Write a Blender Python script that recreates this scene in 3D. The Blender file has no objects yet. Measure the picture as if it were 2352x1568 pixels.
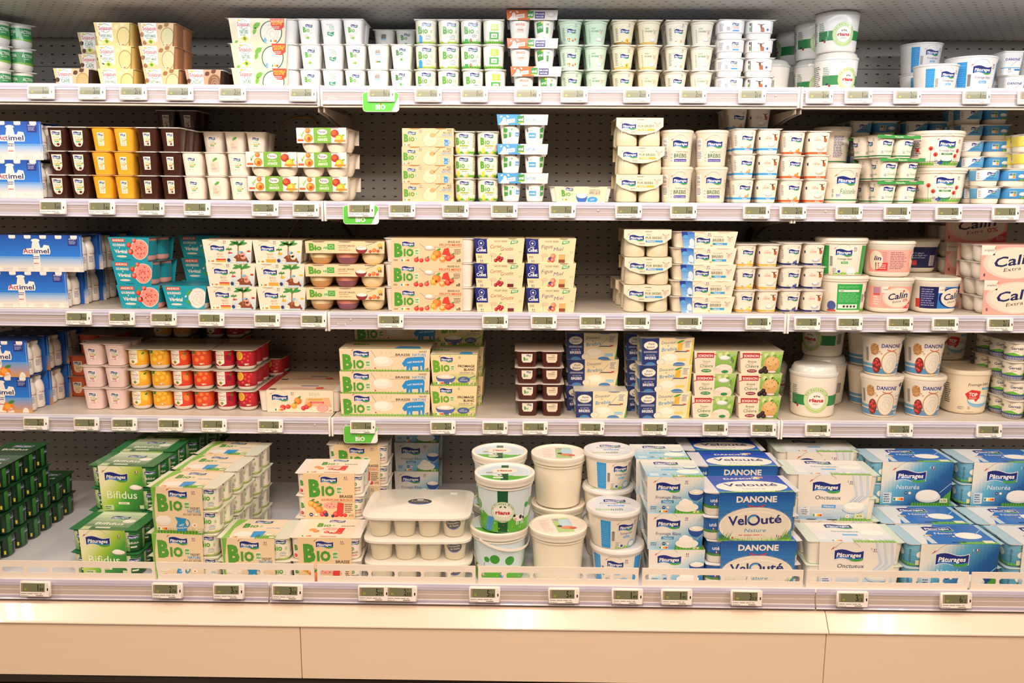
import bpy, math, random
from mathutils import Matrix, Vector
from mathutils.geometry import tessellate_polygon
random.seed(7)
PI = math.pi
col = bpy.context.scene.collection
sc = bpy.context.scene

# ------------------------------------------------------------------ camera (units below are millimetres, scene in metres)
IW, IH, FPX = 2352.0, 1568.0, 1934.45
PITCH, YAW, ROLL = 0.1716, 0.0069, 0.0045
CAMZ = 1450.0
MM = 0.001
_cy, _sy = math.cos(YAW), math.sin(YAW)
_f = Vector((-_sy*math.cos(PITCH), _cy*math.cos(PITCH), -math.sin(PITCH)))
_r = Vector((_cy, _sy, 0)); _u = _r.cross(_f)
c_, s_ = math.cos(ROLL), math.sin(ROLL)
CR, CF, CU = _r*c_+_u*s_, _f, _u*c_-_r*s_
cam_data = bpy.data.cameras.new('camera'); cam = bpy.data.objects.new('camera', cam_data); col.objects.link(cam)
cam_data.sensor_width = 36; cam_data.lens = FPX/IW*36; cam_data.clip_start = .05
m = Matrix((CR, CU, -CF)).transposed().to_4x4(); m.translation = Vector((0, 0, CAMZ*MM)); cam.matrix_world = m
sc.camera = cam
def proj(x, y, z):
    p = Vector((x, y, z-CAMZ)); a = p.dot(CF)
    return IW/2+FPX*p.dot(CR)/a, IH/2-FPX*p.dot(CU)/a
def x_at(u, y, z):                     # world x of the point at depth y, height z that shows in photo column u
    x = (u-1176)*y/FPX
    for _ in range(8):
        x -= (proj(x, y, z)[0]-u)*y/FPX
    return x
# ------------------------------------------------------------------ view, world, lights
sc.view_settings.view_transform = 'Standard'; sc.view_settings.look = 'None'
sc.view_settings.exposure = 0.1; sc.view_settings.gamma = 1.0
sc.view_settings.use_curve_mapping = False
w = bpy.data.worlds.new('store'); sc.world = w; w.use_nodes = True
bg = w.node_tree.nodes['Background']; bg.inputs[0].default_value = (1.0, .78, .60, 1); bg.inputs[1].default_value = 0.12
def area(name, loc, tgt, sx, sy, power, colr):
    l = bpy.data.lights.new(name, 'AREA'); l.shape = 'RECTANGLE'; l.size = sx*MM; l.size_y = sy*MM; l.energy = power; l.color = colr
    o = bpy.data.objects.new(name, l); col.objects.link(o); o.location = Vector(loc)*MM
    d = (Vector(tgt)-Vector(loc)); o.rotation_euler = d.to_track_quat('-Z', 'Y').to_euler()
    return o
# lamp tube in the cabinet canopy, above the picture
area('canopy_lamp', (100, 1640, 1975), (100, 2500, 1790), 3900, 50, 15, (.95, .97, 1.0))
# twin lamp tubes on the ceiling of the store, running towards the cabinet
for x in (-2900, -30, 2000):
    for dx in (-45, 45):
        area('ceiling_lamp', (x+dx, 150, 2950), (x+dx, 700, 300), 40, 1500, 23, (1.0, .75, .57))
area('ceiling_lamp', (0, -1300, 3000), (0, 2200, 900), 4200, 700, 64, (1.0, .75, .57))

# ------------------------------------------------------------------ materials
def lin(c):
    return c/12.92 if c <= .04045 else ((c+.055)/1.055)**2.4
_cc = {}
def C(h):
    if not isinstance(h, str): return h
    if h not in _cc:
        v = [lin(int(h[i:i+2], 16)/255) for i in (0, 2, 4)]
        _cc[h] = (v[0], v[1], v[2], 1.0)
    return _cc[h]
def mat(name, rough=.5, coat=0, metal=0, trans=0, spec=.5, bump=0, alpha=1, sss=0, color=None, ior=1.45, noise=0):
    m = bpy.data.materials.new(name); m.use_nodes = True; nt = m.node_tree; b = nt.nodes['Principled BSDF']
    if color is None:
        a = nt.nodes.new('ShaderNodeAttribute'); a.attribute_name = 'Col'
        src = a.outputs['Color']
    else:
        a = nt.nodes.new('ShaderNodeRGB'); a.outputs[0].default_value = C(color); src = a.outputs[0]
    if noise:
        n = nt.nodes.new('ShaderNodeTexNoise'); n.inputs['Scale'].default_value = 9; n.inputs['Detail'].default_value = 6
        r = nt.nodes.new('ShaderNodeMapRange'); r.inputs[3].default_value = 1-noise; r.inputs[4].default_value = 1
        nt.links.new(n.outputs[0], r.inputs[0])
        x = nt.nodes.new('ShaderNodeVectorMath'); x.operation = 'SCALE'
        nt.links.new(src, x.inputs[0]); nt.links.new(r.outputs[0], x.inputs['Scale']); src = x.outputs[0]
    nt.links.new(src, b.inputs['Base Color'])
    b.inputs['Roughness'].default_value = rough; b.inputs['Metallic'].default_value = metal
    b.inputs['Coat Weight'].default_value = coat; b.inputs['Transmission Weight'].default_value = trans
    b.inputs['Specular IOR Level'].default_value = spec; b.inputs['Alpha'].default_value = alpha; b.inputs['IOR'].default_value = ior
    if bump:
        n = nt.nodes.new('ShaderNodeTexNoise'); n.inputs['Scale'].default_value = bump; n.inputs['Detail'].default_value = 2
        bp = nt.nodes.new('ShaderNodeBump'); bp.inputs['Strength'].default_value = .12; bp.inputs['Distance'].default_value = .002
        nt.links.new(n.outputs[0], bp.inputs['Height']); nt.links.new(bp.outputs[0], b.inputs['Normal'])
    return m
TILT = .0052
M = dict(
    card=mat('printed_card', .45, coat=.15, bump=60), plastic=mat('cup_plastic', .32, coat=.2), tub=mat('tub_plastic', .35, coat=.25),
    foil=mat('foil_lid', .38, metal=.0, coat=.3, bump=140), clear=mat('clear_plastic', .12, alpha=.14, coat=.5),
    glass=mat('glass_jar', .08, coat=1.0), metal=mat('painted_metal', .42, noise=.05), rail=mat('rail_plastic', .25, coat=.6),
    dark=mat('dark_rubber', .7), lcd=mat('display', .35, coat=.15), cable=mat('cable', .6))

# ------------------------------------------------------------------ mesh builder
def area2(p):
    return sum(p[i-1][0]*p[i][1]-p[i][0]*p[i-1][1] for i in range(len(p)))/2
def clipx(poly, x, keep_less):
    out = []
    for i in range(len(poly)):
        a, b = poly[i-1], poly[i]
        ia, ib = ((a[0] <= x), (b[0] <= x)) if keep_less else ((a[0] >= x), (b[0] >= x))
        if ia != ib:
            t = (x-a[0])/(b[0]-a[0]); out.append((x, a[1]+t*(b[1]-a[1])))
        if ib: out.append(b)
    return out
class MB:
    def __init__(s): s.v = []; s.f = []; s.c = []
    def face(s, pts, c):
        n = len(s.v); s.v += [(p[0]*MM, p[1]*MM, p[2]*MM) for p in pts]; s.f.append(tuple(range(n, n+len(pts)))); s.c.append(C(c))
    def quadmesh(s, rings, cols, closed=True, cap0=None, cap1=None):
        n = len(s.v); k = len(rings[0])
        for r in rings: s.v += [(p[0]*MM, p[1]*MM, p[2]*MM) for p in r]
        for i in range(len(rings)-1):
            for j in range(k if closed else k-1):
                a = n+i*k+j; b = n+i*k+(j+1) % k
                s.f.append((a, b, b+k, a+k)); s.c.append(C(cols[i] if isinstance(cols, (list, tuple)) and isinstance(cols[0], str) else cols))
        if cap0 is not None: s.f.append(tuple(n+j for j in reversed(range(k)))); s.c.append(C(cap0))
        if cap1 is not None: s.f.append(tuple(n+(len(rings)-1)*k+j for j in range(k))); s.c.append(C(cap1))
    def box(s, x0, y0, z0, x1, y1, z1, c, bev=0, cf=None):
        if bev:
            b = bev
            def ring(z, i): return [(x0+i, y0, z), (x1-i, y0, z), (x1, y0+i, z), (x1, y1-i, z), (x1-i, y1, z), (x0+i, y1, z), (x0, y1-i, z), (x0, y0+i, z)]
            def ringi(z): return [(x0+b, y0+b, z), (x1-b, y0+b, z), (x1-b, y0+b, z), (x1-b, y1-b, z), (x1-b, y1-b, z), (x0+b, y1-b, z), (x0+b, y1-b, z), (x0+b, y0+b, z)]
            s.quadmesh([ringi(z0), ring(z0+b, b), ring(z1-b, b), ringi(z1)], c, cap0=c, cap1=c); return
        P = [(x0, y0, z0), (x1, y0, z0), (x1, y1, z0), (x0, y1, z0), (x0, y0, z1), (x1, y0, z1), (x1, y1, z1), (x0, y1, z1)]
        for i, f in enumerate(((0, 1, 5, 4), (1, 2, 6, 5), (2, 3, 7, 6), (3, 0, 4, 7), (4, 5, 6, 7), (3, 2, 1, 0))):
            s.face([P[j] for j in f], cf if (cf and i == 0) else c)
    def art(s, a, fn, step=None, off=.14):
        todo = a.items
        for yb in getattr(fn, 'breaks', ()):          # cut the print where the wall of the tub bends
            nxt = []
            for poly, c, l in todo:
                ys = [p[1] for p in poly]
                if min(ys) < yb-.01 and max(ys) > yb+.01:
                    sw = [(p[1], p[0]) for p in poly]
                    for side in (True, False):
                        q = clipx(sw, yb, side)
                        if len(q) > 2: nxt.append(([(p[1], p[0]) for p in q], c, l))
                else: nxt.append((poly, c, l))
            todo = nxt
        for poly, c, l in todo:
            ps = [poly]
            if step:
                x0 = min(p[0] for p in poly); x1 = max(p[0] for p in poly)
                if x1-x0 > step*.5:
                    ps = []; k = math.floor(x0/step); cur = poly
                    while (k+1)*step < x1 and len(cur) > 2:
                        ps.append(clipx(cur, (k+1)*step, True)); cur = clipx(cur, (k+1)*step, False); k += 1
                    ps.append(cur)
            for p in ps:
                if len(p) > 2 and abs(area2(p)) > .002: s.face([fn(q[0], q[1], off*l) for q in p], c)
    def build(s, name, smooth=True, ang=38):
        me = bpy.data.meshes.new(name); me.from_pydata(s.v, [], s.f)
        at = me.color_attributes.new('Col', 'FLOAT_COLOR', 'CORNER'); d = []
        for f, c in zip(s.f, s.c): d += list(c)*len(f)
        at.data.foreach_set('color', d)
        if smooth:
            me.shade_smooth(); me.set_sharp_from_angle(angle=math.radians(ang))
        me.update(); return me

# ------------------------------------------------------------------ flat print artwork, laid on real surfaces
_tc = {}
def text_tris(t, bold):
    if (t, bold) not in _tc:
        cu = bpy.data.curves.new('t', 'FONT'); cu.body = t; cu.size = 1; cu.resolution_u = 2; cu.offset = bold
        ob = bpy.data.objects.new('t', cu); me = bpy.data.meshes.new_from_object(ob); me.calc_loop_triangles()
        v = [(p.co.x, p.co.y) for p in me.vertices]; tr = [[v[i] for i in t_.vertices] for t_ in me.loop_triangles]
        tr = [x if area2(x) > 0 else x[::-1] for x in tr if abs(area2(x)) > 1e-6]
        xs = [p[0] for x in tr for p in x] or [0, 1]
        _tc[(t, bold)] = (tr, min(xs), max(xs)); bpy.data.objects.remove(ob); bpy.data.curves.remove(cu); bpy.data.meshes.remove(me)
    return _tc[(t, bold)]
class Art:
    def __init__(s): s.items = []
    def P(s, pts, c, l=1):
        if len(pts) > 4 or True:
            vs = [Vector((p[0], p[1], 0)) for p in pts]
            for t in tessellate_polygon([vs]):
                q = [pts[i] for i in t]
                if abs(area2(q)) < 1e-4: continue
                s.items.append((q if area2(q) > 0 else q[::-1], c, l))
        return s
    def R(s, x0, y0, x1, y1, c, l=1): s.items.append(([(x0, y0), (x1, y0), (x1, y1), (x0, y1)], c, l)); return s
    def E(s, x, y, rx, ry, c, l=1, n=18, a0=0, a1=360):
        p = [(x+rx*math.cos(math.radians(a0+(a1-a0)*i/n)), y+ry*math.sin(math.radians(a0+(a1-a0)*i/n))) for i in range(n+(a1-a0 < 360))]
        s.items.append((p, c, l)); return s
    def ring(s, x, y, rx, ry, w, c, l=1, a0=0, a1=360, n=24):
        for i in range(n):
            a = math.radians(a0+(a1-a0)*i/n); b = math.radians(a0+(a1-a0)*(i+1)/n)
            s.items.append(([(x+rx*math.cos(a), y+ry*math.sin(a)), (x+rx*math.cos(b), y+ry*math.sin(b)), (x+(rx-w)*math.cos(b), y+(ry-w)*math.sin(b)), (x+(rx-w)*math.cos(a), y+(ry-w)*math.sin(a))][::-1], c, l))
        return s
    def L(s, x0, y0, x1, y1, w, c, l=1):
        d = math.hypot(x1-x0, y1-y0) or 1; nx, ny = -(y1-y0)/d*w/2, (x1-x0)/d*w/2
        s.items.append(([(x0-nx, y0-ny), (x1-nx, y1-ny), (x1+nx, y1+ny), (x0+nx, y0+ny)], c, l)); return s
    def T(s, t, x, y, h, c, l=2, bold=.018, w=None, al='c', sh=0, rot=0):       # h: cap height; w: fit width
        tr, a, b = text_tris(t, bold); k = h/.70; kx = k
        if w: kx = w/(b-a)
        ox = {'c': (a+b)/2, 'l': a, 'r': b}[al]; cr, sr = math.cos(math.radians(rot)), math.sin(math.radians(rot))
        for q in tr:
            p = []
            for (px, py) in q:
                X = (px-ox)*kx+py*k*sh; Y = py*k
                p.append((x+X*cr-Y*sr, y+X*sr+Y*cr))
            s.items.append((p, c, l))
        return s
    def G(s, x0, y0, x1, y1, c0, c1, n=8, vert=True, l=1):                    # printed colour gradation
        a, b = C(c0), C(c1)
        for i in range(n):
            t = (i+.5)/n; c = tuple(a[k]+(b[k]-a[k])*t for k in range(4))
            if vert: s.R(x0, y0+(y1-y0)*i/n, x1, y0+(y1-y0)*(i+1)/n, c, l)
            else: s.R(x0+(x1-x0)*i/n, y0, x0+(x1-x0)*(i+1)/n, y1, c, l)
        return s
    def lines(s, x0, y0, x1, y1, n, c='6a6460', l=2, fill=.45):
        r = random.Random(int(x0*7+y0*13+n)); p = (y1-y0)/n
        for i in range(n):
            y = y0+p*(i+.25); x = x0; e = x1-(x1-x0)*r.random()*.3
            while x < e:
                w = (x1-x0)*(.08+.22*r.random()); s.R(x, y, min(x+w, e), y+p*fill, c, l); x += w+(x1-x0)*.04
        return s
    def bars(s, x0, y0, x1, y1, c='2a2624', l=2):
        s.R(x0, y0, x1, y1, 'f4f0ea', l-1); r = random.Random(3); x = x0+.5
        while x < x1-.8: w = .3+r.random()*.7; s.R(x, y0+.6, min(x+w, x1-.3), y1-.6, c, l); x += w+.4+r.random()*.5
        return s
    def add(s, o, dx=0, dy=0, sx=1, sy=None, lp=0):
        sy = sy or sx
        for p, c, l in o.items: s.items.append(([(q[0]*sx+dx, q[1]*sy+dy) for q in p], c, l+lp))
        return s
    def clip(s, x0, x1, y0=None, y1=None):
        o = []
        for p, c, l in s.items:
            p = clipx(clipx(p, x0, False), x1, True) if p else p
            if y0 is not None and len(p) > 2:
                q = [(b, a) for a, b in p]; q = clipx(q, y0, False)
                if len(q) > 2: q = clipx(q, y1, True)
                p = [(b, a) for a, b in q]
            if len(p) > 2: o.append((p, c, l))
        s.items = o; return s
NAVY, GRN, WHT = '1d2a78', '4fa336', 'f4f1ec'
def pat(a, x, y, w, l=2, ring=True, leaf=True):            # wavy navy brand flag with white lettering
    h = w*.34
    def wave(t): return math.sin(t*2*PI)*h*.16
    def band(i0, i1, y0, y1, c, ll):
        n = 8
        for i in range(n):
            t0, t1 = i0+(i1-i0)*i/n, i0+(i1-i0)*(i+1)/n
            a.items.append(([(x+(t0-.5)*w, y+y0*h+wave(t0)), (x+(t1-.5)*w, y+y0*h+wave(t1)), (x+(t1-.5)*w, y+y1*h+wave(t1)), (x+(t0-.5)*w, y+y1*h+wave(t0))], c, ll))
    if w > 24 and ring: a.ring(x-w*.05, y+h*.15, w*.5, h*1.35, w*.018, 'b9b0a4', l-1, 35, 150, 12)
    band(-.02, 1.02, -.54, .54, 'e8e6ea', l); band(0, 1, -.47, .47, NAVY, l+1); band(0.06, .98, -.47, -.22, '2f78c8', l+2); band(.55, .98, -.52, -.30, '46a23c', l+3)
    a.T('Pâturages', x-w*.01, y-h*.20, h*.44, 'fafafa', l+4, .022, w=w*.84, sh=.12)
    if ring and w > 24:
        for k in range(2): a.L(x-w*.62+k*w*.05, y+h*.55+k*h*.1, x-w*.54+k*w*.05, y+h*.85, w*.02, 'c23a2e', l)
    return a
def bio(a, x, y, h, c='58a63c', l=2, ab=True):             # big B, small i o; x = left edge
    a.T('B', x, y, h, c, l, .06, al='l', w=h*.70); a.T('I', x+h*.78, y+h*.04, h*.56, c, l, .05, al='l', w=h*.15); a.T('O', x+h*.98, y+h*.04, h*.56, c, l, .06, al='l', w=h*.60)
    if ab: a.R(x+h*1.68, y+h*.12, x+h*2.04, y+h*.60, 'dfe8d4', l); a.R(x+h*1.73, y+h*.20, x+h*1.99, y+h*.52, '62ad4c', l+1); a.T('AB', x+h*1.86, y+h*.28, h*.14, 'f0f4ea', l+2)
    return a
def nutri(a, x, y, w, l=3, k=1):
    a.R(x-w*.04, y-w*.05, x+w*1.04, y+w*.34, 'f3f0ea', l)
    for i, c in enumerate(('2f8a4a', '8cbb3a', 'f0c62c', 'ea8f2c', 'd94a2a')):
        a.R(x+i*w/5, y, x+(i+1)*w/5, y+w*.26, c, l+1)
    a.E(x+w*(k+.5)/5, y+w*.13, w*.13, w*.16, 'f3f0ea', l+2, 10); return a
def fr(a, x, y, w, l=2):
    a.R(x, y, x+w*.33, y+w*.7, '2a4a9a', l); a.R(x+w*.33, y, x+w*.66, y+w*.7, 'f2f0ee', l); a.R(x+w*.66, y, x+w, y+w*.7, 'cf3a34', l)
    a.lines(x-w*.3, y-w*.9, x+w*1.6, y-w*.15, 2, '8a847c', l); return a
def grass(a, x0, x1, y, h, l=2, c=('4f9a2c', '6fb83c', '8fcc50'), n=None):
    r = random.Random(int(x0*3+x1)); n = n or int((x1-x0)/1.8)
    a.R(x0, y, x1, y+h*.45, c[1], l)
    for i in range(n):
        x = x0+(x1-x0)*(i+.5)/n; d = (r.random()-.5)*2.6; k = h*(.6+.5*r.random())
        xx = min(max(x+d, x0), x1); a.items.append(([(max(x-1.1, x0), y), (min(x+1.1, x1), y), (xx, y+k)], c[i % 3], l+1+(i % 2)))
    return a
def leafp(a, x, y, w, h, c='5fae3a', l=3, rot=0):
    p = []
    for i in range(12):
        t = i/12*2*PI; X = math.cos(t)*w/2; Y = math.sin(t)*h/2*(1-.6*abs(math.cos(t))**3)
        cr, sr = math.cos(math.radians(rot)), math.sin(math.radians(rot)); p.append((x+X*cr-Y*sr, y+X*sr+Y*cr))
    a.items.append((p, c, l)); return a
def fruit(a, x, y, r, c, c2, l=3, leaf=None):
    a.E(x, y, r, r*.95, c, l, 16); a.E(x-r*.2, y+r*.18, r*.6, r*.55, c2, l+1, 12)
    if leaf: leafp(a, x+r*.4, y+r, r*1.1, r*.5, leaf, l+2, 30)
    return a
def bowl(a, x, y, w, h, c='3a62b0', cream='f3eee2', l=3):
    a.E(x, y, w/2, h*.75, c, l, 20, 180, 360); a.E(x, y, w/2, h*.28, c, l+1, 20); a.E(x, y+h*.03, w*.46, h*.24, cream, l+2, 20); a.ring(x, y+h*.03, w*.28, h*.14, w*.02, 'ddd4c2', l+3, 0, 300, 14)
    a.E(x-w*.03, y+h*.10, w*.26, h*.18, 'fbf8f0', l+3, 16); return a
def swirl(a, x, y, r, ry=None, cream='ece6d8', rim='b9a27e', l=3):
    ry = ry or r
    a.E(x, y, r*1.10, ry*1.1, rim, l, 24); a.E(x, y, r, ry, cream, l+1, 24)
    for k, q in enumerate((.75, .5, .28)): a.ring(x+r*.05*k, y-ry*.04*k, r*q, ry*q, r*.05, 'cfc6b4', l+2, 200+k*70, 480+k*70, 14)
    return a
def spoon(a, x, y, w, c='f3efe6', l=3, hx=1, back='b9bcc2'):       # heaped spoon, handle up to the right
    a.L(x+hx*w*.4, y, x+hx*w*.95, y+w*.42, w*.06, back, l); a.E(x, y-w*.05, w*.52, w*.17, back, l+1, 18); a.E(x-w*.02, y+w*.02, w*.48, w*.17, c, l+2, 18); a.E(x-w*.08, y+w*.09, w*.32, w*.14, 'fbf9f3', l+3, 16)
    return a
def cow(a, x, y, w, c='2f8fd0', l=3):
    a.P([(x-w*.5, y+w*.30), (x-w*.34, y+w*.52), (x-w*.2, y+w*.56), (x+w*.42, y+w*.60), (x+w*.48, y+w*.5), (x+w*.46, y), (x+w*.38, y), (x+w*.36, y+w*.2), (x+w*.3, y+w*.22), (x+w*.3, y), (x+w*.22, y), (x+w*.2, y+w*.18), (x-w*.05, y+w*.17), (x-w*.07, y), (x-w*.15, y), (x-w*.16, y+w*.18), (x-w*.22, y), (x-w*.3, y), (x-w*.3, y+w*.2), (x-w*.4, y+w*.16)], c, l)
    a.T('LAIT FRANÇAIS', x+w*.08, y+w*.34, w*.07, 'eef4f8', l+1, rot=4); return a
def jug(a, x, y, w, c='2f8fd0', l=3):
    a.P([(x-w*.32, y), (x+w*.28, y), (x+w*.36, y+w*.3), (x+w*.24, y+w*.62), (x+w*.34, y+w*.85), (x-w*.42, y+w*.95), (x-w*.26, y+w*.62), (x-w*.38, y+w*.3)], c, l)
    a.ring(x+w*.36, y+w*.55, w*.2, w*.26, w*.07, c, l, -90, 90, 8); a.T('LAIT', x, y+w*.36, w*.13, 'eef4f8', l+1, rot=6); a.T('FRANÇAIS', x, y+w*.18, w*.1, 'eef4f8', l+1, rot=6); return a
def goat(a, x, y, w, l=3, c='b5653a'):
    a.P([(x-w*.1, y+w*.5), (x+w*.15, y+w*.62), (x+w*.42, y+w*.5), (x+w*.46, y), (x-w*.05, y)], c, l); a.P([(x-w*.2, y+w*.95), (x+w*.12, y+w*.95), (x+w*.1, y+w*.55), (x-w*.02, y+w*.38), (x-w*.14, y+w*.55)], '7a4a2c', l+1)
    a.L(x-w*.2, y+w*.88, x-w*.5, y+w*.98, w*.08, '4a3428', l+1); a.L(x+w*.12, y+w*.88, x+w*.42, y+w*.98, w*.08, '4a3428', l+1); return a
def sheep(a, x, y, w, l=3):
    a.E(x+w*.05, y+w*.3, w*.42, w*.34, 'e2d6c4', l, 14); a.E(x, y+w*.42, w*.2, w*.3, 'cdbca6', l+1, 12); a.L(x-w*.18, y+w*.62, x-w*.4, y+w*.78, w*.09, 'a98672', l+1); a.L(x+w*.2, y+w*.62, x+w*.42, y+w*.74, w*.09, 'a98672', l+1); return a
def marks(a, x, y, w, l=3):                                            # small round badge pair
    a.E(x, y, w*.5, w*.5, '27407e', l, 6); a.R(x-w*.25, y-w*.08, x+w*.25, y+w*.1, 'dfe4ee', l+1); a.E(x+w*1.15, y, w*.45, w*.45, 'f0ece4', l, 12); a.ring(x+w*1.15, y, w*.45, w*.45, w*.07, 'a98a64', l+1, n=12); return a

# ------------------------------------------------------------------ solids
def sell(rx, ry, n, z, N=24, cx=0, cy=0):
    out = []
    for i in range(N):
        t = 2*PI*i/N-PI/2+1e-9; c, s = math.cos(t), math.sin(t)
        out.append((cx+rx*math.copysign(abs(c)**(2/n), c), cy+ry*math.copysign(abs(s)**(2/n), s), z))
    return out
def arc_table(rx, ry, n, K=240):
    pts = []
    for i in range(K+1):
        t = -PI/2+PI*2*i/K-PI; c, s = math.cos(t), math.sin(t)
        pts.append((rx*math.copysign(abs(c)**(2/n), c), ry*math.copysign(abs(s)**(2/n), s)))
    L = [0]
    for i in range(K): L.append(L[-1]+math.hypot(pts[i+1][0]-pts[i][0], pts[i+1][1]-pts[i][1]))
    mid = L[K//2]; return pts, [q-mid for q in L]
def wrapper(prof, n, asp=1, cy=0, shift=0):
    # prof: [(z, r)]; returns fn(x,y,off) for artwork wound around the front
    rm = max(r for z, r in prof); pts, L = arc_table(rm, rm*asp, n); K = len(L)-1
    def rad(z):
        for (z0, r0), (z1, r1) in zip(prof, prof[1:]):
            if z <= z1: return r0+(r1-r0)*max(0, (z-z0))/((z1-z0) or 1)
        return prof[-1][1]
    tot = L[-1]-L[0]
    def fn(x, y, off):
        k = rad(y)/rm; s = x+shift
        while s > L[-1]: s -= tot
        while s < L[0]: s += tot
        lo, hi = 0, K
        while hi-lo > 1:
            md = (lo+hi)//2
            if L[md] <= s: lo = md
            else: hi = md
        t = (s-L[lo])/((L[hi]-L[lo]) or 1); px = pts[lo][0]+(pts[hi][0]-pts[lo][0])*t; py = pts[lo][1]+(pts[hi][1]-pts[lo][1])*t
        tx, ty = pts[hi][0]-pts[lo][0], pts[hi][1]-pts[lo][1]; d = math.hypot(tx, ty) or 1
        return (px*k+ty/d*off, cy+py*k-tx/d*off, y)
    fn.breaks = [z for z, r in prof[1:-1]]
    return fn
def lathe(b, prof, n, c, asp=1, N=24, cx=0, cy=0, cap0=True, cap1=True):
    cols = [q[2] if len(q) > 2 else c for q in prof[1:]]
    b.quadmesh([sell(r, r*asp, n, z, N, cx, cy) for z, r, *_ in prof], [x for x in cols], cap0=c if cap0 else None, cap1=(prof[-1][2] if len(prof[-1]) > 2 else c) if cap1 else None)
def flatfn(w0, w1, h, y0=0, y1=0, z0=0):                                # tapered front card: width w0 at the foot, w1 at the top
    def fn(x, y, off):
        t = y/h; return (x*(w0+(w1-w0)*t)/w1, y0+(y1-y0)*t-off, z0+y)
    return fn
def topfn(z, y0=0):
    return lambda x, y, off: (x, y0+y, z+off)

# ------------------------------------------------------------------ things and parts
def link(name, me, mt, parent=None, loc=(0, 0, 0), rot=0):
    o = bpy.data.objects.new(name, me); col.objects.link(o)
    if me is not None and not me.materials: me.materials.append(M[mt] if isinstance(mt, str) else mt)
    o.location = Vector(loc)*MM; o.rotation_euler = (0, 0, rot)
    if parent: o.parent = parent
    return o
class Proto:
    def __init__(s, name, cat): s.name = name; s.cat = cat; s.parts = []; s.h = 0; s.w = 120
    def part(s, name, me, mt, loc=(0, 0, 0), rot=0, label=None, subs=()):
        if not me.materials: me.materials.append(M[mt])
        s.parts.append((name, me, loc, rot, label, subs)); return s
    def place(s, x, y, z, rz=0, label='', group=None, rx=0, ry=0):
        r = bpy.data.objects.new(s.name, None); col.objects.link(r); r.empty_display_size = .02
        r.location = Vector((x, y, z))*MM; r.rotation_euler = (math.radians(rx), ry, math.radians(rz)); r['label'] = label; r['category'] = s.cat
        if group: r['group'] = group
        for name, me, loc, rot, lab, subs in s.parts:
            o = bpy.data.objects.new(name, me); col.objects.link(o); o.parent = r; o.location = Vector(loc)*MM; o.rotation_euler = (0, 0, rot)
            if lab: o['label'] = lab
            for n2, m2, mt2, l2 in subs:
                if not m2.materials: m2.materials.append(M[mt2])
                q = bpy.data.objects.new(n2, m2); col.objects.link(q); q.parent = o; q.location = Vector(l2)*MM
        n = len(label.split())
        if not 4 <= n <= 16: print('LABELLEN', n, label)
        if label in LABELS: print('DUPLABEL', label)
        LABELS.add(label)
        return r
LABELS = set()
KIND = dict(
    sq=([(0, .33), (.03, .37), (.35, .40), (.955, .462), (.96, .47)], 4.2), rd=([(0, .33), (.03, .38), (.10, .425), (.6, .45), (.955, .462), (.96, .47)], 2.7),
    cone=([(0, .29), (.02, .325), (.5, .385), (.86, .43), (.88, .455), (.955, .47), (.96, .475)], 2.0), acti=([(0, .26), (.04, .36), (.14, .42), (.26, .44), (.955, .455), (.96, .465)], 2.2),
    cup=([(0, .27), (.03, .33), (.3, .375), (.6, .405), (.955, .43), (.96, .46)], 2.2),
    short=([(0, .36), (.05, .40), (.30, .42), (.33, .45), (.955, .475), (.96, .48)], 3.2), belly=([(0, .24), (.08, .34), (.25, .42), (.5, .45), (.955, .465), (.96, .47)], 2.2))
_cup = {}
def cup(kind, w, h, c, art=None, shift=0, asp=1, foot=None, layers=None):
    key = (kind, w, h, c, id(art), shift, asp, foot, str(layers))
    if key in _cup: return _cup[key][0]
    prof, n = KIND[kind]; b = MB()
    p = []
    for z, r in prof:
        cc = c
        if foot and z <= foot[0]: cc = foot[1]
        if layers:
            for zz, q in layers:
                if z <= zz: cc = q; break
        p.append((z*h, r*w, cc))
    if layers or foot:
        ex = sorted([zz for zz, q in (layers or [])]+([foot[0]] if foot else [])); base = [(z, r) for z, r, _ in p]
        fn = lambda z: next((r0+(r1-r0)*(z-z0)/((z1-z0) or 1) for (z0, r0), (z1, r1) in zip(base, base[1:]) if z <= z1), base[-1][1])
        zs = sorted(set([z for z, r in base]+[e*h for e in ex if e < .95])); p = []
        for z in zs:
            cc = c
            if foot and z <= foot[0]*h+.01: cc = foot[1]
            for zz, q in (layers or []):
                if z <= zz*h+.01: cc = q; break
            p.append((z, fn(z), cc))
    lathe(b, p, n, c if not foot else foot[1], asp=asp, N=24, cap1=False)
    lathe(b, [(.962*h, .46*w), (.966*h, .5*w-.3), (.992*h, .5*w-.3), (.993*h, .46*w)], 7, 'f0ece4' if not isinstance(c, str) or c.startswith(('3', '4', '5')) else c, asp=asp, N=24)
    if art: b.art(Art().add(art).clip(-1e4, 1e4, .9, h*.95), wrapper([(z, r) for z, r, _ in p], n, asp, shift=shift), 3.4)
    me = b.build('cup'); _cup[key] = (me, art); return me
def lidsheet(w, d, h, c, topart=None, nx=2, ny=2):
    b = MB(); b.box(-w/2+.4, .4, h-.42, w/2-.4, d-.4, h-.02, c)
    if topart: b.art(topart, topfn(h-.02), None, .05)
    return b.build('lid', smooth=False)
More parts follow.
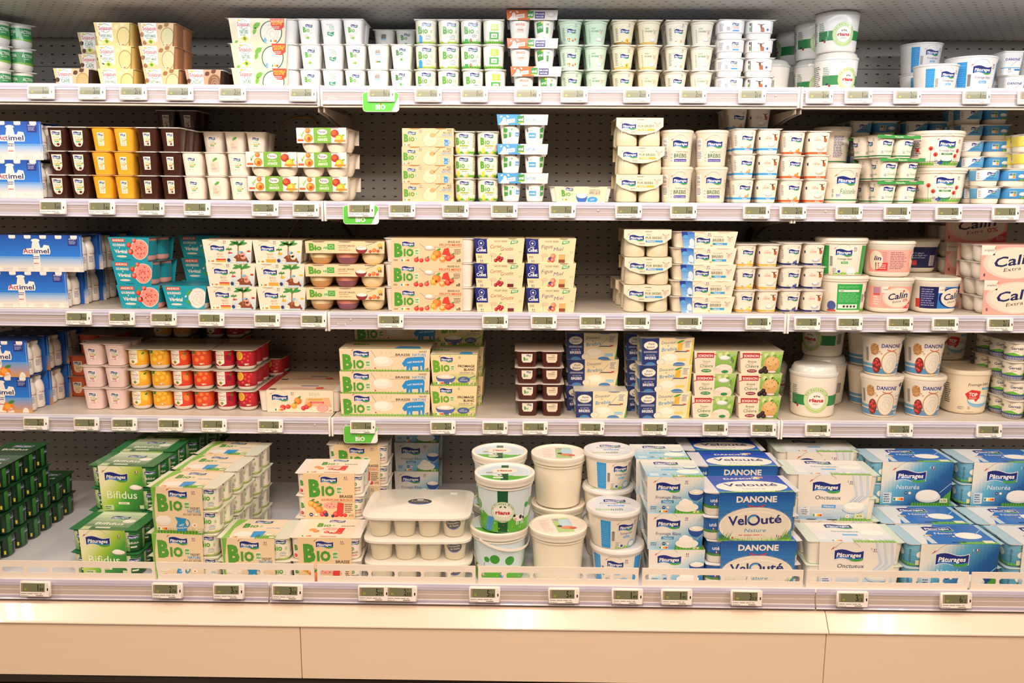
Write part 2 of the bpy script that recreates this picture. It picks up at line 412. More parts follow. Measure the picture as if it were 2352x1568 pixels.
def pack(name, cat, nx, ny, px, py, h, kind='sq', c='f0eee8', arts=None, shifts=None, lid='e9e6e0', topart=None, layers=1, foot=None, clay=None, wrap=None, cupname='yogurt_cup', matn='plastic'):
    """a tray of joined cups; front of the pack at y=0. wrap: dict(w1,w0,h0,art,top,c,h1)"""
    P = Proto(name, cat); P.h = h; hh = h/layers; asp = py/px
    for ly in range(layers):
        for i in range(nx):
            for j in range(ny):
                a = arts[i % len(arts)] if arts else None; sh = shifts[i % len(shifts)] if shifts else 0
                cl = clay[(i+ly) % len(clay)] if clay else None
                me = cup(kind, px, hh-.1, c, a, sh, asp, foot, cl); P.part(cupname, me, matn, ((i-(nx-1)/2)*px, (j+.5)*py, ly*hh))
        me = lidsheet(nx*px, ny*py, hh, lid, topart if ly == layers-1 and not (wrap and wrap.get('top')) else None, nx, ny)
        P.part('foil_lid', me, 'foil', (0, 0, ly*hh))
    if wrap: P.part('card_sleeve', sleeve(wrap, h, ny*py), 'card')
    P.w = nx*px; P.d = ny*py
    return P
def sleeve(q, h, d):
    b = MB(); w1 = q['w1']; w0 = q.get('w0', w1); h0 = q.get('h0', 0); c = q.get('c', 'e6d2b4'); dx = q.get('dx', 0); H = h-h0; yf = q.get('yf', 3.0); t = .8
    yb = q.get('lean', 0)
    A = [(dx-w0/2, yb-yf, h0), (dx+w0/2, yb-yf, h0), (dx+w1/2, -yf, h+.15), (dx-w1/2, -yf, h+.15)]
    b.face(A, c)
    hb = h+.15
    if not q.get('notop'):
        b.face([(dx-w1/2, -yf, hb), (dx+w1/2, -yf, hb), (dx+w1/2, d+1, hb), (dx-w1/2, d+1, hb)], q.get('tc', c))
        b.face([(dx+w0/2, d+1, h0), (dx-w0/2, d+1, h0), (dx-w1/2, d+1, hb), (dx+w1/2, d+1, hb)], c)
        b.face([(dx-w1/2, -yf+t, hb-t), (dx-w1/2, d+1-t, hb-t), (dx+w1/2, d+1-t, hb-t), (dx+w1/2, -yf+t, hb-t)], q.get('ic', 'c9b391'))
    B = [(x, y+t, z if z < h else z-t) for x, y, z in A]; b.face(B[::-1], q.get('ic', 'c9b391'))
    for i in range(2):
        j = (0, 1)[i]; k = (3, 2)[i]; b.face([A[j], A[k], B[k], B[j]] if i else [A[j], B[j], B[k], A[k]], 'd8c8aa')
    b.face([A[0], B[0], B[1], A[1]], 'd8c8aa')
    if q.get('solid'):
        for sx in (-1, 1):
            p = [(dx+sx*w0/2, -yf, h0), (dx+sx*w0/2, d+1, h0), (dx+sx*w1/2, d+1, hb), (dx+sx*w1/2, -yf, hb)]; b.face(p if sx > 0 else p[::-1], q.get('sc', c))
    if q.get('art'): b.art(q['art'], lambda x, y, o: (dx+x*(w0+(w1-w0)*y/H)/w1, -yf+yb*(1-y/H)-o, h0+y), None, .13)
    if q.get('top'): b.art(q['top'], lambda x, y, o: (dx+x, y-yf, hb+o), None, .08)
    return b.build('sleeve', smooth=False)
def cupholes(a, xs, y, w=22, c='8a7f70', l=2):
    for x in xs: a.E(x, y, w/2, 2.4, c, l, 12, 180, 360)
    return a
# ================================================================== the setting: refrigerated cabinet
XJ = [-519.4-1250, -519.4, -519.4+1250, -519.4+2500]
RY, WY = 2269.0, 2653.0
SURF = {1: 1450+262, 2: 1450-17, 3: 1450-315, 4: 1450-613, 5: 1450-935}
RAILZ = {1: 1450+256.6, 2: 1450-40.2, 3: 1450-337.7, 4: 1450-635.2}
def slotmat(name, base, rough=.45, lines=()):
    m = bpy.data.materials.new(name); m.use_nodes = True; nt = m.node_tree; b = nt.nodes['Principled BSDF']; b.inputs['Roughness'].default_value = rough
    tc = nt.nodes.new('ShaderNodeTexCoord'); sp = nt.nodes.new('ShaderNodeSeparateXYZ'); nt.links.new(tc.outputs['Object'], sp.inputs[0])
    def mth(op, a, bv=None, c=None):
        n = nt.nodes.new('ShaderNodeMath'); n.operation = op
        for i, v in enumerate((a, bv, c)):
            if v is None: continue
            if isinstance(v, (int, float)): n.inputs[i].default_value = v
            else: nt.links.new(v, n.inputs[i])
        return n.outputs[0]
    row = mth('FLOOR', mth('DIVIDE', sp.outputs['Z'], .0247))
    if name == 'ceiling_paint': xs = mth('ADD', sp.outputs['X'], mth('MULTIPLY', mth('MODULO', row, 2), .01667))
    else: xs = sp.outputs['X']
    fx = mth('ABSOLUTE', mth('SUBTRACT', mth('FRACT', mth('ADD', mth('DIVIDE', xs, .0333), 100)), .5))
    fz = mth('ABSOLUTE', mth('SUBTRACT', mth('FRACT', mth('ADD', mth('DIVIDE', sp.outputs['Z'], .0247), 100)), .5))
    hole = mth('MULTIPLY', mth('LESS_THAN', fx, .13), mth('LESS_THAN', fz, .075))
    for z in lines:
        hole = mth('MAXIMUM', hole, mth('LESS_THAN', mth('ABSOLUTE', mth('SUBTRACT', sp.outputs['Z'], z)), .0009))
    n = nt.nodes.new('ShaderNodeTexNoise'); n.inputs['Scale'].default_value = 4; n.inputs['Detail'].default_value = 5
    mr = nt.nodes.new('ShaderNodeMapRange'); mr.inputs[3].default_value = .86; mr.inputs[4].default_value = 1.06; nt.links.new(n.outputs[0], mr.inputs[0])
    rgb = nt.nodes.new('ShaderNodeVectorMath'); rgb.operation = 'SCALE'; rgb.inputs[0].default_value = C(base)[:3]; nt.links.new(mr.outputs[0], rgb.inputs['Scale'])
    mx = nt.nodes.new('ShaderNodeMix'); mx.data_type = 'RGBA'; nt.links.new(hole, mx.inputs[0]); nt.links.new(rgb.outputs[0], mx.inputs[6]); mx.inputs[7].default_value = (.006, .006, .006, 1)
    nt.links.new(mx.outputs[2], b.inputs['Base Color']); return m
M['wallp'] = slotmat('wall_paint', '98938c', lines=(1.83, 1.205)); M['ceilp'] = slotmat('ceiling_paint', 'd0d2d4')
def struct(name, me, mt, loc=(0, 0, 0)):
    o = link(name, me, mt, None, loc); o['kind'] = 'structure'; return o
b = MB(); b.box(-2300, WY, 460, 2500, WY+20, 1450+500, '9a9a9a'); struct('wall_back', b.build('wall_back', False), 'wallp')
# ceiling: built upright in its own frame so that its slots follow the sheet, then laid flat
b = MB(); b.box(-2300, -12, 0, 2500, 0, 620, 'b9bcbe')
o = struct('ceiling', b.build('ceiling', False), 'ceilp'); o.location = Vector((0, WY+2, 1450+476))*MM; o.rotation_euler = (math.radians(88), 0, 0)
for i, x in enumerate((-462, 684)):
    b = MB(); b.box(-1.2, 300, 0, 1.2, 880, 2, '141414'); b.box(24, 300, 0, 25.5, 880, 1.6, '8a8c8c'); o = struct('trim_%d' % (i+1), b.build('seam', False), 'metal'); o.location = Vector((x, WY-878, 1450+475.2+28))*MM; o.rotation_euler = (math.radians(-2), 0, 0)
b = MB(); b.box(-4000, -3500, -30, 4200, 2900, 0, '4a4038'); struct('floor', b.build('floor', False), mat('floor_tiles', .3, color='5a4e44', noise=.3))

# ---- shelves
def shade(q):                       # the rail plastic is a little greyer than paper white
    q = C(q); return (q[0]*.80, q[1]*.80, q[2]*.82, 1)
def profile_x(b, pts, x0, x1, cols):
    for i in range(len(pts)-1):
        (ya, za), (yb, zb) = pts[i], pts[i+1]; b.face([(x0, ya, za), (x1, ya, za), (x1, yb, zb), (x0, yb, zb)], cols[i])
def rail_mesh(x0, x1, up=0):
    b = MB()     # section from the lower edge to the upper edge, facing the shopper
    pts = [(4, -25), (0, -24), (0, -21), (1.5, -20), (1.5, -15), (3, -14), (3, -5), (2.2, -4.4), (2.2, -3.4), (3, -2.8), (3, 6), (1, 7), (1, 12), (0, 13), (0, 17.5), (1.5, 18.5), (1.5, 22), (4, 23.5)]
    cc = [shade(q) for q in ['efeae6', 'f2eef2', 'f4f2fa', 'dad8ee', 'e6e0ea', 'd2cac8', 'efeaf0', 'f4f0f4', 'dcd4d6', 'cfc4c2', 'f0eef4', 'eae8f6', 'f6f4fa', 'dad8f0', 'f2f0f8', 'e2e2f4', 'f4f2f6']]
    profile_x(b, pts, x0+5, x1-5, cc)
    b.face([(x0+5, 7, 23.5), (x0+5, 4, 23.5), (x1-5, 4, 23.5), (x1-5, 7, 23.5)][::-1], 'f4f2f6'); b.face([(x0+5, 7, -25), (x0+5, 4, -25), (x1-5, 4, -25), (x1-5, 7, -25)], 'e0dce0')
    b.face([(x0+5, 7, 23.5), (x1-5, 7, 23.5), (x1-5, 7, -25), (x0+5, 7, -25)], 'd8d4d8')
    return b.build('rail', False)
def cap_mesh(h0=-30, h1=24):
    b = MB(); b.box(-3, -1.5, h0, 3, 13, h1, 'f6f2ee', bev=1.4); return b.build('end_cap')
def bracket_mesh():
    b = MB(); p = [(0, 0), (372, 8), (372, -78), (330, -62), (240, -34), (90, -16), (0, -12)]
    f = [(-1.5, 2280+y, z) for y, z in p]; g = [(1.5, 2280+y, z) for y, z in p]
    b.face(f[::-1], 'b8aa98'); b.face(g, 'b8aa98')
    for i in range(len(p)): j = (i+1) % len(p); b.face([f[i], f[j], g[j], g[i]], 'a89a88')
    return b.build('bracket', False)
ORD = {1: 'top', 2: 'second', 3: 'third', 4: 'fourth', 5: 'bottom'}
SIDE = ['left', 'middle', 'right']
capm, brm = cap_mesh(), bracket_mesh()
for r in (1, 2, 3, 4):
    for k in range(3):
        x0, x1 = XJ[k]+2, XJ[k+1]-2
        if k == 0: x0 = XJ[0]
        t = bpy.data.objects.new('refrigerator_shelf', None); col.objects.link(t); t.location = Vector(((x0+x1)/2, RY, SURF[r]+((XJ[1]-(x0+x1)/2)*TILT if k == 0 else 0)))*MM; t.rotation_euler = (0, TILT if k == 0 else 0, 0); t.empty_display_size = .02
        t['label'] = '%s section of the %s white metal refrigerator shelf with its pale price rail' % (SIDE[k], ORD[r]); t['category'] = 'shelf'; t['group'] = 'white metal shelves of the refrigerator'
        cx = (x0+x1)/2; hx = (x1-x0)/2; sz = SURF[r]
        b = MB(); b.box(-hx, 8, -2, hx, 378, 0, 'cdc5b8'); b.box(-hx, 7.4, -36, hx, 9.5, -2, 'e2d6c6'); b.box(-hx, 9.5, -36, hx, 26, -33.5, 'cabba8'); b.box(-hx, 26, -16, hx, 378, -13, 'a89c90')
        b.box(-hx+6, 42, -.02, hx-6, 43, .04, 'c8c0b4')
        link('shelf_panel', b.build('shelf_panel', False), 'metal', t)
        rl = link('price_rail', rail_mesh(-hx, hx), 'rail', t, (0, -.2, RAILZ[r]-sz))
        for sx in (-1, 1):
            e = link('end_cap', capm, 'plastic', t, (sx*(hx-2), -.5, RAILZ[r]-sz))
            q = link('shelf_bracket', brm, 'metal', t, (sx*(hx-5), -RY, -37))
        # small screws seen in the rail
        for u in {(1, 1): [1782], (2, 1): [1374], (2, 2): [1897], (3, 1): [805], (3, 0): [338], (4, 0): [723], (4, 1): [795]}.get((r, k), []):
            b = MB(); lathe(b, [(0, 3.4), (1.2, 3.2), (2, 1.6)], 2, 'c9c4c0', N=12); o = link('screw', b.build('screw'), 'metal', t, (x_at(u, RY, RAILZ[r])-cx, 2.4, RAILZ[r]-sz+2)); o.rotation_euler = (PI/2, 0, 0)
        if r in (1, 3) and k == 1:
            a = Art(); a.bars(-12, -4, 12, 4, '8d8392'); b = MB(); b.art(a, lambda x, y, o: (x, -o, y)); u = {1: 762, 3: 784}[r]
            link('inventory_sticker', b.build('sticker', False), 'card', t, (x_at(u, RY, RAILZ[r])-cx, .9, RAILZ[r]-sz-11))
# ---- deck, front grille, bumper and lower panels
BX = [-568.8-1250, -568.8, -568.8+1250, -568.8+2500]
for k in range(3):
    x0, x1 = BX[k]+1.5, BX[k+1]-1.5; cx = (x0+x1)/2; hx = (x1-x0)/2; z = SURF[5]
    t = bpy.data.objects.new('refrigerator_deck', None); col.objects.link(t); t.location = Vector((cx, 1900, z))*MM
    t['label'] = '%s section of the white bottom deck of the refrigerator with its grille and rail' % SIDE[k]; t['category'] = 'shelf'; t['group'] = 'bottom deck sections'
    b = MB(); b.box(-hx, 4, -4, hx, 750, 0, 'dfe3ec'); link('deck_panel', b.build('deck_panel', False), 'metal', t)
    b = MB(); b.box(-hx, -92, 9, hx, -66, 45, 'efe6d8'); b.box(-hx, -70, 0, hx, -66, 9, 'd8cfc2'); b.box(-hx, -70, -4, hx, 4, 0, 'dfe3ec')
    n = int(2*hx/42)
    for i in range(n): x = -hx+8+i*42; b.box(x, -88, 45, x+36, -82, 45.6, '2c2722')
    link('air_grille', b.build('air_grille', False), 'metal', t)
    b = MB()
    pts = [(-96, 9), (-104, 10.5), (-104, 12), (-102.5, 13.5), (-102, 20), (-99.5, 21.5), (-98, 32), (-97.5, 33), (-97, 42), (-98, 43), (-97.5, 48), (-98, 49), (-96, 56), (-92, 57)]
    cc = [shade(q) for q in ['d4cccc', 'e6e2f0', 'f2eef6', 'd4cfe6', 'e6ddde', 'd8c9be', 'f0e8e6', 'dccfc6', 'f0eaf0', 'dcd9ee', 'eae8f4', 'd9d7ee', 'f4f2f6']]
    profile_x(b, pts, -hx, hx, cc); link('price_rail', b.build('price_rail', False), 'rail', t)
BZ = 1450
EDY = 1774.0
bump = mat('enamel_panel', .20, coat=.5, color='f7e4d2', noise=.03)
xl = x_at(690, EDY, 1450-1030); xr = x_at(1892, EDY, 1450-1030)
for i, (x0, x1) in enumerate(((-2400, xl-1), (xl+1, xr-1), (xr+1, 2600))):
    cx = (x0+x1)/2; hx = (x1-x0)/2
    if i == 1: pass
    t = bpy.data.objects.new('refrigerator_front_panel', None); col.objects.link(t); t.location = Vector((cx, EDY, BZ-1100))*MM
    t['label'] = '%s cream enamel panel along the foot of the refrigerator' % SIDE[i]; t['category'] = 'panel'; t['group'] = 'cream lower panels'
    b = MB(); b.box(-hx, 0, 0, hx, 14, 127.5, 'f0e2ce'); link('panel', b.build('panel', False), mat('lower_enamel', .38, coat=.15, color='fae6cc', noise=.04), t)
for i, (x0, x1) in enumerate(((-2400, xr+3), (xr+5, 2600))):
    cx = (x0+x1)/2; hx = (x1-x0)/2
    b = MB(); P_ = [(40, 0), (30, 5), (4, -32), (-3, -38), (-5, -43), (0, -46), (8, -47)]
    Q = [(0, 0), (0, 1)]
    pts = [(14, -40.5), (-2, -40.5), (-4.5, -38.5), (-4.5, -36), (-1, -33), (24, -4), (30, -1), (46, 0)]
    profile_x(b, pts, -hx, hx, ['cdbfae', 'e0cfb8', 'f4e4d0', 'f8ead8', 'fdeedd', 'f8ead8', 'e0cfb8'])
    for sx in (-1, 1): b.face([(sx*hx, y, z) for y, z in pts], 'c9b8a4')
    o = link('bumper_ledge', b.build('bumper_ledge'), bump, None, (cx, EDY, BZ-931.5)); o['label'] = '%s glossy slanted cream ledge below the bottom price rail' % ('long left', 'short right')[i]; o['category'] = 'ledge'
b = MB(); b.box(-2400, 1840, 0, 2600, 1860, 350, '2a2520'); struct('baseboard_front', b.build('plinth', False), 'dark')
b = MB(); b.box(-2400, 1788, 330, 2600, 2640, 350, '3a342e'); b.box(-2400, 1790, 350, 2600, 1800, 460, '5a5048'); struct('trim_4', b.build('under_tray', False), 'metal')
# ---- slotted fences along the bottom deck
def fence(u0, u1, first=False):
    y = 1826.0; z = SURF[5]+45.2; x0 = x_at(u0, y, z+20) if u0 > 0 else x_at(-10, y, z+20); x1 = x_at(u1, y, z+20) if u1 < 2352 else x_at(2585, y, z+20)
    W = x1-x0; n = 6; b = MB(); c = 'f4ece0'; H = 46; s0, s1 = 17, 31; p = W/n; m_ = 7
    T = 2.4
    b.box(0, 0, 0, W, T, s0, c); b.box(0, 0, s1, W, T, H, c)
    for i in range(n+1):
        xa = 0 if i == 0 else i*p-m_/2; xb = W if i == n else i*p+m_/2
        if i == 0: xb = m_
        if i == n: xa = W-m_
        b.box(xa, 0, s0, xb, T, s1, c)
    for i in range(n):
        xa = (m_ if i == 0 else i*p+m_/2); xb = (W-m_ if i == n-1 else (i+1)*p-m_/2); q = 5
        for (cx_, cz_, dx, dz) in ((xa, s0, q, q), (xb, s0, -q, q), (xa, s1, q, -q), (xb, s1, -q, -q)):
            tri = [(cx_, 0, cz_), (cx_+dx, 0, cz_), (cx_+dx*.3, 0, cz_+dz*.3), (cx_, 0, cz_+dz)]
            b.face(tri if dx*dz > 0 else tri[::-1], c)
    me = b.build('fence_plate', False)
    t = bpy.data.objects.new('slotted_fence', None); col.objects.link(t); t.location = Vector((x0, y, z))*MM
    link('fence_plate', me, 'plastic', t)
    b = MB(); b.box(0, T, 0, W, 7, 1.5, c); link('fence_foot', b.build('fence_foot', False), 'plastic', t)
    for sx in (0, 1):
        b = MB(); b.box(0, T, 1.5, 2, 7, 20, c); link('fence_side', b.build('fence_side', False), 'plastic', t, (0 if not sx else W-2, 0, 0))
    t.rotation_euler = (math.radians(-4), 0, 0) if False else (0, 0, 0)
    return t
for (u0, u1), wds in zip(((-8, 352), (358, 720), (727, 1092), (1098, 1466), (1474, 1842), (1850, 2218), (2225, 2585)),
        ('in front of the dark green yogurt packs at far left', 'in front of the natural Bio twelve-packs', 'in front of the fruit packs and clear cheese trays', 'in front of the white and printed buckets', 'in front of the blue cheese boxes and blue velvety packs', 'in front of the pale creamy sixteen-packs', 'cut off by the right picture edge')):
    t = fence(u0, u1); t['label'] = 'white slotted plastic fence '+wds; t['category'] = 'shelf fence'; t['group'] = 'slotted fences on the bottom deck'
# ---- loose cables behind the products
def tube(name, pts, r, c, label):
    cu = bpy.data.curves.new(name, 'CURVE'); cu.dimensions = '3D'; cu.bevel_depth = r*MM; cu.bevel_resolution = 3
    sp = cu.splines.new('NURBS'); sp.points.add(len(pts)-1); sp.use_endpoint_u = True; sp.order_u = 4
    for i, p in enumerate(pts): sp.points[i].co = (p[0]*MM, p[1]*MM, p[2]*MM, 1)
    tmp = bpy.data.objects.new('t', cu); me = bpy.data.meshes.new_from_object(tmp); bpy.data.objects.remove(tmp)
    me.materials.clear(); me.materials.append(mat(name+'_sheath', .6, color=c)); o = bpy.data.objects.new(name, me); col.objects.link(o); o['label'] = label; o['category'] = 'cable'
def W3(u, v, y):
    z = 1450+(784-v)/FPX*y-.17*y
    for _ in range(10):
        x = x_at(u, y, z); z += (proj(x, y, z)[1]-v)*1.3
    return (x, y, z)
tube('power_cable', [W3(645, 295, 2645), W3(650, 278, 2640), W3(690, 268, 2638), W3(715, 268, 2638), W3(726, 280, 2638), W3(731, 298, 2642)], 3, 'b58a52', 'yellowish cable drooping against the perforated wall behind the second shelf')
tube('drain_hose', [W3(655, 560, 2645), W3(668, 530, 2638), W3(682, 508, 2630), W3(690, 496, 2630)], 3.5, 'c8b08c', 'thin beige hose hanging on the wall behind the third shelf')
tube('drain_hose', [W3(1716, 560, 2630), W3(1718, 545, 2625), W3(1722, 534, 2620), W3(1730, 526, 2615)], 11, '2a2622', 'thick black hose behind the third shelf')
# ---- electronic price tags
def tag_proto(price, seed, glare=0):
    W, H = 71, 36
    P = Proto('price_tag', 'price tag')
    b = MB(); b.box(-W/2, -9, -H/2, W/2, 0, H/2, 'f6f1ec', bev=2.2)
    a = Art(); a.R(-W/2+3.5, -H/2+1.6, W/2-3.5, -H/2+10.5, 'faf7f2', 1); a.lines(-W/2+4, -H/2+6.4, W/2-16, -H/2+9.2, 1, '7c7876', 2, .5); a.lines(-W/2+4, -H/2+2, -W/2+22, -H/2+4.6, 1, '8a8684', 2, .5); a.bars(W/2-32, -H/2+2.2, W/2-15, -H/2+5.0, '3a3634', 2)
    a.R(W/2-6.6, -3, W/2-3.8, 3.4, '242020', 2); a.ring(W/2-5.2, 8.5, 1.6, 1.6, .4, 'c9b8ae', 2, n=8)
    b.art(a, lambda x, y, o: (x, -9-o, y)); P.part('tag_case', b.build('case'), 'plastic')
    b = MB(); x0, x1, y0, y1 = -W/2+4, W/2-11.5, -H/2+12.5, H/2-4
    b.box(x0, -9.5, y0, x1, -9.05, y1, '777b5e'); a = Art(); a.R(x0, y0, x0+4, y1, 'a58f7c', 1)
    a.E(x0+11, y0+5.5, 3.8, 2.6, 'a3ac4e', 1, 10); a.T('TG', x0+12, y0+3.6, 3.6, '5c662f', 2, .0)
    big, sm = price[0], price[1:]
    a.T(big, x1-15.5, y0+2.2, y1-y0-4.5, '262a22', 2, .01, w=(5.4 if big != '1' else 2.0)); a.T(sm, x1-7.2, y0+2.2, 7.2, '2b2f26', 2, .01, w=9.5); a.T('€', x1-9, y1-5.2, 3, '2b2f26', 2, .01)
    b.art(a, lambda x, y, o: (x, -9.5-o*.6, y)); P.part('tag_display', b.build('display', False), 'lcd')
    return P
LOW = [o for o in col.objects if o.parent is None and o.name.split('.')[0] in ('refrigerator_deck', 'refrigerator_front_panel', 'bumper_ledge', 'slotted_fence')]
TAGS = {1: [(62, '165', 'below the white and green yogurt cups at far left'), (179, '235', 'below the coffee dessert cups'), (274, '215', 'below the vanilla dessert cups'), (381, '237', 'below the hazelnut dessert cups'), (502, '237', 'below the chocolate dessert cups'), (664, '273', 'below the large plain soy cups'), (844, '111', 'clipped over the green sign on the rail'), (952, '093', 'below the Bio cups with the blue jug'), (1058, '097', 'below the Bio zero percent cups'), (1181, '148', 'below the orange banded goat yogurt'), (1288, '204', 'below the mint green sheep yogurt'), (1432, '227', 'below the yellow lidded vanilla cups'), (1561, '279', 'below the blue lidded cream cups'), (1697, '219', 'below the low white goat cheese cups'), (1852, '234', 'first on the right rail, below the tall tub stacks'), (1942, '168', 'below the tall tub at the front'), (2054, '254', 'below the empty gap on the right'), (2213, '172', 'below the big blue edged cheese tub'), (2340, '199', 'cut by the right picture edge')],
    2: [(90, '185', 'below the row of blue bottle packs'), (202, '182', 'below the yellow custard cups'), (315, '178', 'below the right pair of brown cups'), (421, '182', 'below the beige soy cups'), (577, '260', 'below the left fruit four-packs'), (671, '260', 'below the right fruit four-packs'), (798, '108', 'over the green sign on the rail'), (892, '121', 'below the rice pudding boxes'), (1015, '124', 'below the lemon Bio cups'), (1127, '180', 'below the blue banded sheep yogurt'), (1261, '152', 'below the single greek yogurt pack'), (1413, '158', 'below the vanilla glass jars'), (1539, '188', 'below the sheep cheese tubs'), (1707, '163', 'below the blue striped goat cups'), (1791, '219', 'below the orange striped goat cups'), (1920, '133', 'below the tall drained cheese tub'), (2031, '132', 'below the green edged four-packs'), (2149, '207', 'below the poppy printed tubs'), (2280, '111', 'below the light blue cups at far right')],
    3: [(149, '399', 'right below the long blue bottle packs'), (248, '219', 'below the strawberry teal packs'), (344, '219', 'below the plain teal pack'), (454, '172', 'below the red palm tree packs'), (582, '172', 'below the yellow palm tree packs'), (689, '313', 'below the six jar packs'), (866, '254', 'below the long mixed fruit packs'), (1106, '201', 'below the cherry sheep yogurt'), (1218, '195', 'below the fig sheep yogurt'), (1330, '119', 'below the empty gap'), (1432, '165', 'below the plain glass jars'), (1552, '172', 'below the five long sheep yogurt packs'), (1711, '221', 'below the vanilla goat cups'), (1824, '219', 'below the blueberry goat cups'), (1921, '203', 'below the green labelled tubs'), (2037, '180', 'below the pink tubs'), (2141, '180', 'below the navy tub'), (2267, '211', 'below the pink eight-packs')],
    4: [(51, '226', 'at far left below the blue bottle packs'), (167, '119', 'below the pale pink cups'), (254, '178', 'below the lemon cups'), (360, '178', 'below the blood orange cups'), (460, '178', 'below the passion fruit cups'), (590, '230', 'below the single soy fruit pack'), (802, '158', 'over the green sign on the rail'), (986, '231', 'below the Bio white cheese boxes'), (1106, '160', 'below the empty gap'), (1198, '108', 'below the chocolate cream cups'), (1328, '267', 'below the plain navy sheep boxes'), (1472, '259', 'below the lemon navy sheep boxes'), (1612, '199', 'below the plain goat boxes'), (1723, '219', 'below the prune goat boxes'), (1848, '219', 'below the domed lid tub'), (2037, '219', 'below the strawberry cheese tubs'), (2242, '188', 'below the red badge tub')],
    5: [(38, '189', 'at far left below the empty deck'), (345, '276', 'below the green bifidus packs'), (487, '319', 'below the natural Bio packs'), (623, '359', 'below the fruit Bio packs'), (822, '559', 'left one of the touching pair below the clear trays'), (887, '255', 'right one of the touching pair below the clear trays'), (1078, '518', 'below the cow printed buckets'), (1260, '541', 'below the plain white buckets'), (1406, '149', 'below the round blue printed tubs'), (1519, '190', 'below the cheese boxes with a blue bowl'), (1679, '353', 'below the deep blue sixteen-packs'), (1921, '312', 'below the pale creamy sixteen-packs'), (2157, '612', 'below the blue white sixteen-packs')]}
for r, L in TAGS.items():
    for i, (u, pr, wh) in enumerate(L):
        P = tag_proto(pr, i)
        if r < 5: y, z = RY-.4, RAILZ[r]-1; w = 31
        else: y, z = 1794, SURF[5]+40; w = 35
        x = x_at(u+w, y-8, z)
        if r < 5 and x < XJ[1]: z += (XJ[1]-x)*TILT
        tg = P.place(x, y, z-.5, rz=(i*37 % 5-2)*.5, label='white electronic price tag '+wh+({1: ', top shelf', 2: ', second shelf', 3: ', third shelf', 4: ', fourth shelf', 5: ', bottom'}[r]), group='electronic price tags', rx=(-7 if r < 5 else -8))
        if r == 5: LOW.append(tg)
# green organic signs hanging from the rail
for r, u0, u1, v1, wh in ((1, 832, 917, 257, 'top'), (2, 787, 870, 515, 'second'), (4, 788, 867, 1017, 'fourth')):
    P = Proto('rail_sign', 'sign'); W, H = 95, 50; b = MB(); a = Art()
    def rr(x0, y0, x1, y1, r_, n=5):
        p = []
        for cx_, cy_, a0 in ((x1-r_, y0+r_, -90), (x1-r_, y1-r_, 0), (x0+r_, y1-r_, 90), (x0+r_, y0+r_, 180)):
            for i in range(n+1): t = math.radians(a0+90*i/n); p.append((cx_+r_*math.cos(t), cy_+r_*math.sin(t)))
        return p
    p = rr(-W/2, 0, W/2, H, 9)
    b.face([(x, -1, y) for x, y in p], 'fbfaf6'); b.face([(x, 0, y) for x, y in reversed(p)], 'fbfaf6')
    for i in range(len(p)): q = p[(i+1) % len(p)]; b.face([(p[i][0], -1, p[i][1]), (p[i][0], 0, p[i][1]), (q[0], 0, q[1]), (q[0], -1, q[1])][::-1], 'e8f0e0')
    g = [q for q in rr(-W/2+1, 1, W/2-1, H-1, 8)]
    a.items.append((g, '5fc845', 1)); a.items.append(([(W/2-20, .9), (W/2-9, .9), (W/2-4, 3), (W/2-.9, 8), (W/2-.9, H-12), (W/2-4, H-16)], 'fbfaf6', 2))
    a.T('BIO', -W/2+46, 6.5, 11.5, 'fbfaf6', 2, .03, w=26); leafp(a, -W/2+47, 20, 6, 3.4, 'd8352c', 3, 20)
    b.art(a, lambda x, y, o: (x, -1-o, y)); P.part('sign_plate', b.build('sign', False), 'card')
    z = SURF[r]; y = RY-3; zb = W3((u0+u1)/2, v1, y)[2]
    P.place(x_at((u0+u1)/2, y, z), y-.5, zb, label='green plastic sign reading BIO on the rail of the %s shelf' % wh, group='green rail signs')

# the base of the cabinet stands a little askew: its right end is nearer
rot = Matrix.Translation((.06, 1.8, 0)) @ Matrix.Rotation(-.0105, 4, 'Z') @ Matrix.Translation((-.06, -1.8, 0))
for o in LOW: o.matrix_basis = rot @ o.matrix_basis
# ================================================================== products
POS = {1: [''], 2: ['lower', 'upper'], 3: ['bottom', 'middle', 'top'], 4: ['bottom', 'second', 'third', 'top'], 5: ['bottom', 'second', 'middle', 'fourth', 'top'], 6: ['bottom', 'second', 'third', 'fourth', 'fifth', 'top']}
_rj = random.Random(11)
def S(P, r, us, desc, y=24, xs=None, rz=0, grp=None, ya=None, jit=1.0):
    """one stack: us = photo columns of the pack centres from the bottom up"""
    n = len(us or xs); Y = ya if ya else RY+y; out = []
    for i in range(n):
        z = SURF[r]+i*(P.h+.25)+.25
        x = xs[i] if xs else x_at(us[i], Y, z+P.h/2)
        tl = r < 5 and x < XJ[1]-20
        if r < 5: z += max(0, XJ[1]-x+P.w/2)*TILT
        out.append(x)
        lab = desc+(', %s of stack' % POS[n][i] if n > 1 else '')
        q = (rz[i] if isinstance(rz, (list, tuple)) else rz)+(_rj.random()-.5)*jit
        P.place(x, Y, z, q, lab[0].upper()+lab[1:], grp, ry=TILT if tl else 0)
    return out
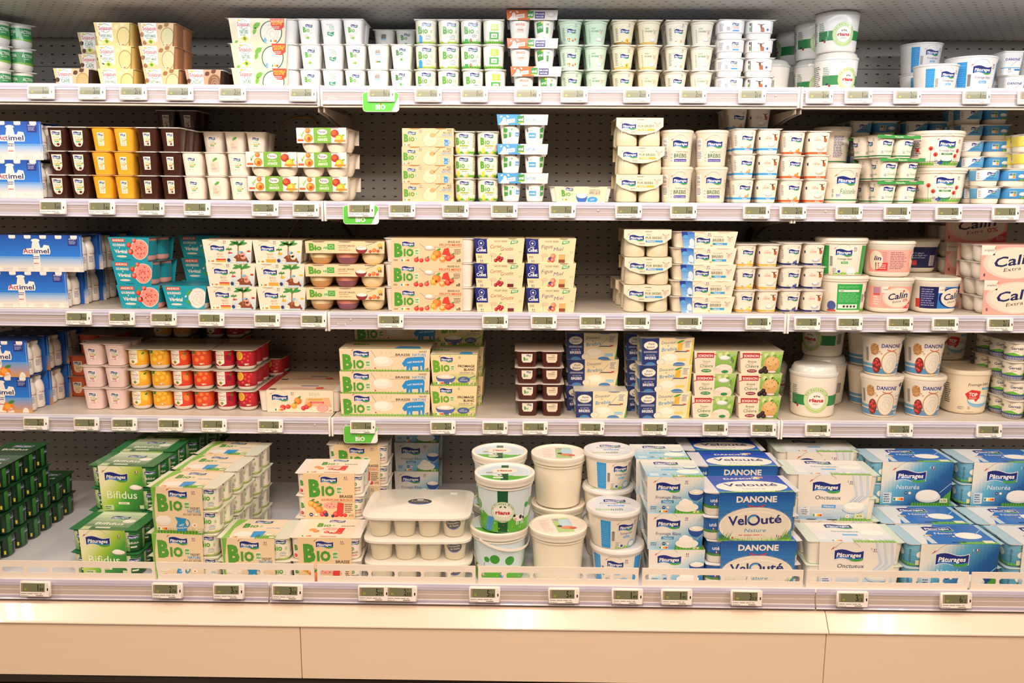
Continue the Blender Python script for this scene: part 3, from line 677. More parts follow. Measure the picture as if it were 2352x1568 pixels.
# ---------------------------------------------------------------- artwork
def a_soja(W, H, name, bg, bwl, txt='2f8a62', big=False, sw=None):
    a = Art(); a.R(-W/2, 0, W/2, H, bg, 1)
    x = -W*.5+W*(.30 if not big else .245); pw = W*(.42 if not big else .24)
    a.P([(x-pw/2, H), (x-pw/2, H*.22), (x, H*.06), (x+pw/2, H*.22), (x+pw/2, H)], 'f6f3ee', 2)
    a.T('Sojasun', x, H*.68, H*.17, 'c23444', 4, .01, w=pw*.92)
    for s in (1, -1): a.L(x-pw*.3, H*.76+s*H*.12, x, H*.76+s*H*.2, 1, '2f8a72', 3); a.L(x, H*.76+s*H*.2, x+pw*.3, H*.76+s*H*.12, 1, '2f8a72', 3)
    a.T(name, x, H*.38, H*.115 if len(name) > 8 else H*.16, txt, 4, .012, w=pw*(.8 if len(name) > 6 else .62))
    a.P([(x-pw*.34, H*.19), (x, H*.06), (x+pw*.34, H*.19), (x, H*.32)], 'e8d24a', 3); a.E(x, H*.19, pw*.12, H*.07, '4f9a3a', 4, 8)
    a.E(x-pw*.3, H*.92, pw*.12, H*.04, 'f0c22c', 4, 8); a.lines(x-pw*.3, H*.30, x+pw*.3, H*.36, 1, '7aa68c', 4, .5)
    if big:
        for px, py, ro, k in ((-W*.02, H*.72, 30, 1), (-W*.06, H*.50, 60, .8), (-W*.42, H*.06, 20, .5)): leafp(a, px, py, H*.42*k, H*.22*k, '74b93c', 3, ro)
        swirl(a, W*.24, H*.42, H*.52, H*.46, 'ece7da', '356a44', 3)
        a.items.append(([(W*.22, H), (W*.47, H), (W*.47, H*.66), (W*.40, H*.54), (W*.30, H*.56), (W*.24, H*.72)][::-1], 'dc3a28', 7)); a.T('NOUVELLE', W*.345, H*.84, H*.09, 'f6c83a', 8, .03, w=W*.21); a.T('RECETTE', W*.345, H*.74, H*.08, 'f6c83a', 8, .03, w=W*.17); a.lines(W*.27, H*.58, W*.42, H*.70, 2, 'f6e6e0', 8)
        leafp(a, W*.13, H*.12, 10, 14, '7db6dc', 7, 0); nutri(a, W*.23, H*.06, W*.12, 7, 1)
    else:
        for px, py in ((-.44, .5), (.12, .82), (.30, .93), (-.40, .15)): leafp(a, W*px, H*py, H*.26, H*.2, sw or 'cdb27c', 2, 30)
        swirl(a, W*.33, H*.40, H*.30, H*.38, bwl, 'a9885c', 3); nutri(a, W*.20, H*.03, W*.15, 6, 1)
    return a.clip(-W/2, W/2, 0, H)
def a_small(W, H, top='pat', lines=2, c='5c9a4a', foot=None, tag=None, round_=False, bgc='eee6d2'):
    a = Art(); w = W
    pts = [(-w/2, H), (w/2, H), (w/2, H*.28), (w*.4, H*.1), (w*.2, 0), (-w*.2, 0), (-w*.4, H*.1), (-w/2, H*.28)] if round_ else [(-w/2, H), (w/2, H), (w/2, 0), (-w/2, 0)]
    a.P(pts, bgc, 1); pat(a, 0, H*.82, w*.74, 2, ring=False); a.T('SOJA', 0, H*.50, H*.15, 'a9b48c', 3, .0, w=w*.62); a.R(-w*.3, H*.38, w*.32, H*.44, 'd8b23a', 2); leafp(a, w*.38, H*.46, w*.26, H*.09, '7db04a', 3, 40)
    a.R(-w*.26, H*.27, w*.24, H*.34, c, 2)
    if tag: a.E(w*.12, H*.14, w*.17, H*.085, tag, 3, 10); a.lines(-w*.36, H*.08, -w*.06, H*.18, 2, '9a8f80', 3)
    return a
def shiftart(a, dx, dy): return Art().add(a, dx, dy)
def two(f, g): return [f, g]
def wrapbase(): return Art()
# ================= row 1
r = 1
a = Art(); a.R(-95, 24, 95, 52, '3d9a58', 1); a.P([(-95, 16), (-95, 24.5), (95, 24.5), (95, 19), (40, 16), (0, 20), (-30, 23)], '83c24e', 1)
for k in range(4): a.T('ACTIVIA', -66+k*44, 38, 8.5, 'f2f5ee', 2, .02, w=31); a.lines(-75+k*44, 32, -58+k*44, 35, 1, 'dfeedd', 2, .6)
P = pack('yogurt_pack', 'yogurt pack', 2, 3, 57, 60, 62.3, 'acti', 'f2f0ec', arts=[a], shifts=[0, 25])
S(P, 1, [-93, -96, -99], 'white cups with green bands, slanted pack at the far left edge', rz=-33, y=45, grp='green banded yogurt packs', jit=0)
def soja_pack(name, bg, bwl, cupc, sw=None):
    A = a_soja(94, 57.3, name, bg, bwl, sw=sw)
    return pack('dessert_pack', 'dessert pack', 2, 2, 51, 63, 57.5, 'sq', cupc, wrap=dict(w1=94, w0=79, art=A, c=bg, notop=True, dx=-3, yf=1.2, lean=3), lid='e6d3bf')
Pcaf = soja_pack('CAFE', 'd9bf96', 'cfae6e', '3a2a20', '5a3420'); Pvan = soja_pack('SAVEUR VANILLE', 'ecd58e', 'e8d48a', 'd9b864', 'f2e6b4'); Pnoi = soja_pack('NOISETTE AMANDE', 'e2c698', 'd6cf9c', 'b57e56', 'a0703c'); Pcho = soja_pack('CHOCOLAT', 'caa284', '8a5a3a', '3a2018', '6a3a24')
S(Pcaf, 1, [168], 'coffee dessert four-pack with dark cups, low pile at the left front of the top shelf')
S(Pcaf, 1, [224, 223, 221], 'coffee dessert four-pack in the rear, left behind the vanilla stack', y=165, grp='coffee dessert packs in the rear')
S(Pvan, 1, [270, 265, 261], 'vanilla dessert four-pack in pale yellow card', grp='vanilla dessert packs')
S(Pnoi, 1, [374, 364, 362], 'hazelnut almond dessert four-pack with tan cups', grp='hazelnut dessert packs')
S(Pcho, 1, [470], 'single chocolate dessert four-pack with a red flash on the top shelf')
A = a_soja(172, 61.5, 'NATURE', 'ecdfc0', 'ece7da', big=True)
P = pack('yogurt_pack', 'yogurt pack', 2, 1, 94, 100, 62, 'sq', 'f0eeea', wrap=dict(w1=150, w0=136, art=Art().add(A, 0, 0, 150/172, 1), c='ecdfc0', notop=True, dx=-10, yf=1.2, lean=3))
S(P, 1, [607, 605, 601], 'large plain soy pack with green leaves and red corner flash', grp='large plain soy packs')
def a_biolab(k, W=34, H=46):
    a = Art(); a.P([(-W/2, 4), (W/2, 4), (W/2, H-6), (W*.3, H), (-W*.3, H), (-W/2, H-6)], 'f3efea', 1)
    if k == 0: pat(a, 4, H*.80, 19, 2, ring=False); bio(a, -14, H*.47, 12, '5fae3c', 2, False); a.R(4, H*.36, 12, H*.5, 'd9ecd2', 2); a.E(-4, H*.26, 8, 5, 'e9dfd6', 2, 10); a.E(0, H*.16, 4, 3.4, '8cc63c', 3, 8); leafp(a, -6, H*.16, 6, 3, '8cc63c', 3)
    elif k == 1: a.T('SPECIALITE', -2, H*.84, 2.6, '6c6660', 2, 0, w=18); a.T('SOJA', 4, H*.70, 5.4, '7cbf9c', 2, .02, w=14); a.T('NATURE', 5, H*.60, 2.8, '6c6660', 2, 0, w=14); a.L(-12, H*.55, 11, H*.55, .5, '9a948c', 2); a.P([(-9, H*.50), (0, H*.45), (11, H*.5), (9, H*.30), (3, H*.24), (-5, H*.28), (-10, H*.34)], '2c9a78', 2); a.T('SANS', -3, H*.37, 3, 'f2f5ee', 3, .02, w=8, rot=-6); a.T('LACTOSE', 1, H*.31, 3, 'f2f5ee', 3, .02, w=12, rot=-6)
    elif k == 2: a.R(-9, H*.60, 9, H*.92, 'f0e4d8', 1); a.T('YAOURT', 0, H*.80, 3, '6c6058', 2, 0, w=12); a.T('BRASSE', 0, H*.72, 3, '6c6058', 2, .01, w=13); a.R(-8, H*.60, 8, H*.67, '9cc8ea', 2); a.E(0, H*.38, 9.5, 8, 'e6e4de', 2, 14); a.E(0, H*.42, 8, 5, 'fbfaf6', 3, 14); a.R(-8, H*.2, 8, H*.28, '4a9a4a', 3); a.E(-5, H*.24, 3, 2.4, 'd8a04a', 4, 8)
    elif k == 3: pat(a, 4, H*.88, 17, 2, ring=False); bio(a, -14, H*.60, 12, '3f8a4c', 2, False); a.R(-5, H*.26, 6, H*.46, 'dcead6', 2); a.R(-3, H*.30, 4, H*.42, '6fb45a', 3)
    return a
L4 = [a_biolab(k) for k in range(4)]
L4 = [shiftart(x, 0, 8) for x in L4]
P = pack('yogurt_pack', 'yogurt pack', 3, 2, 59, 60, 62.3, 'sq', 'f2efec', arts=[L4[0], L4[1], L4[0]])
S(P, 1, [762, 763, 758], 'white three-wide soy yogurt pack with a green leaf label', grp='white three-wide packs')
P = pack('yogurt_pack', 'yogurt pack', 2, 2, 61, 60, 62.3, 'sq', 'f3f1e6', arts=[L4[2], L4[3]])
S(P, 1, [893, 894], 'creamy white two-wide Bio pack at the front beside three-wide stack', grp='white two-wide Bio packs')
S(P, 1, [908, 907, 906], 'shaded white two-wide Bio pack at the rear of the top shelf', y=165, grp='white two-wide Bio packs in the rear')
def a_biocup(k, H=62):
    a = Art(); W = 150
    a.R(-W/2, 3, W/2, 56, {0: 'f0ead6', 1: 'f0ecdc', 2: 'f2efe6', 3: 'f2efe0', 4: 'f2ead8'}[k], 1)
    gy = ('9cc64a', 'c4d96a', 'b4d05a') if k < 2 else ('4f9a2c', '6fb83c', '8fcc50')
    grass(a, -W/2, W/2, 3, 9 if k < 2 else 12, 2, gy, 70)
    def one(dx):
        bio(a, -20+dx, 27, 17, '5fa83c', 4, False); pat(a, 4+dx, 49, 24, 4, ring=False); a.R(14+dx, 28, 19+dx, 36, 'b4d69c', 3)
        if k == 0: a.P([(-20+dx, 4), (-9+dx, 4), (-8+dx, 18), (-12+dx, 24), (-19+dx, 23)], '3a9ad2', 5); a.T('YAOURT', 8+dx, 21, 2.6, '5a544e', 4, 0, w=12); a.T('NATURE', 8+dx, 17, 3.2, '5fb0de', 4, .01, w=17); a.lines(0+dx, 12, 18+dx, 15, 1, '7a746c', 4)
        if k == 1: a.E(-13+dx, 10, 8, 6, 'f4f2ec', 5, 12); a.T('YAOURT', 8+dx, 21, 2.6, '5a544e', 4, 0, w=12); a.T('NATURE', 8+dx, 17, 3.2, '5fb0de', 4, .01, w=17); a.lines(0+dx, 12, 18+dx, 15, 1, '7a746c', 4)
        if k == 2: a.R(-19+dx, 4, -9+dx, 14, '3fa84a', 5); a.T('0', -2+dx, 6, 9, 'b0485a', 6, .03); fr(a, 12+dx, 53, 5, 4); a.lines(2+dx, 18, 16+dx, 25, 2, '6a645c', 4)
        if k == 4: a.R(-8+dx, 22, 18+dx, 25, 'b8c43a', 4); a.T('CITRON', 4+dx, 22.4, 2.2, '5a6a2a', 5, 0, w=20); a.P([(-17+dx, 4), (-8+dx, 4), (-9+dx, 20), (-15+dx, 18)], 'e8d43a', 5); a.lines(-2+dx, 17, 17+dx, 20, 1, '7a746c', 4); a.E(8+dx, 8, 7, 5, 'e6e2da', 5, 12); a.E(13+dx, 6, 4, 3.4, 'f0d43a', 6, 10)
    if k == 3:
        a.R(-7, 35, 14, 51, 'b4cc3c', 4); a.lines(-4, 37, 11, 49, 3, 'e6f0c0', 5); a.R(3, 31, 4, 35, 'b4cc3c', 4); a.R(-11, 13, 15, 31, '4fae4a', 4); a.R(-6, 17, 10, 27, 'e4f0dc', 5); a.T('AB', 2, 19, 5, '4fae4a', 6, .03); bio(a, 45, 27, 17, '5fa83c', 4, False)
    else: one(0); a.lines(30, 18, 48, 52, 9, '8a8478', 4)
    return a
Bc = [a_biocup(k) for k in range(5)]
P = pack('yogurt_pack', 'yogurt pack', 2, 2, 60, 58, 62.3, 'rd', 'f0ece0', arts=[Bc[0], Bc[1]], shifts=[0, 5])
S(P, 1, [1002, 1003, 1003], 'round Bio cup pack with a pale blue milk jug print', grp='Bio cup packs with blue jug')
P = pack('yogurt_pack', 'yogurt pack', 2, 2, 59, 58, 62.3, 'rd', 'f0ece0', arts=[Bc[2], Bc[3]], shifts=[2, 0])
S(P, 1, [1111, 1107, 1107], 'Bio cup pack with green grass and an organic seal', grp='Bio zero percent packs')
def a_vrai(k, side):
    W = 130; a = Art(); a.R(-75, 3, 75, 60, 'f6f3ec', 1)
    oc = 'e0703c' if side == 'g' else '4aa0d8'
    if k == 0:
        if side == 'g': a.T('BRASSE', -2, 33, 5.4, oc, 3, .02, w=27); a.T('AU LAIT DE', -2, 28, 1.8, oc, 3, 0, w=12); a.T('CHEVRE', -2, 20, 5, oc, 3, .02, w=21); a.L(-14, 17, 10, 17, .6, oc, 3)
        else: a.P([(-28, 14), (-14, 16), (-12, 40), (-26, 42)], '4a9a48', 3); a.T('vrai', -20, 26, 6, 'f2f5ee', 4, .02, w=12); a.T('1', -5, 36, 5, 'c04a40', 3, .02); a.E(1, 38, 2.6, 2.4, '6ab04a', 3, 8); a.R(-8, 18, -1, 31, '5aa85a', 3); a.E(14, 48, 3.6, 3.6, '3a4a8a', 3, 10); a.R(13, 20, 32, 31, '56a8dc', 3); a.T('BREBIS', 22, 23, 3.4, 'f2f5f8', 4, .02, w=14)
    if k == 1:
        a.P([(-22, 14), (-1, 18), (-3, 44), (-24, 40)], '4a9a48', 3); a.T('vrai', -12, 26, 8, 'f2f5ee', 4, .02, w=17, rot=6); leafp(a, -4, 41, 10, 5, 'e8d43a', 4, 30); a.T('1', 9, 33, 6, 'c04a40', 3, .02); a.E(14, 36, 2.6, 2.4, '6ab04a', 3, 8); a.R(8, 14, 15, 29, '5aa85a', 3)
    if k == 2:
        a.T('BRASSE', 18, 30, 5, oc, 3, .02, w=26) if side == 'g' else a.R(-18, 16, 6, 29, '56a8dc', 3); a.E(-22, 36, 3, 5, '3a4a8a', 3, 10); a.lines(-16, 34, -2, 37, 1, '6ab04a', 3)
        if side != 'g': a.T('BREBIS', -6, 20, 4, 'f2f5f8', 4, .02, w=19); a.P([(20, 14), (34, 18), (34, 44), (18, 40)], '4a9a48', 3); a.T('vrai', 27, 26, 7, 'f2f5ee', 4, .02, w=13)
    return a
def a_vband(W, H, side):
    a = Art(); oc = 'e0703c' if side == 'g' else '4f9fd8'
    a.R(-W/2, 0, -W*.04, H, oc, 1); a.R(-W*.04, 0, W/2, H, 'ebe6e0', 1); a.P([(-W*.48, 0), (-W*.40, H*.42), (-W*.30, H*.3), (-W*.28, 0)], 'f2eee8', 2)
    a.E(-W*.36, H*.45, 5, H*.3, 'efe6de', 3, 12); leafp(a, -W*.42, H*.78, 8, 4, 'efe6de', 3, 30); leafp(a, -W*.29, H*.8, 8, 4, 'efe6de', 3, -30)
    a.P([(-W*.31, H*.15), (-W*.15, H*.25), (-W*.15, H*.62), (-W*.31, H*.52)], 'f2e9e2', 3); a.T('CHEVRE' if side == 'g' else 'BREBIS', -W*.23, H*.30, H*.17, oc, 4, .01, w=W*.12, rot=4)
    a.P([(-W*.10, H*.12), (W*.03, H*.2), (W*.03, H*.88), (-W*.10, H*.86)], '3f9448', 3); a.T('vrai', -W*.035, H*.38, H*.3, 'f4f6f0', 4, .03, w=W*.10, rot=4); a.R(-W*.09, H*.16, W*.02, H*.24, 'c8d43a', 4)
    if side == 'g': a.R(W*.055, H*.14, W*.25, H*.80, '3a3c86', 3); a.T('BRASSE', W*.153, H*.52, H*.17, 'f0eef4', 4, .02, w=W*.17); a.T('NATURE', W*.153, H*.24, H*.17, 'f0eef4', 4, .02, w=W*.15)
    else: a.T('NATURE', W*.16, H*.36, H*.26, '56aee0', 4, .01, w=W*.20)
    a.E(W*.38, H*.5, W*.07, H*.26, 'd9d3c8', 3, 14); a.E(W*.37, H*.58, W*.055, H*.18, 'f6f3ec', 4, 14)
    return a
for side, rr, us, h, W_, dsc in (('g', 1, [1231, 1223, 1222], 70, 134, 'goat yogurt four-pack with an orange and white card band'), ('s', 2, [1201, 1200, 1200], 75.6, 136, 'sheep yogurt four-pack with a sky blue and white card band')):
    P = pack('yogurt_pack', 'yogurt pack', 2, 2, W_/2-3, 64, h-.3, 'cup', 'f6f3ec', arts=[a_vrai(0, side), a_vrai(1, side)] if side == 'g' else [a_vrai(0, side), a_vrai(2, side)], shifts=[4, -2],
             wrap=dict(w1=W_, w0=W_-5, h0=h-25 if side == 'g' else h-27, art=a_vband(W_, 25 if side == 'g' else 27, side), c='ebe6e0', yf=1.5)); P.h = h
    S(P, rr, us, dsc, grp='banded %s yogurt packs' % ('goat' if side == 'g' else 'sheep'))
def a_taper(k, H=62):
    a = Art(); bgc = {'m': 'cfe6cf', 'y': 'f0e6c8', 'b': 'f2ecd8'}[k[0]]; a.R(-90, 3, 90, 52, bgc, 1)
    if k[0] == 'y': a.R(-90, 3, 90, 9, 'efc85a', 1)
    if k[1] == '0':
        pat(a, 3, 35, 27, 3); fr(a, 13, 49, 5, 3); a.lines(-30, 12, -18, 44, 9, '7d7a70', 3)
        if k[0] == 'm': nutri(a, -16, 14, 14, 3, 0); fruit(a, 8, 12, 3, 'd8502c', 'e88a4a', 4); fruit(a, 17, 15, 3, 'd8a03a', 'b8602c', 4)
        elif k[0] == 'y': a.E(12, 12, 7, 6, 'f0b82c', 3, 7); leafp(a, 12, 12, 20, 5, 'f2c84a', 4, 30); a.E(12, 12, 2, 2, '7a4a1c', 5, 8)
        else: fruit(a, 14, 11, 3.4, 'e09a4a', 'f0c27a', 4); leafp(a, 8, 13, 12, 5, 'f2e9d8', 4, 10)
        a.lines(-8, 9, 0, 12, 1, '4a5a4a', 3)
    else:
        a.T('YAOURT', -9, 40, 3.4, '4f7a5c', 3, 0, w=13); a.T('PUR BREBIS', -4, 33, 4, '3f8a5c', 3, .01, w=24); sheep(a, 16, 27, 15, 3); spoon(a, 10, 14, 20, 'eceae4', 5); a.lines(-26, 8, -20, 40, 8, '8fa08c', 3)
    return a
for k, us, c, dsc in (('m', [1343, 1341, 1341], 'd4e8d2', 'mint green tapered sheep yogurt pack'), ('y', [1463, 1463, 1464], 'f2ead2', 'cream vanilla sheep yogurt pack with yellow flowers'), ('b', [1585, 1587, 1588], 'f3eddc', 'cream plain sheep yogurt pack with bright blue lid corners')):
    t = Art(); t.P([(-64, 2), (-40, 1), (-26, 24), (-62, 40)], {'m': '3a92d8', 'y': 'e6c83a', 'b': '3a9ae0'}[k], 1); t.P([(4, 2), (30, 1), (40, 24), (10, 40)], {'m': '3a92d8', 'y': 'e6c83a', 'b': '3a9ae0'}[k], 1)
    P = pack('yogurt_pack', 'yogurt pack', 2, 2, 67, 66, 62.3, 'cone', c, arts=[a_taper(k+'0'), a_taper(k+'1')], topart=t, lid='e8e6e2')
    S(P, 1, us, dsc, grp='tapered sheep yogurt packs')
def a_goatlow(k):
    a = Art(); a.R(-110, 14, 110, 41, 'f3f0f0', 1)
    if k == 0: pat(a, 6, 35, 17, 3, ring=False); a.T('CHEVRE', 8, 23.5, 5, 'd86a58', 3, 0, w=17); a.lines(-3, 29, 19, 31, 1, 'dd9080', 3); a.R(-1, 18, 17, 21.5, '4a9ce0', 3); a.lines(-17, 20, -8, 29, 3, '6a645c', 3); a.lines(-38, 18, -24, 38, 6, '9088a8', 3)
    else: a.R(-34, 18, -30, 30, '76b83a', 3); a.R(-33, 21, -31, 27, '2a3a1a', 4); a.R(-29, 17, -27, 40, '2a2a2a', 3); a.R(-34, 33, -30, 40, '4a3a3a', 3); goat(a, -2, 17, 20, 3); a.E(16, 23, 3.4, 3.2, '4a58a8', 3, 8); a.lines(22, 22, 26, 24, 1, 'cc8a80', 3)
    return a
P = pack('cheese_pack', 'cheese pack', 2, 2, 76, 74, 47, 'short', 'f6f4f2', arts=[a_goatlow(0), a_goatlow(1)])
S(P, 1, [1713, 1714, 1717, 1718], 'low wide white goat cheese pack with an orange goat print', grp='low goat cheese packs', rz=[-2, -1, 2, 3])
# tall tubs with domed lids
def tub(name, cat, h, D, prof, n, c, art, lid='clear', shift=0, lidart=None, hb=None, rimc=None, asp=1, cups=None):
    """prof in fractions of the body height hb and of the diameter"""
    hb = hb or h; P = Proto(name, cat); P.h = h; P.w = D; R_ = D/2; pr = [(z*hb, q*D) for z, q in prof]; cy = R_*asp
    b = MB(); lathe(b, pr, n, c, asp=asp, N=40, cy=0, cap1=True)
    if art: b.art(Art().add(art).clip(-1e4, 1e4, .9, hb*.95), wrapper(pr, n, asp, shift=shift), 4)
    P.part('tub_body', b.build('tub'), 'tub', (0, cy, 0))
    b = MB(); rc = rimc or c
    if lid == 'dome':
        lathe(b, [(hb-7, .49*D), (hb-6, .5*D), (hb, .5*D), (hb+1, .47*D), (hb+(h-hb)*.55, .455*D), (h-2, .42*D), (h-.2, .38*D)], n, 'eef0ea', asp=asp, N=40); mt = 'clear2'
    elif lid == 'flat':
        lathe(b, [(hb-5, .49*D), (hb-4.5, .5*D), (h-3, .5*D), (h-.2, .485*D), (h-.2, .465*D), (h-2, .45*D)], n, rc, asp=asp, N=40); mt = 'tub'
        if lidart: b.art(lidart, topfn(h-2), None, .1)
    else:
        lathe(b, [(hb-5, .488*D), (hb-4.5, .5*D), (hb-.5, .5*D), (h-1.5, .485*D), (h-.2, .46*D), (h-.3, .44*D)], n, rc, asp=asp, N=40); mt = 'tub' if lid == 'solid' else 'clear2'
        if lidart: b.art(lidart, topfn(h-.2), None, .1)
    P.part('lid', b.build('lid'), mt, (0, cy, 0)); P.d = D*asp
    return P
M['clear2'] = mat('frosted_plastic', .22, coat=.4, alpha=.82)
STR = [(0, .40), (.02, .425), (.07, .44), (.9, .485), (.97, .488)]
def a_rians(D, H, blk=0):
    a = Art(); k = H/97
    a.R(-D*.62, 28*k, D*.62, 52*k, '2f8a4c', 1) if blk == 0 else None
    if blk == 0: a.R(-D*1.57, 28*k, -D*.62, 52*k, 'f6f4f0', 2)
    a.E(0, 42*k, 30*k, 30*k, 'cfe3a8', 3, 28); a.ring(0, 42*k, 30*k, 30*k, .8, '9cc070', 4); a.E(0, 42*k, 20.5*k, 20.5*k, 'f4f3ea', 4, 24); a.ring(0, 42*k, 20.5*k, 20.5*k, .6, '9ab07a', 5)
    a.T('rians', 0, 38*k, 8*k, 'c82c30', 6, .04, w=33*k); leafp(a, -5*k, 51*k, 6*k, 3*k, '2f7a44', 6, 30); leafp(a, 5*k, 51*k, 6*k, 3*k, '2f7a44', 6, -30); a.E(0, 52*k, 1.6*k, 2.4*k, 'd8403a', 7, 8)
    for i, ch in enumerate('La Faisselle'):
        t = math.radians(150-i*120/11)
        if ch != ' ': a.T(ch, 25*k*math.cos(t), 42*k+25*k*math.sin(t)-1.5*k, 4.2*k, '4a7a3c', 6, .0, rot=math.degrees(t)-90)
    a.lines(-8*k, 31*k, 8*k, 35*k, 2, '8a9a7c', 6); a.ring(0, 42*k, 26.5*k, 26.5*k, 1.2*k, '9cc848', 5, 215, 325, 12)
    a.lines(-D*.60, 30*k, -D*.44, 74*k, 10, '6f8f78', 3) if blk == 0 else None
    a.lines(-D*1.0, 20*k, -D*.66, 78*k, 12, '5a645c', 3); a.bars(D*.66, 30*k, D*.80, 56*k, '3a4a40', 3); a.E(-D*.5, 30*k, 4*k, 3*k, '3a3440', 4, 10); a.E(-D*.44, 26*k, 3.4*k, 3*k, 'b8343a', 4, 10)
    return a
AR = a_rians(116, 97); AR2 = a_rians(130, 120)
Pr = tub('cheese_tub', 'cheese tub', 112, 114, STR, 2, 'f6f4f0', AR, 'dome', hb=98); Prs = tub('cheese_tub', 'cheese tub', 112, 114, STR, 2, 'f6f4f0', AR, 'dome', hb=98, shift=17); Prb = tub('cheese_tub', 'cheese tub', 112, 114, STR, 2, 'f6f4f0', AR, 'dome', hb=98, shift=-92)
S(Prs, 1, [1937], 'round green labelled faisselle tub, lower one of the front pair on the top shelf', jit=0)
z = SURF[1]+112.5; Pr.place(x_at(1940, RY+24, z+50), RY+24, z, 0, 'Round green labelled faisselle tub nearly touching the ceiling, upper one of the front pair', None)
S(Pr, 1, [1885, 1888], 'faisselle tub with dome lid, second column from the front', y=141, grp='tall faisselle tubs in the rear', jit=0)
S(Prb, 1, [1841, 1842], 'faisselle tub with its barcode turned forward, third column', y=257, grp='tall faisselle tubs in the rear', jit=0)
S(Prb, 1, [1779], 'lone faisselle tub half hidden behind the low goat packs', y=150)
def a_fb(D, H, green=False, txt='Fromage blanc', full=False):
    a = Art(); k = H/82; m = '2f9ae0' if not green else '2fa048'
    a.R(-D*.50, 3*k, -D*.30, 70*k, m, 2); a.lines(-D*.49, 12*k, -D*.31, 66*k, 12, '7cc0f0' if not green else '7ad08a', 3, .2)
    a.R(-D*.285, 22*k, -D*.20, 48*k, 'f2f0ec', 2); a.bars(-D*.28, 22*k, -D*.21, 46*k, '3a3634', 3)
    pat(a, 2*k, 54*k, 40*k, 3); fr(a, 27*k, 62*k, 6*k, 3); a.T(txt, 5*k, 37*k, 5.4*k, '4a4a8a' if not green else '5a5650', 3, -.004, w=36*k, sh=.15); a.R(-4*k, 28*k, 14*k, 33*k, '56aee6' if not green else '4aae4a', 3); a.T('Nature', 5*k, 29*k, 3*k, 'f4f6f8', 4, .01, w=13*k)
    grass(a, -D*.2, D*.42, 3*k, 9*k, 2, ('6fb83c', '8ccc4a', 'a4d860'), 30); a.E(-8*k, 10*k, 6*k, 5*k, 'f4f2ee', 5, 12); a.E(-8*k, 10*k, 4*k, 3.4*k, '3a4aa0', 6, 10)
    a.R(-24*k, 6*k, -14*k, 20*k, 'f2f0ec', 4); a.lines(-24*k, 7*k, -14*k, 19*k, 4, '5a5450', 5); a.E(24*k, 10*k, 13*k, 11*k, '8cc8ec' if not green else 'e9e6f0', 4, 18); a.E(24*k, 12*k, 10*k, 6*k, 'e4eef4', 5, 16)
    a.R(D*.42, 3*k, D*.62, 70*k, m, 2)
    return a
P = tub('cheese_tub', 'cheese tub', 82, 116, [(0, .38), (.02, .40), (.08, .42), (.9, .475), (.97, .485)], 2, 'f6f4f2', a_fb(116, 82), 'lid', shift=8)
S(P, 1, [2134, 2136], 'small blue edged fromage blanc tub in the rear right pair', y=190, grp='small fromage blanc tubs on the top shelf')
S(P, 1, [2172], 'small blue edged fromage blanc tub half hidden behind the big one', y=24)
P = tub('cheese_tub', 'cheese tub', 108, 132, [(0, .37), (.02, .39), (.08, .41), (.88, .475), (.97, .49)], 2, 'f7f5f4', a_fb(132, 108), 'flat', rimc='f2f4f6')
S(P, 1, [2257], 'largest blue edged fromage blanc tub with a rounded white rim on the top shelf', y=55)
def a_one(H):
    a = Art(); a.R(-100, 3, 100, H*.85, 'eef0f0', 1); a.T('DANONE', -4, H*.62, 6, '2a3a9a', 3, .02, w=40); a.R(-40, H*.30, 40, H*.34, '6ab0dc', 2); a.R(4, H*.2, 24, H*.27, '2a78c8', 3); fr(a, -14, H*.22, 7, 3); a.L(-8, H*.4, 24, H*.8, .8, '8a8f98', 3); return a
P = pack('yogurt_pack', 'yogurt pack', 2, 2, 62, 62, 62.3, 'sq', 'f2f2f0', arts=[a_one(62)])
S(P, 1, [2362, 2358], 'white yogurt pack with thin blue lines at the right picture edge', y=95, grp='blue lined packs at the right edge')

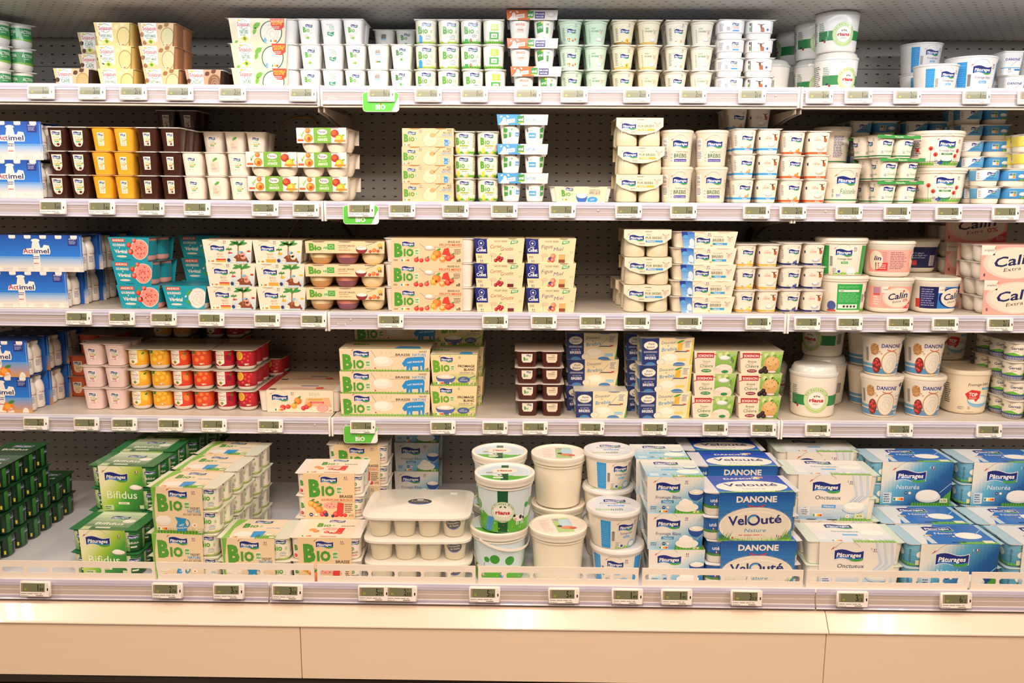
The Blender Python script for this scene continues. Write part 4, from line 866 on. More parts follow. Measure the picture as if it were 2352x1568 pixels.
# ================= row 2
def a_acti(W, H, fruitp=False, cx=0):
    a = Art(); a.G(-W/2, 0, W/2, H*.42, 'e9e0d0' if not fruitp else 'd99a4a', '5f9fe0', 8); a.G(-W/2, H*.42, W/2, H, '2f7fe0', '1f4fa8', 8)
    if not fruitp: a.G(-W/2, H*.10, W/2, H*.36, 'ece4d6', '8cb8e6', 7, l=2)
    a.R(-9, 0, 9, H*.56, 'f1ebe4', 3); a.P([(-9, H*.56), (9, H*.56), (12, H*.66), (9, H*.82), (-9, H*.82), (-12, H*.66)], 'f1ebe4', 3); a.E(0, H*.86, 12, H*.045, 'f4efe8', 4, 14)
    a.P([(-37, H*.48), (37, H*.48), (39, H*.56), (36, H*.72), (22, H*.74), (18, H*.66), (-24, H*.64), (-34, H*.60)], 'f6f2ee', 5)
    a.T('Act', -35, H*.51, H*.13, 'b8344c', 6, .02, w=28, al='l'); a.T('imel', -5, H*.51, H*.13, '2c3a6c', 6, .02, w=40, al='l'); a.lines(-9, H*.34, 9, H*.44, 2, '3a4a8a', 5); a.lines(-8, H*.2, 8, H*.26, 1, 'c85a5a', 5)
    a.R(W/2-38, H*.72, W/2-12, H*.98, '2a3a86', 3); a.T('NOUVEAU', W/2-25, H*.88, 4, 'e9eaf4', 4, .01, w=20); a.lines(W/2-35, H*.76, W/2-15, H*.86, 3, 'b4b8d8', 4)
    a.R(W/2-5, H*.2, W/2-3.4, H*.96, '8cb4e6', 3)
    if fruitp: a.P([(-2, 6), (16, 2), (34, 8), (30, 24), (8, 30)], 'e8842c', 4); a.E(14, 17, 9, 8, 'f2a84a', 5, 12); leafp(a, 26, 30, 20, 9, '3f8a3a', 5, 20)
    n = int(W/42)
    for i in range(n):
        x = (i-(n-1)/2)*42; a.R(x-9, H*.92, x+9, H, 'f3efea', 4); a.R(x-7, H*.90, x+7, H*.92, 'c9c4c0', 4); a.E(x+2, 0, 9, H*.14, 'efe9de', 4, 14, 0, 180)
    return a
def bottle_mesh():
    b = MB(); lathe(b, [(0, 12), (1.5, 17), (8, 19.5), (34, 18.5), (62, 19.5), (76, 15), (83, 10.5), (84, 13), (91, 13.5), (93, 12)], 2, 'f3efe8', N=20)
    a = Art(); a.R(-40, 20, 40, 56, 'f0ece4', 1)
    for k in (-1, 0, 1): a.T('Actimel', k*34-8, 44, 5, 'a8344c', 2, .01, w=20); a.lines(-20+k*34, 22, -6+k*34, 40, 5, '3a4a86', 2)
    b.art(a, wrapper([(0, 17), (8, 19.5), (34, 18.5), (62, 19.5)], 2), 4); return b.build('bottle')
BOT = bottle_mesh()
def actimel(nx, h, fruitp=False):
    P = Proto('drink_pack', 'drink pack'); P.h = h; W = nx*42
    for i in range(nx):
        for j in range(2): P.part('bottle', BOT, 'plastic', ((i-(nx-1)/2)*42, 22+j*42, .8))
    P.part('card_sleeve', sleeve(dict(w1=W, w0=W, yf=.4, art=a_acti(W, h, fruitp), c='2f6fd0', tc='24468c', ic='b09a86'), h-.3, 86), 'card')
    return P
P = actimel(4, 100)
x = S(P, 2, [25, 25], 'blue drink bottle pack at the left edge of the second shelf', grp='blue bottle packs, second shelf')
def a_soylab(k, H=62):
    return shiftart({'A': lambda: a_small(29, 42, c='6ab46a', tag='7a2c22', round_=True), 'B': lambda: a_small(20, 34, c='a84a3a', tag='7a2c22'), 'Y': lambda: a_small(19, 34, c='e0b47a', tag='e9c9a0'), 'W': lambda: a_small(26, 38, c='5fae5f', tag='e9d9c6', round_=True, bgc='f2ead8'),
        'P': lambda: a_small(27, 36, c='a8547a', tag='e8a0a8', round_=True, bgc='f0e2da'), 'O': lambda: a_small(27, 34, c='e09a5a', tag='e8a87a', round_=True, bgc='efdcc4')}[k](), 0, {'A': 11, 'B': 15, 'Y': 14, 'W': 12, 'P': 15, 'O': 13}[k])
LA, LB, LY, LW, LP, LO = [a_soylab(k) for k in 'ABYWPO']
a = Art(); a.P([(-13, 10), (13, 10), (14, 30), (12, 38), (-12, 38), (-14, 30)], 'e8d2be', 1); leafp(a, 3, 44, 14, 7, '5fa84a', 2, 30); leafp(a, -3, 40, 8, 4, '7db85a', 2, 120); a.E(-5, 28, 6, 5, 'ddc0a4', 2, 12); a.lines(-10, 16, 8, 22, 2, 'b08a6a', 2); a.R(-10, 42, -5, 52, 'efe8de', 2); LW2 = a
Pb = pack('dessert_pack', 'dessert pack', 2, 2, 58, 62, 62.5, 'sq', '3c1d14', arts=[LA], lid='d8ccc4'); S(Pb, 2, [155, 154, 152], 'dark brown soy dessert pack with round ended labels beside blue bottles', grp='dark brown dessert packs, left column')
P = pack('dessert_pack', 'dessert pack', 2, 2, 60, 62, 62.5, 'sq', 'e9a92e', arts=[LY], lid='e8d8c4'); S(P, 2, [258, 256, 255], 'bright yellow soy dessert pack on the second shelf', grp='bright yellow dessert packs')
P = pack('dessert_pack', 'dessert pack', 2, 3, 62, 60, 62.5, 'sq', '402016', arts=[LB], lid='d0c2ba'); S(P, 2, [365, 363, 362], 'dark brown soy dessert pack with small square labels beside yellow cups', grp='dark brown dessert packs, right column', y=20)
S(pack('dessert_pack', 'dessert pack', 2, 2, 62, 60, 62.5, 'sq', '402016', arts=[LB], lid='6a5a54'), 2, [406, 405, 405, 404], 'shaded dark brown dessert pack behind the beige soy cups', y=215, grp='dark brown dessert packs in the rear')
P = pack('yogurt_pack', 'yogurt pack', 3, 2, 61.5, 60, 62.5, 'sq', 'efe2d2', arts=[LW, LW2, LW]); S(P, 2, [496, 491], 'beige three-wide soy yogurt pack at the front of the second shelf', grp='beige three-wide packs, front'); S(P, 2, [538, 537, 536], 'beige three-wide soy yogurt pack in the rear of the second shelf', y=160, grp='beige three-wide packs, rear')
def a_panier(W, H):
    a = Art(); a.R(-W/2, 0, W/2, H, 'f1e8da', 1); a.R(-W*.155, 0, W*.20, H, '76b03c', 2); a.E(0.02*W, H*.72, W*.105, H*.20, 'f4efe6', 3, 18); a.ring(.02*W, H*.72, W*.105, H*.20, .6, 'b8442c', 4); a.T('Panier', .02*W, H*.66, H*.15, '3a2a24', 5, .01, w=W*.15); a.T('AMANDE', .02*W, H*.14, H*.18, 'e9f4d8', 4, .02, w=W*.20); a.T('MES SOINS', .02*W, H*.38, H*.09, 'd4ecb4', 4, .01, w=W*.16)
    fruit(a, -W*.26, H*.32, H*.30, 'e8872c', 'f2b45a', 3); a.E(-W*.25, H*.28, H*.12, H*.13, 'b8501c', 6, 10); fruit(a, -W*.27, H*.80, H*.18, 'e0702c', 'ee9a4a', 3, '6aa83a'); leafp(a, -W*.37, H*.62, H*.5, H*.12, 'a4c47a', 2, 60); leafp(a, -W*.40, H*.5, H*.4, H*.1, 'b4cc8a', 2, 110)
    fruit(a, W*.27, H*.62, H*.28, 'b8302c', 'd8602c', 3); fruit(a, W*.36, H*.28, H*.30, 'f0b42c', 'f6cf5a', 3); a.R(-W*.48, H*.12, -W*.36, H*.26, 'e0602c', 3); a.R(W*.26, H*.08, W*.49, H*.2, 'ee8a3a', 5); leafp(a, W*.44, H*.5, 9, 5, '7ab84a', 3, 20)
    cupholes(a, (-W*.25, W*.25), H, 26, 'a89a88', 6); return a.clip(-W/2, W/2, 0, H)
P = pack('yogurt_pack', 'yogurt pack', 2, 2, 66, 62, 63.4, 'belly', 'efe3cf', wrap=dict(w1=136, w0=134, h0=24, art=a_panier(136, 39.4), c='f1e8da', yf=2.5))
S(P, 2, [628, 624], 'green centred almond fruit four-pack, left column beside the beige cups', grp='green centred fruit packs, left'); S(P, 2, [743, 740, 739], 'green centred almond fruit four-pack, right column near the shelf joint', grp='green centred fruit packs, right', rz=-5)
def a_riz(W, H):
    a = Art(); a.R(-W/2, 0, W/2, H, 'e2c59c', 1); bio(a, -W*.47, H*.28, H*.38, '5aa03a', 3); pat(a, -W*.31, H*.74, W*.15, 4, ring=False); nutri(a, -W*.46, H*.05, W*.11, 3); fr(a, -W*.16, H*.84, 5, 3)
    a.E(W*.04, H*.34, W*.14, H*.34, 'e9d6b2', 3, 20); a.ring(W*.04, H*.34, W*.14, H*.34, .5, 'b89a68', 4); a.E(W*.06, H*.55, W*.10, H*.20, 'f0dfba', 5, 16); a.E(W*.09, H*.62, W*.06, H*.13, 'd0a870', 6, 12); a.L(W*.12, H*.6, W*.24, H*.92, 1.2, '9a8a78', 6)
    a.T('RIZ', W*.42, H*.84, H*.10, '4a4038', 3, .01, w=W*.08); a.T('AU LAIT', W*.38, H*.71, H*.10, '4a4038', 3, .01, w=W*.17); a.T('NATURE', W*.37, H*.58, H*.11, '3f9ad0', 3, .01, w=W*.19); a.L(W*.22, H*.53, W*.48, H*.53, .5, '8a7a68', 3)
    jug(a, W*.36, H*.05, H*.36, '2f8fd0', 3); cupholes(a, (-W*.25, W*.25), H, 30, 'b07f30', 6); return a
P = Proto('dessert_box', 'dessert box'); P.h = 47.6; P.part('card_box', sleeve(dict(w1=137, w0=137, art=a_riz(137, 47.4), c='dfc196', solid=True, yf=0), 47.4, 68), 'card')
gm = MB(); lathe(gm, [(0, 27), (40, 29), (45, 30), (46, 28)], 2, 'c79a4a', N=24); gm = gm.build('jar')
for sx in (-1, 1): P.part('gold_lidded_jar', gm, 'plastic', (sx*34, 34, 1))
S(P, 2, [983, 982, 982, 983], 'flat tan rice pudding box with gold lids', grp='rice pudding boxes')
P = pack('yogurt_pack', 'yogurt pack', 2, 2, 61, 60, 61.2, 'rd', 'f0ece0', arts=[Bc[4], Bc[4]], shifts=[-6, 0]); S(P, 2, [1094, 1093, 1093], 'lemon Bio two-wide cup pack with yellow strip and grass', grp='lemon Bio packs')
def a_grec(W, H):
    a = Art(); a.R(-W/2, 0, W/2, H, 'ecd9ba', 1); bio(a, -W*.38, H*.38, H*.38, '5aa03a', 3); pat(a, -W*.22, H*.82, W*.14, 4, ring=False); bowl(a, W*.02, H*.40, W*.23, H*.7, '3568b8', 'f2efe8', 3); a.T('YAOURT A LA', W*.26, H*.74, H*.09, '4a4038', 3, .01, w=W*.2); a.T('GRECQUE', W*.27, H*.54, H*.17, '4a4038', 3, .01, w=W*.22); a.L(W*.12, H*.48, W*.4, H*.48, .5, '8a7a68', 3)
    a.E(W*.24, H*.14, W*.11, H*.22, '3d9ad8', 3, 9); a.T('LAIT', W*.24, H*.12, H*.1, 'eef4f8', 4, .01); nutri(a, -W*.38, H*.12, W*.1, 3); cupholes(a, (-W*.22, W*.25), H, 30, 'a8a098', 6); return a.clip(-W/2, W/2, .5, H)
a = Art()
for k in range(4): a.L(-20, 10+k*4, 20, 10+k*4, 1, '4a72c0', 2)
P = pack('yogurt_pack', 'yogurt pack', 2, 2, 87, 62, 41, 'sq', 'f2efe8', arts=[a], wrap=dict(w1=142, w0=128, art=a_grec(142, 41), c='ecd9ba', yf=1.5)); S(P, 2, [1334], 'single low greek style Bio yogurt pack on the second shelf')
# glass jar pairs
def jarmesh(D, h):
    b = MB(); lathe(b, [(0, D*.40), (1.5, D*.455), (5, D*.475), (h*.28, D*.475), (h*.32, D*.467), (h*.5, D*.46), (h*.72, D*.42), (h*.86, D*.385), (h*.9, D*.40), (h-2, D*.41), (h-1, D*.39)], 2, 'e4dabb', N=32)
    a = Art()
    for i in range(26): x = -D*1.4+i*D*.11; a.R(x, h*.50, x+.5, h*.66, 'f8f3e2', 1)
    b.art(a, wrapper([(0, D*.46), (h*.5, D*.46), (h*.72, D*.42), (h, D*.4)], 2), 4); return b.build('jar')
def a_jar(W, H, col_, txt):
    a = Art(); a.P([(-W/2, H), (W/2, H), (W/2, H*.48), (W*.35, H*.18), (W*.15, H*.03), (0, 0), (-W*.2, H*.04), (-W*.38, H*.22), (-W/2, H*.5)], 'ecdfc6', 1); pat(a, -W*.23, H*.50, W*.30, 3); a.T('Yaourt', W*.02, H*.66, H*.08, '5a6a4a', 3, 0, w=W*.1)
    a.T('PUR BREBIS', W*.13, H*.44, H*.14, '57783f', 3, .01, w=W*.34); a.R(-W*.04, H*.24, W*.32, H*.36, col_, 3); a.T(txt, W*.08, H*.265, H*.09, 'fbf6e8', 4, .01, w=W*.17); sheep(a, W*.38, H*.36, W*.17, 2); a.lines(-W*.18, H*.12, -W*.06, H*.2, 2, '6a6458', 3); a.lines(-W*.05, H*.84, W*.1, H*.93, 1, '8a6a60', 3)
    return a
def jars(w, h, a, us, r_, dsc, grp, rear=None):
    jm = jarmesh(w/2-1, h-.6); P = Proto('yogurt_jar_pack', 'jar pack'); P.h = h
    for i in (-.5, .5):
        for j in range(2): P.part('glass_jar', jm, 'glass', (i*w/2, w/4+j*(w/2), 0))
    P.part('card_band', jband(w+1, h, a, w), 'card'); xs = S(P, r_, us, dsc, grp=grp)
    return P
def jband(W, h, a, d):
    b = MB(); H = h*.60; y = -1.2; n = 10
    pts = [(-W/2, 0), (-W/2, -H*.5), (-W*.38, -H*.78), (-W*.2, -H*.96), (0, -H), (W*.15, -H*.97), (W*.35, -H*.82), (W/2, -H*.52), (W/2, 0)]
    F = [(x, y, h+z-.3) for x, z in pts]; vs = [Vector((p[0], p[2], 0)) for p in F]
    for t in tessellate_polygon([vs]):
        q = [F[i] for i in t]; s_ = (q[1][0]-q[0][0])*(q[2][2]-q[0][2])-(q[2][0]-q[0][0])*(q[1][2]-q[0][2])
        if s_ < 0: q = q[::-1]
        b.face(q, 'ecdfc6'); b.face([(p[0], p[1]+.6, p[2]) for p in q[::-1]], 'c9b48e')
    b.face([(-W/2, y, h-.3), (W/2, y, h-.3), (W/2, d+1, h-.3), (-W/2, d+1, h-.3)], 'e6d8bc'); b.face([(-W/2, d+1, h-.3), (W/2, d+1, h-.3), (W/2, d+1, h*.5), (-W/2, d+1, h*.5)][::-1], 'c9b48e')
    b.art(a, lambda x, z, o: (x, y-o, h-.3-H+z)); return b.build('band', False)
jars(123, 73.3, a_jar(124, 44, 'e9b53c', 'Vanille'), [1468, 1472, 1469], 2, 'vanilla glass jar pack with an arched cream band and yellow strip', 'vanilla jar packs')
P3 = jars(127, 75.3, a_jar(128, 45, '3f9bdc', 'Nature'), [1486, 1488, 1487], 3, 'plain glass jar pack with an arched cream band and blue strip', 'plain jar packs')
S(P3, 3, [1464], 'plain glass jar pack peeping out on the left behind the front jar stack', y=165)
def a_brebis(D, H):
    a = Art(); k = H/92; pat(a, 0, 58*k, 46*k, 3); a.T('Fromage blanc au lait de', 2*k, 37*k, 2.8*k, '3f6a4c', 3, 0, w=34*k); a.T('BREBIS', 0, 23*k, 10*k, '2f6a44', 3, .01, w=39*k); a.R(-19*k, 12*k, 21*k, 19*k, '4038a0', 3); a.T('Doux et onctueux', 1*k, 13.6*k, 3.6*k, 'f2f0f6', 4, .01, w=36*k)
    for p in ((26, 40), (24, 30), (32, 26)): a.ring(p[0]*k, p[1]*k, 6*k, 8*k, .5, 'a8b8a0', 3, 20, 250, 8)
    for i in range(3): a.R(-31*k, (12+i*8)*k, -22*k, (18+i*8)*k, 'f2ede4', 3); a.lines(-30*k, (13+i*8)*k, -23*k, (17+i*8)*k, 2, '5a544c', 4)
    a.R(-60*k, 14*k, -38*k, 74*k, 'f4efe6', 2); a.T('bio', -50*k, 52*k, 9*k, '30407a', 3, .01, w=14*k); a.lines(-58*k, 62*k, -40*k, 70*k, 3, '4a4a8a', 3); a.lines(-58*k, 44*k, -40*k, 50*k, 2, 'c8524a', 3); a.lines(-58*k, 20*k, -40*k, 40*k, 5, '5a5890', 3); a.lines(38*k, 36*k, 42*k, 62*k, 4, '8a8478', 3)
    a.lines(70*k, 14*k, 120*k, 74*k, 12, '5a5870', 3); return a
CON = [(0, .385), (.02, .405), (.06, .415), (.86, .462), (.9, .482), (.97, .49)]
AB_ = a_brebis(90, 92)
for k, (us, sh, wd) in enumerate((([1560, 1561], -5, 'left'), ([1641, 1643], 0, 'right'))):
    P = tub('cheese_tub', 'cheese tub', 95.3, 90, CON, 2, 'f1e6d2', AB_, 'lid', shift=-sh, hb=92)
    S(P, 2, us, 'cream sheep cheese tub with a navy strip, %s column' % wd, grp='cream sheep cheese tubs')
P = tub('cheese_tub', 'cheese tub', 95.3, 90, CON, 2, 'f1e6d2', AB_, 'lid', shift=95, hb=92)
S(P, 2, [1586, 1586], 'cream sheep cheese tub in shade, between and behind the front columns', y=130, grp='cream sheep cheese tubs in the rear')
S(P, 2, [1657, 1657], 'cream sheep cheese tub in the rear beside the goat cups', y=130, grp='cream sheep cheese tubs in the rear')
def a_goat(k, stripe, fr_, H=62, foot=8, sc='e9e0d2', sp=None):
    a = Art(); a.R(-95, 3, 95, 56, 'f2e8d6', 1); a.R(-95, foot, 95, foot+5.4, stripe, 2)
    if k == 0: pat(a, 5, 40, 30, 3); fr(a, 16, 52, 4, 3); 
    if k == 0 and fr_: fruit(a, 14, foot+9, 4.4, fr_[0], fr_[1], 4, '4a8a3a'); fruit(a, 8, foot+8, 3, fr_[0], fr_[1], 4)
    if k == 0: a.lines(-14, foot+6, -5, foot+10, 2, '4a4a42', 3); a.lines(-34, 20, -24, 48, 7, '8a7f90', 3); a.T('Nature', 6, foot+1.2, 3, 'f2f4f8', 4, .01, w=14)
    if k == 1: a.T('CHEVRE', -6, 37, 5.4, 'c8603c', 3, -.004, w=20); a.T('Yaourt', -8, 44, 2.6, 'c8603c', 3, 0, w=8); goat(a, 14, 34, 17, 3); spoon(a, 5, foot+14, 24, sp or 'dcd8d0', 4); a.R(-34, 36, -28, 43, '2a2f6a', 3); a.T('Nature', 4, foot+1.2, 3, 'f2f4f8', 4, .01, w=14)
    return a
P = pack('yogurt_pack', 'yogurt pack', 2, 2, 65, 63, 64.4, 'sq', 'f2e9da', arts=[a_goat(0, '3f9fe0', ('e0944a', 'efc08a'), foot=9), a_goat(1, '3f9fe0', None, foot=9)])
S(P, 2, [1736, 1740, 1742], 'goat yogurt cup pack with a sky blue stripe, front column', grp='blue striped goat packs, front', rz=[0, -1, 1]); S(P, 2, [1722, 1722, 1722, 1721], 'goat yogurt cup pack with a sky blue stripe, shaded rear column', y=158, grp='blue striped goat packs, rear')
P = pack('yogurt_pack', 'yogurt pack', 2, 2, 66, 63, 62.6, 'sq', 'f2e9da', arts=[a_goat(0, 'e0602c', ('e8883a', 'f0a85a'), foot=3), a_goat(1, 'e0602c', None, foot=3, sp='e9b88a')])
S(P, 2, [1849, 1852, 1855], 'goat yogurt cup pack with an orange stripe and apricot print', grp='orange striped goat packs')
def a_fais(D, H):
    a = Art(); k = H/98; pat(a, 0, 60*k, 56*k, 3); a.T('Faisselle', 8*k, 25*k, 14*k, '3f9a6c', 3, -.004, w=50*k, sh=.1); a.R(-D*1.6, 7*k, D*1.6, 10.5*k, '2f7a4c', 2); fr(a, 28*k, 76*k, 7*k, 3); a.R(-30*k, 17*k, -12*k, 26*k, 'e0dce8', 3); a.lines(-29*k, 18*k, -13*k, 25*k, 2, '4a4a9a', 4)
    for i in range(2): a.lines(-42*k, (16+i*12)*k, -36*k, (26+i*12)*k, 3, '3a3634', 3)
    a.lines(62*k, 20*k, 96*k, 80*k, 14, '5a5890', 3); a.lines(-96*k, 20*k, -62*k, 80*k, 14, '5a5890', 3); return a
AF = a_fais(104, 98)
P = tub('cheese_tub', 'cheese tub', 105, 105, CON, 2, 'f2ead8', AF, 'lid', hb=97); S(P, 2, [1947], 'large upright Faisselle tub with a thin green foot line on the second shelf', jit=0)
P = tub('cheese_tub', 'cheese tub', 105, 105, CON, 2, 'f2ead8', AF, 'lid', hb=97, shift=85); S(P, 2, [1927, 1925], 'Faisselle tub with its text side forward, behind the large upright one', y=140, grp='Faisselle tubs in the rear', jit=0)
a = Art(); a.R(-95, 3, 95, 52, 'f1e9d8', 1); a.R(-95, 4, 95, 7.4, '2f7a4c', 2)
for dx in (-64, 0, 64): pat(a, dx, 38, 30, 3); a.T('Faisselle', 6+dx, 15, 6.4, '5aa87a', 3, -.004, w=26, sh=.1); fr(a, 16+dx, 49, 5, 3); a.lines(-19+dx, 12, -10+dx, 19, 2, '5a5aa0', 3)
t = Art(); t.R(-68, -1.2, 68, 12, '3f9a48', 2); t.R(-68, 12, 68, 123, 'e6d8c0', 1)
for i in (-34, 34):
    for j in (34, 94): t.E(i, j, 24, 22, 'cfc4ae', 2, 20)
fb = Art(); fb.R(-68, 0, 68, 9, '3f9a48', 1); fb.T('Faisselle', 0, 2.2, 4, 'f0f5e8', 2, .01, w=26); cupholes(fb, (-36, 36), 9, 26, 'e9dcc8', 3)
P = pack('cheese_pack', 'cheese pack', 2, 2, 61, 60, 59.3, 'sq', 'f2eada', arts=[a], shifts=[0, 8], wrap=dict(w1=130, w0=130, h0=50.5, art=fb, top=t, c='3f9a48', yf=2)); S(P, 2, [2066, 2071, 2063], 'turned Faisselle four-pack under a green edged card', rz=[10, 13, 16], grp='green edged Faisselle packs')
def a_poppy(D, H):
    a = Art(); k = H/92; pat(a, 2*k, 62*k, 50*k, 3); a.T('Fromage Frais', 4*k, 42*k, 5.4*k, '4a4a86', 3, -.004, w=46*k); a.R(-14*k, 33*k, 22*k, 38*k, '3f8a4c', 3); a.T('BATTU', 4*k, 34*k, 3*k, 'e9f2e4', 4, .01, w=20*k); bowl(a, 4*k, 20*k, 38*k, 18*k, '2f8a5c', 'eef0ea', 4); grass(a, -D*1.5, D*1.5, 5*k, 16*k, 2, ('5f9a3c', '7fb84a', '93c85a'), 150)
    for x_, y_ in ((-44, 50), (-30, 34), (40, 44), (32, 30), (-84, 46), (84, 40)): a.L(x_*k, 8*k, x_*k, y_*k, 1, '5a8a3c', 3); a.E(x_*k, y_*k, 6.4*k, 6*k, 'd8483a', 4, 10); a.E(x_*k, y_*k-1*k, 2*k, 2*k, '3a1a1c', 5, 8)
    a.R(-33*k, 6*k, -16*k, 22*k, 'f2ede2', 5); a.lines(-32*k, 8*k, -18*k, 20*k, 3, '3a3634', 6); a.E(-14*k, 12*k, 8*k, 5*k, '3a4aa0', 5, 12); a.lines(-D*.75, 30*k, -D*.48, 74*k, 9, '5a5890', 3); fr(a, 40*k, 70*k, 6*k, 3)
    return a
AP = a_poppy(148, 90)
for sh, wd, i, u in ((-12, 'lower', 0, 2182), (2, 'upper', 1, 2176)):
    P = tub('cheese_tub', 'cheese tub', 96.8, 148, [(0, .36), (.02, .38), (.06, .395), (.16, .41), (.17, .425), (.86, .462), (.89, .484), (.97, .49)], 2.2, 'f4ecdc', AP, 'lid', shift=sh, hb=92); z = SURF[2]+i*97.1+.1
    P.place(x_at(u, RY+40, z+48), RY+40, z, 0, 'wide fromage frais tub printed with red poppies, %s one of the pair' % wd, 'poppy printed tubs')
def a_low(c1, c2, k):
    a = Art(); a.G(-105, 14, 105, 41, c1, c2, 5, True, 1)
    if k == 0: a.P([(-36, 14), (-36, 41), (18, 41), (-6, 24), (-20, 14)], 'eef0ee', 2); pat(a, 3, 32, 22, 3); a.lines(-10, 18, 20, 24, 2, '3a6ab0', 3); a.lines(-33, 18, -26, 36, 4, 'b06a6a', 3); fr(a, 20, 38, 5, 3)
    else: a.R(-22, 20, -4, 34, 'dcd8ce', 3); a.R(-21, 28, -13, 33, '4a7aa0', 4); a.R(-12, 27, -5, 33, '5f9a5a', 4); a.R(-12, 21, -5, 26, 'e8924a', 4); spoon(a, 14, 26, 22, 'eeebe2', 4); grass(a, 8, 40, 14, 7, 3, n=14)
    return a
Pl = pack('cheese_pack', 'cheese pack', 2, 2, 72, 66, 46.5, 'short', 'efe6d6', arts=[a_low('4f9ad0', '6ab0dc', 0), a_low('3f8cc8', '4f9cd4', 1)])
S(Pl, 2, [2308, 2306], 'low light blue cheese pack, front column at the far right', y=20, grp='low light blue packs, front')
Pl2 = pack('cheese_pack', 'cheese pack', 2, 2, 72, 64, 43.3, 'short', 'efe6d6', arts=[a_low('4f9ad0', '6ab0dc', 0), a_low('3f8cc8', '4f9cd4', 1)])
S(Pl2, 2, [2270, 2270, 2269, 2268, 2267, 2266], 'low light blue cheese pack in the tall column behind the poppy tubs', y=160, grp='low light blue packs, tall column')
S(Pl, 2, [2140, 2140, 2140, 2140, 2139], 'low light blue cheese pack deep in shade behind the tubs', y=245, grp='low light blue packs, deepest columns')
S(Pl, 2, [2010, 2010, 2010, 2010, 2010], 'low light blue cheese pack deep behind the green edged packs', y=245, grp='low light blue packs, deepest columns')
P = pack('cheese_pack', 'cheese pack', 2, 2, 66, 62, 46.5, 'short', 'efe6d6', arts=[a_low('e6d24a', 'ecdc6a', 1)]); S(P, 2, [2400, 2400, 2399, 2398], 'low yellow labelled pack cut by the right picture edge', y=90, grp='low yellow packs at the edge')

# ================= row 3
P = actimel(6, 99)
x = S(P, 3, [50, 84], 'long blue drink bottle pack at the front of the third shelf', grp='long blue bottle packs, front'); S(P, 3, None, 'long blue drink bottle pack in row two of third shelf', y=118, xs=[v+8 for v in x], grp='long blue bottle packs, second row'); S(P, 3, None, 'long blue drink bottle pack at the rear of third shelf', y=212, xs=[v+14 for v in x], grp='long blue bottle packs, rear row')
def a_andros(W, H, plain=False):
    a = Art(); a.R(-W/2, 0, W/2, H, '1fa0b4', 1); a.R(-W*.43, H*.80, -W*.10, H*.95, 'd8482c', 3); a.T('ANDROS', -W*.265, H*.83, H*.09, 'f6efe8', 4, .03, w=W*.29); a.T('GOURMAND', -W*.26, H*.63, H*.10, 'f4f0e4', 3, .03, w=W*.33); a.T('&', -W*.26, H*.54, H*.07, 'f4f0e4', 3, .01); a.T('Végétal', -W*.24, H*.34, H*.15, 'f4f0e4', 3, .03, w=W*.34); a.E(-W*.24, H*.2, W*.15, H*.045, 'e9e0d0', 3, 12); a.lines(-W*.24, H*.03, W*.02, H*.1, 1, '1a6a78', 3)
    if not plain:
        a.E(W*.27, H*.5, W*.24, H*.43, 'f2d8cc', 3, 24); a.E(W*.27, H*.5, W*.22, H*.4, 'ee9a8c', 4, 24)
        for i in range(12): t = i*2.4; a.E(W*.27+W*.15*math.cos(t)*(i % 3+1)/3, H*.5+H*.28*math.sin(t)*(i % 3+1)/3, 2.4, 2.2, 'd8483c', 5, 8)
        a.ring(W*.27, H*.48, W*.1, H*.2, 1, 'd8705c', 5, 30, 330, 12); fruit(a, W*.0, H*.68, H*.12, 'd83a2c', 'e86a4a', 4, '5fae3a'); fruit(a, W*.03, H*.40, H*.13, 'd83a2c', 'f0907a', 4); fruit(a, W*.14, H*.88, H*.1, 'e0503a', 'f0907a', 4)
    else:
        leafp(a, W*.12, H*.72, W*.2, H*.18, '4fae4a', 4, 30); leafp(a, W*.10, H*.3, W*.2, H*.16, '4fae4a', 4, -20); swirl(a, W*.31, H*.48, W*.21, H*.40, 'eceae4', 'cfd4d4', 4); leafp(a, W*.02, H*.55, 8, 5, 'e9ece8', 4, 40)
    return a.clip(-W/2, W/2, 0, H)
def andros(plain=False):
    W = 123
    s = Art(); s.R(-W*.3, 0, W*.3, 60, '1a8496', 1)
    b = Art(); b.R(-60, 16, 60, 56, '1b8898', 1); b.T('SOJA', 0, 38, 6, 'f0f2ea', 2, .02, w=14); b.lines(-8, 24, 8, 34, 2, 'e9f0e8', 2)
    return pack('yogurt_pack', 'yogurt pack', 2, 2, 58, 60, 64.7, 'rd', 'e0a098' if not plain else 'efece4', arts=[b], wrap=dict(w1=W, w0=W-22, art=a_andros(W, 64.7, plain), c='1fa0b4', tc='187c8c', ic='b58a54', yf=1.5, lean=5))
Pa = andros(); Pn = andros(True)
S(Pa, 3, [319, 305, 297], 'teal strawberry dessert pack with an orange brand block', rz=[-3, -9, -10], grp='teal strawberry packs'); S(Pn, 3, [425], 'single teal plain dessert pack with a white bowl at the front', rz=-2); S(Pn, 3, [468, 466, 460], 'teal plain dessert pack in shade, left behind the palm tree packs', y=170, grp='teal plain packs in the rear')
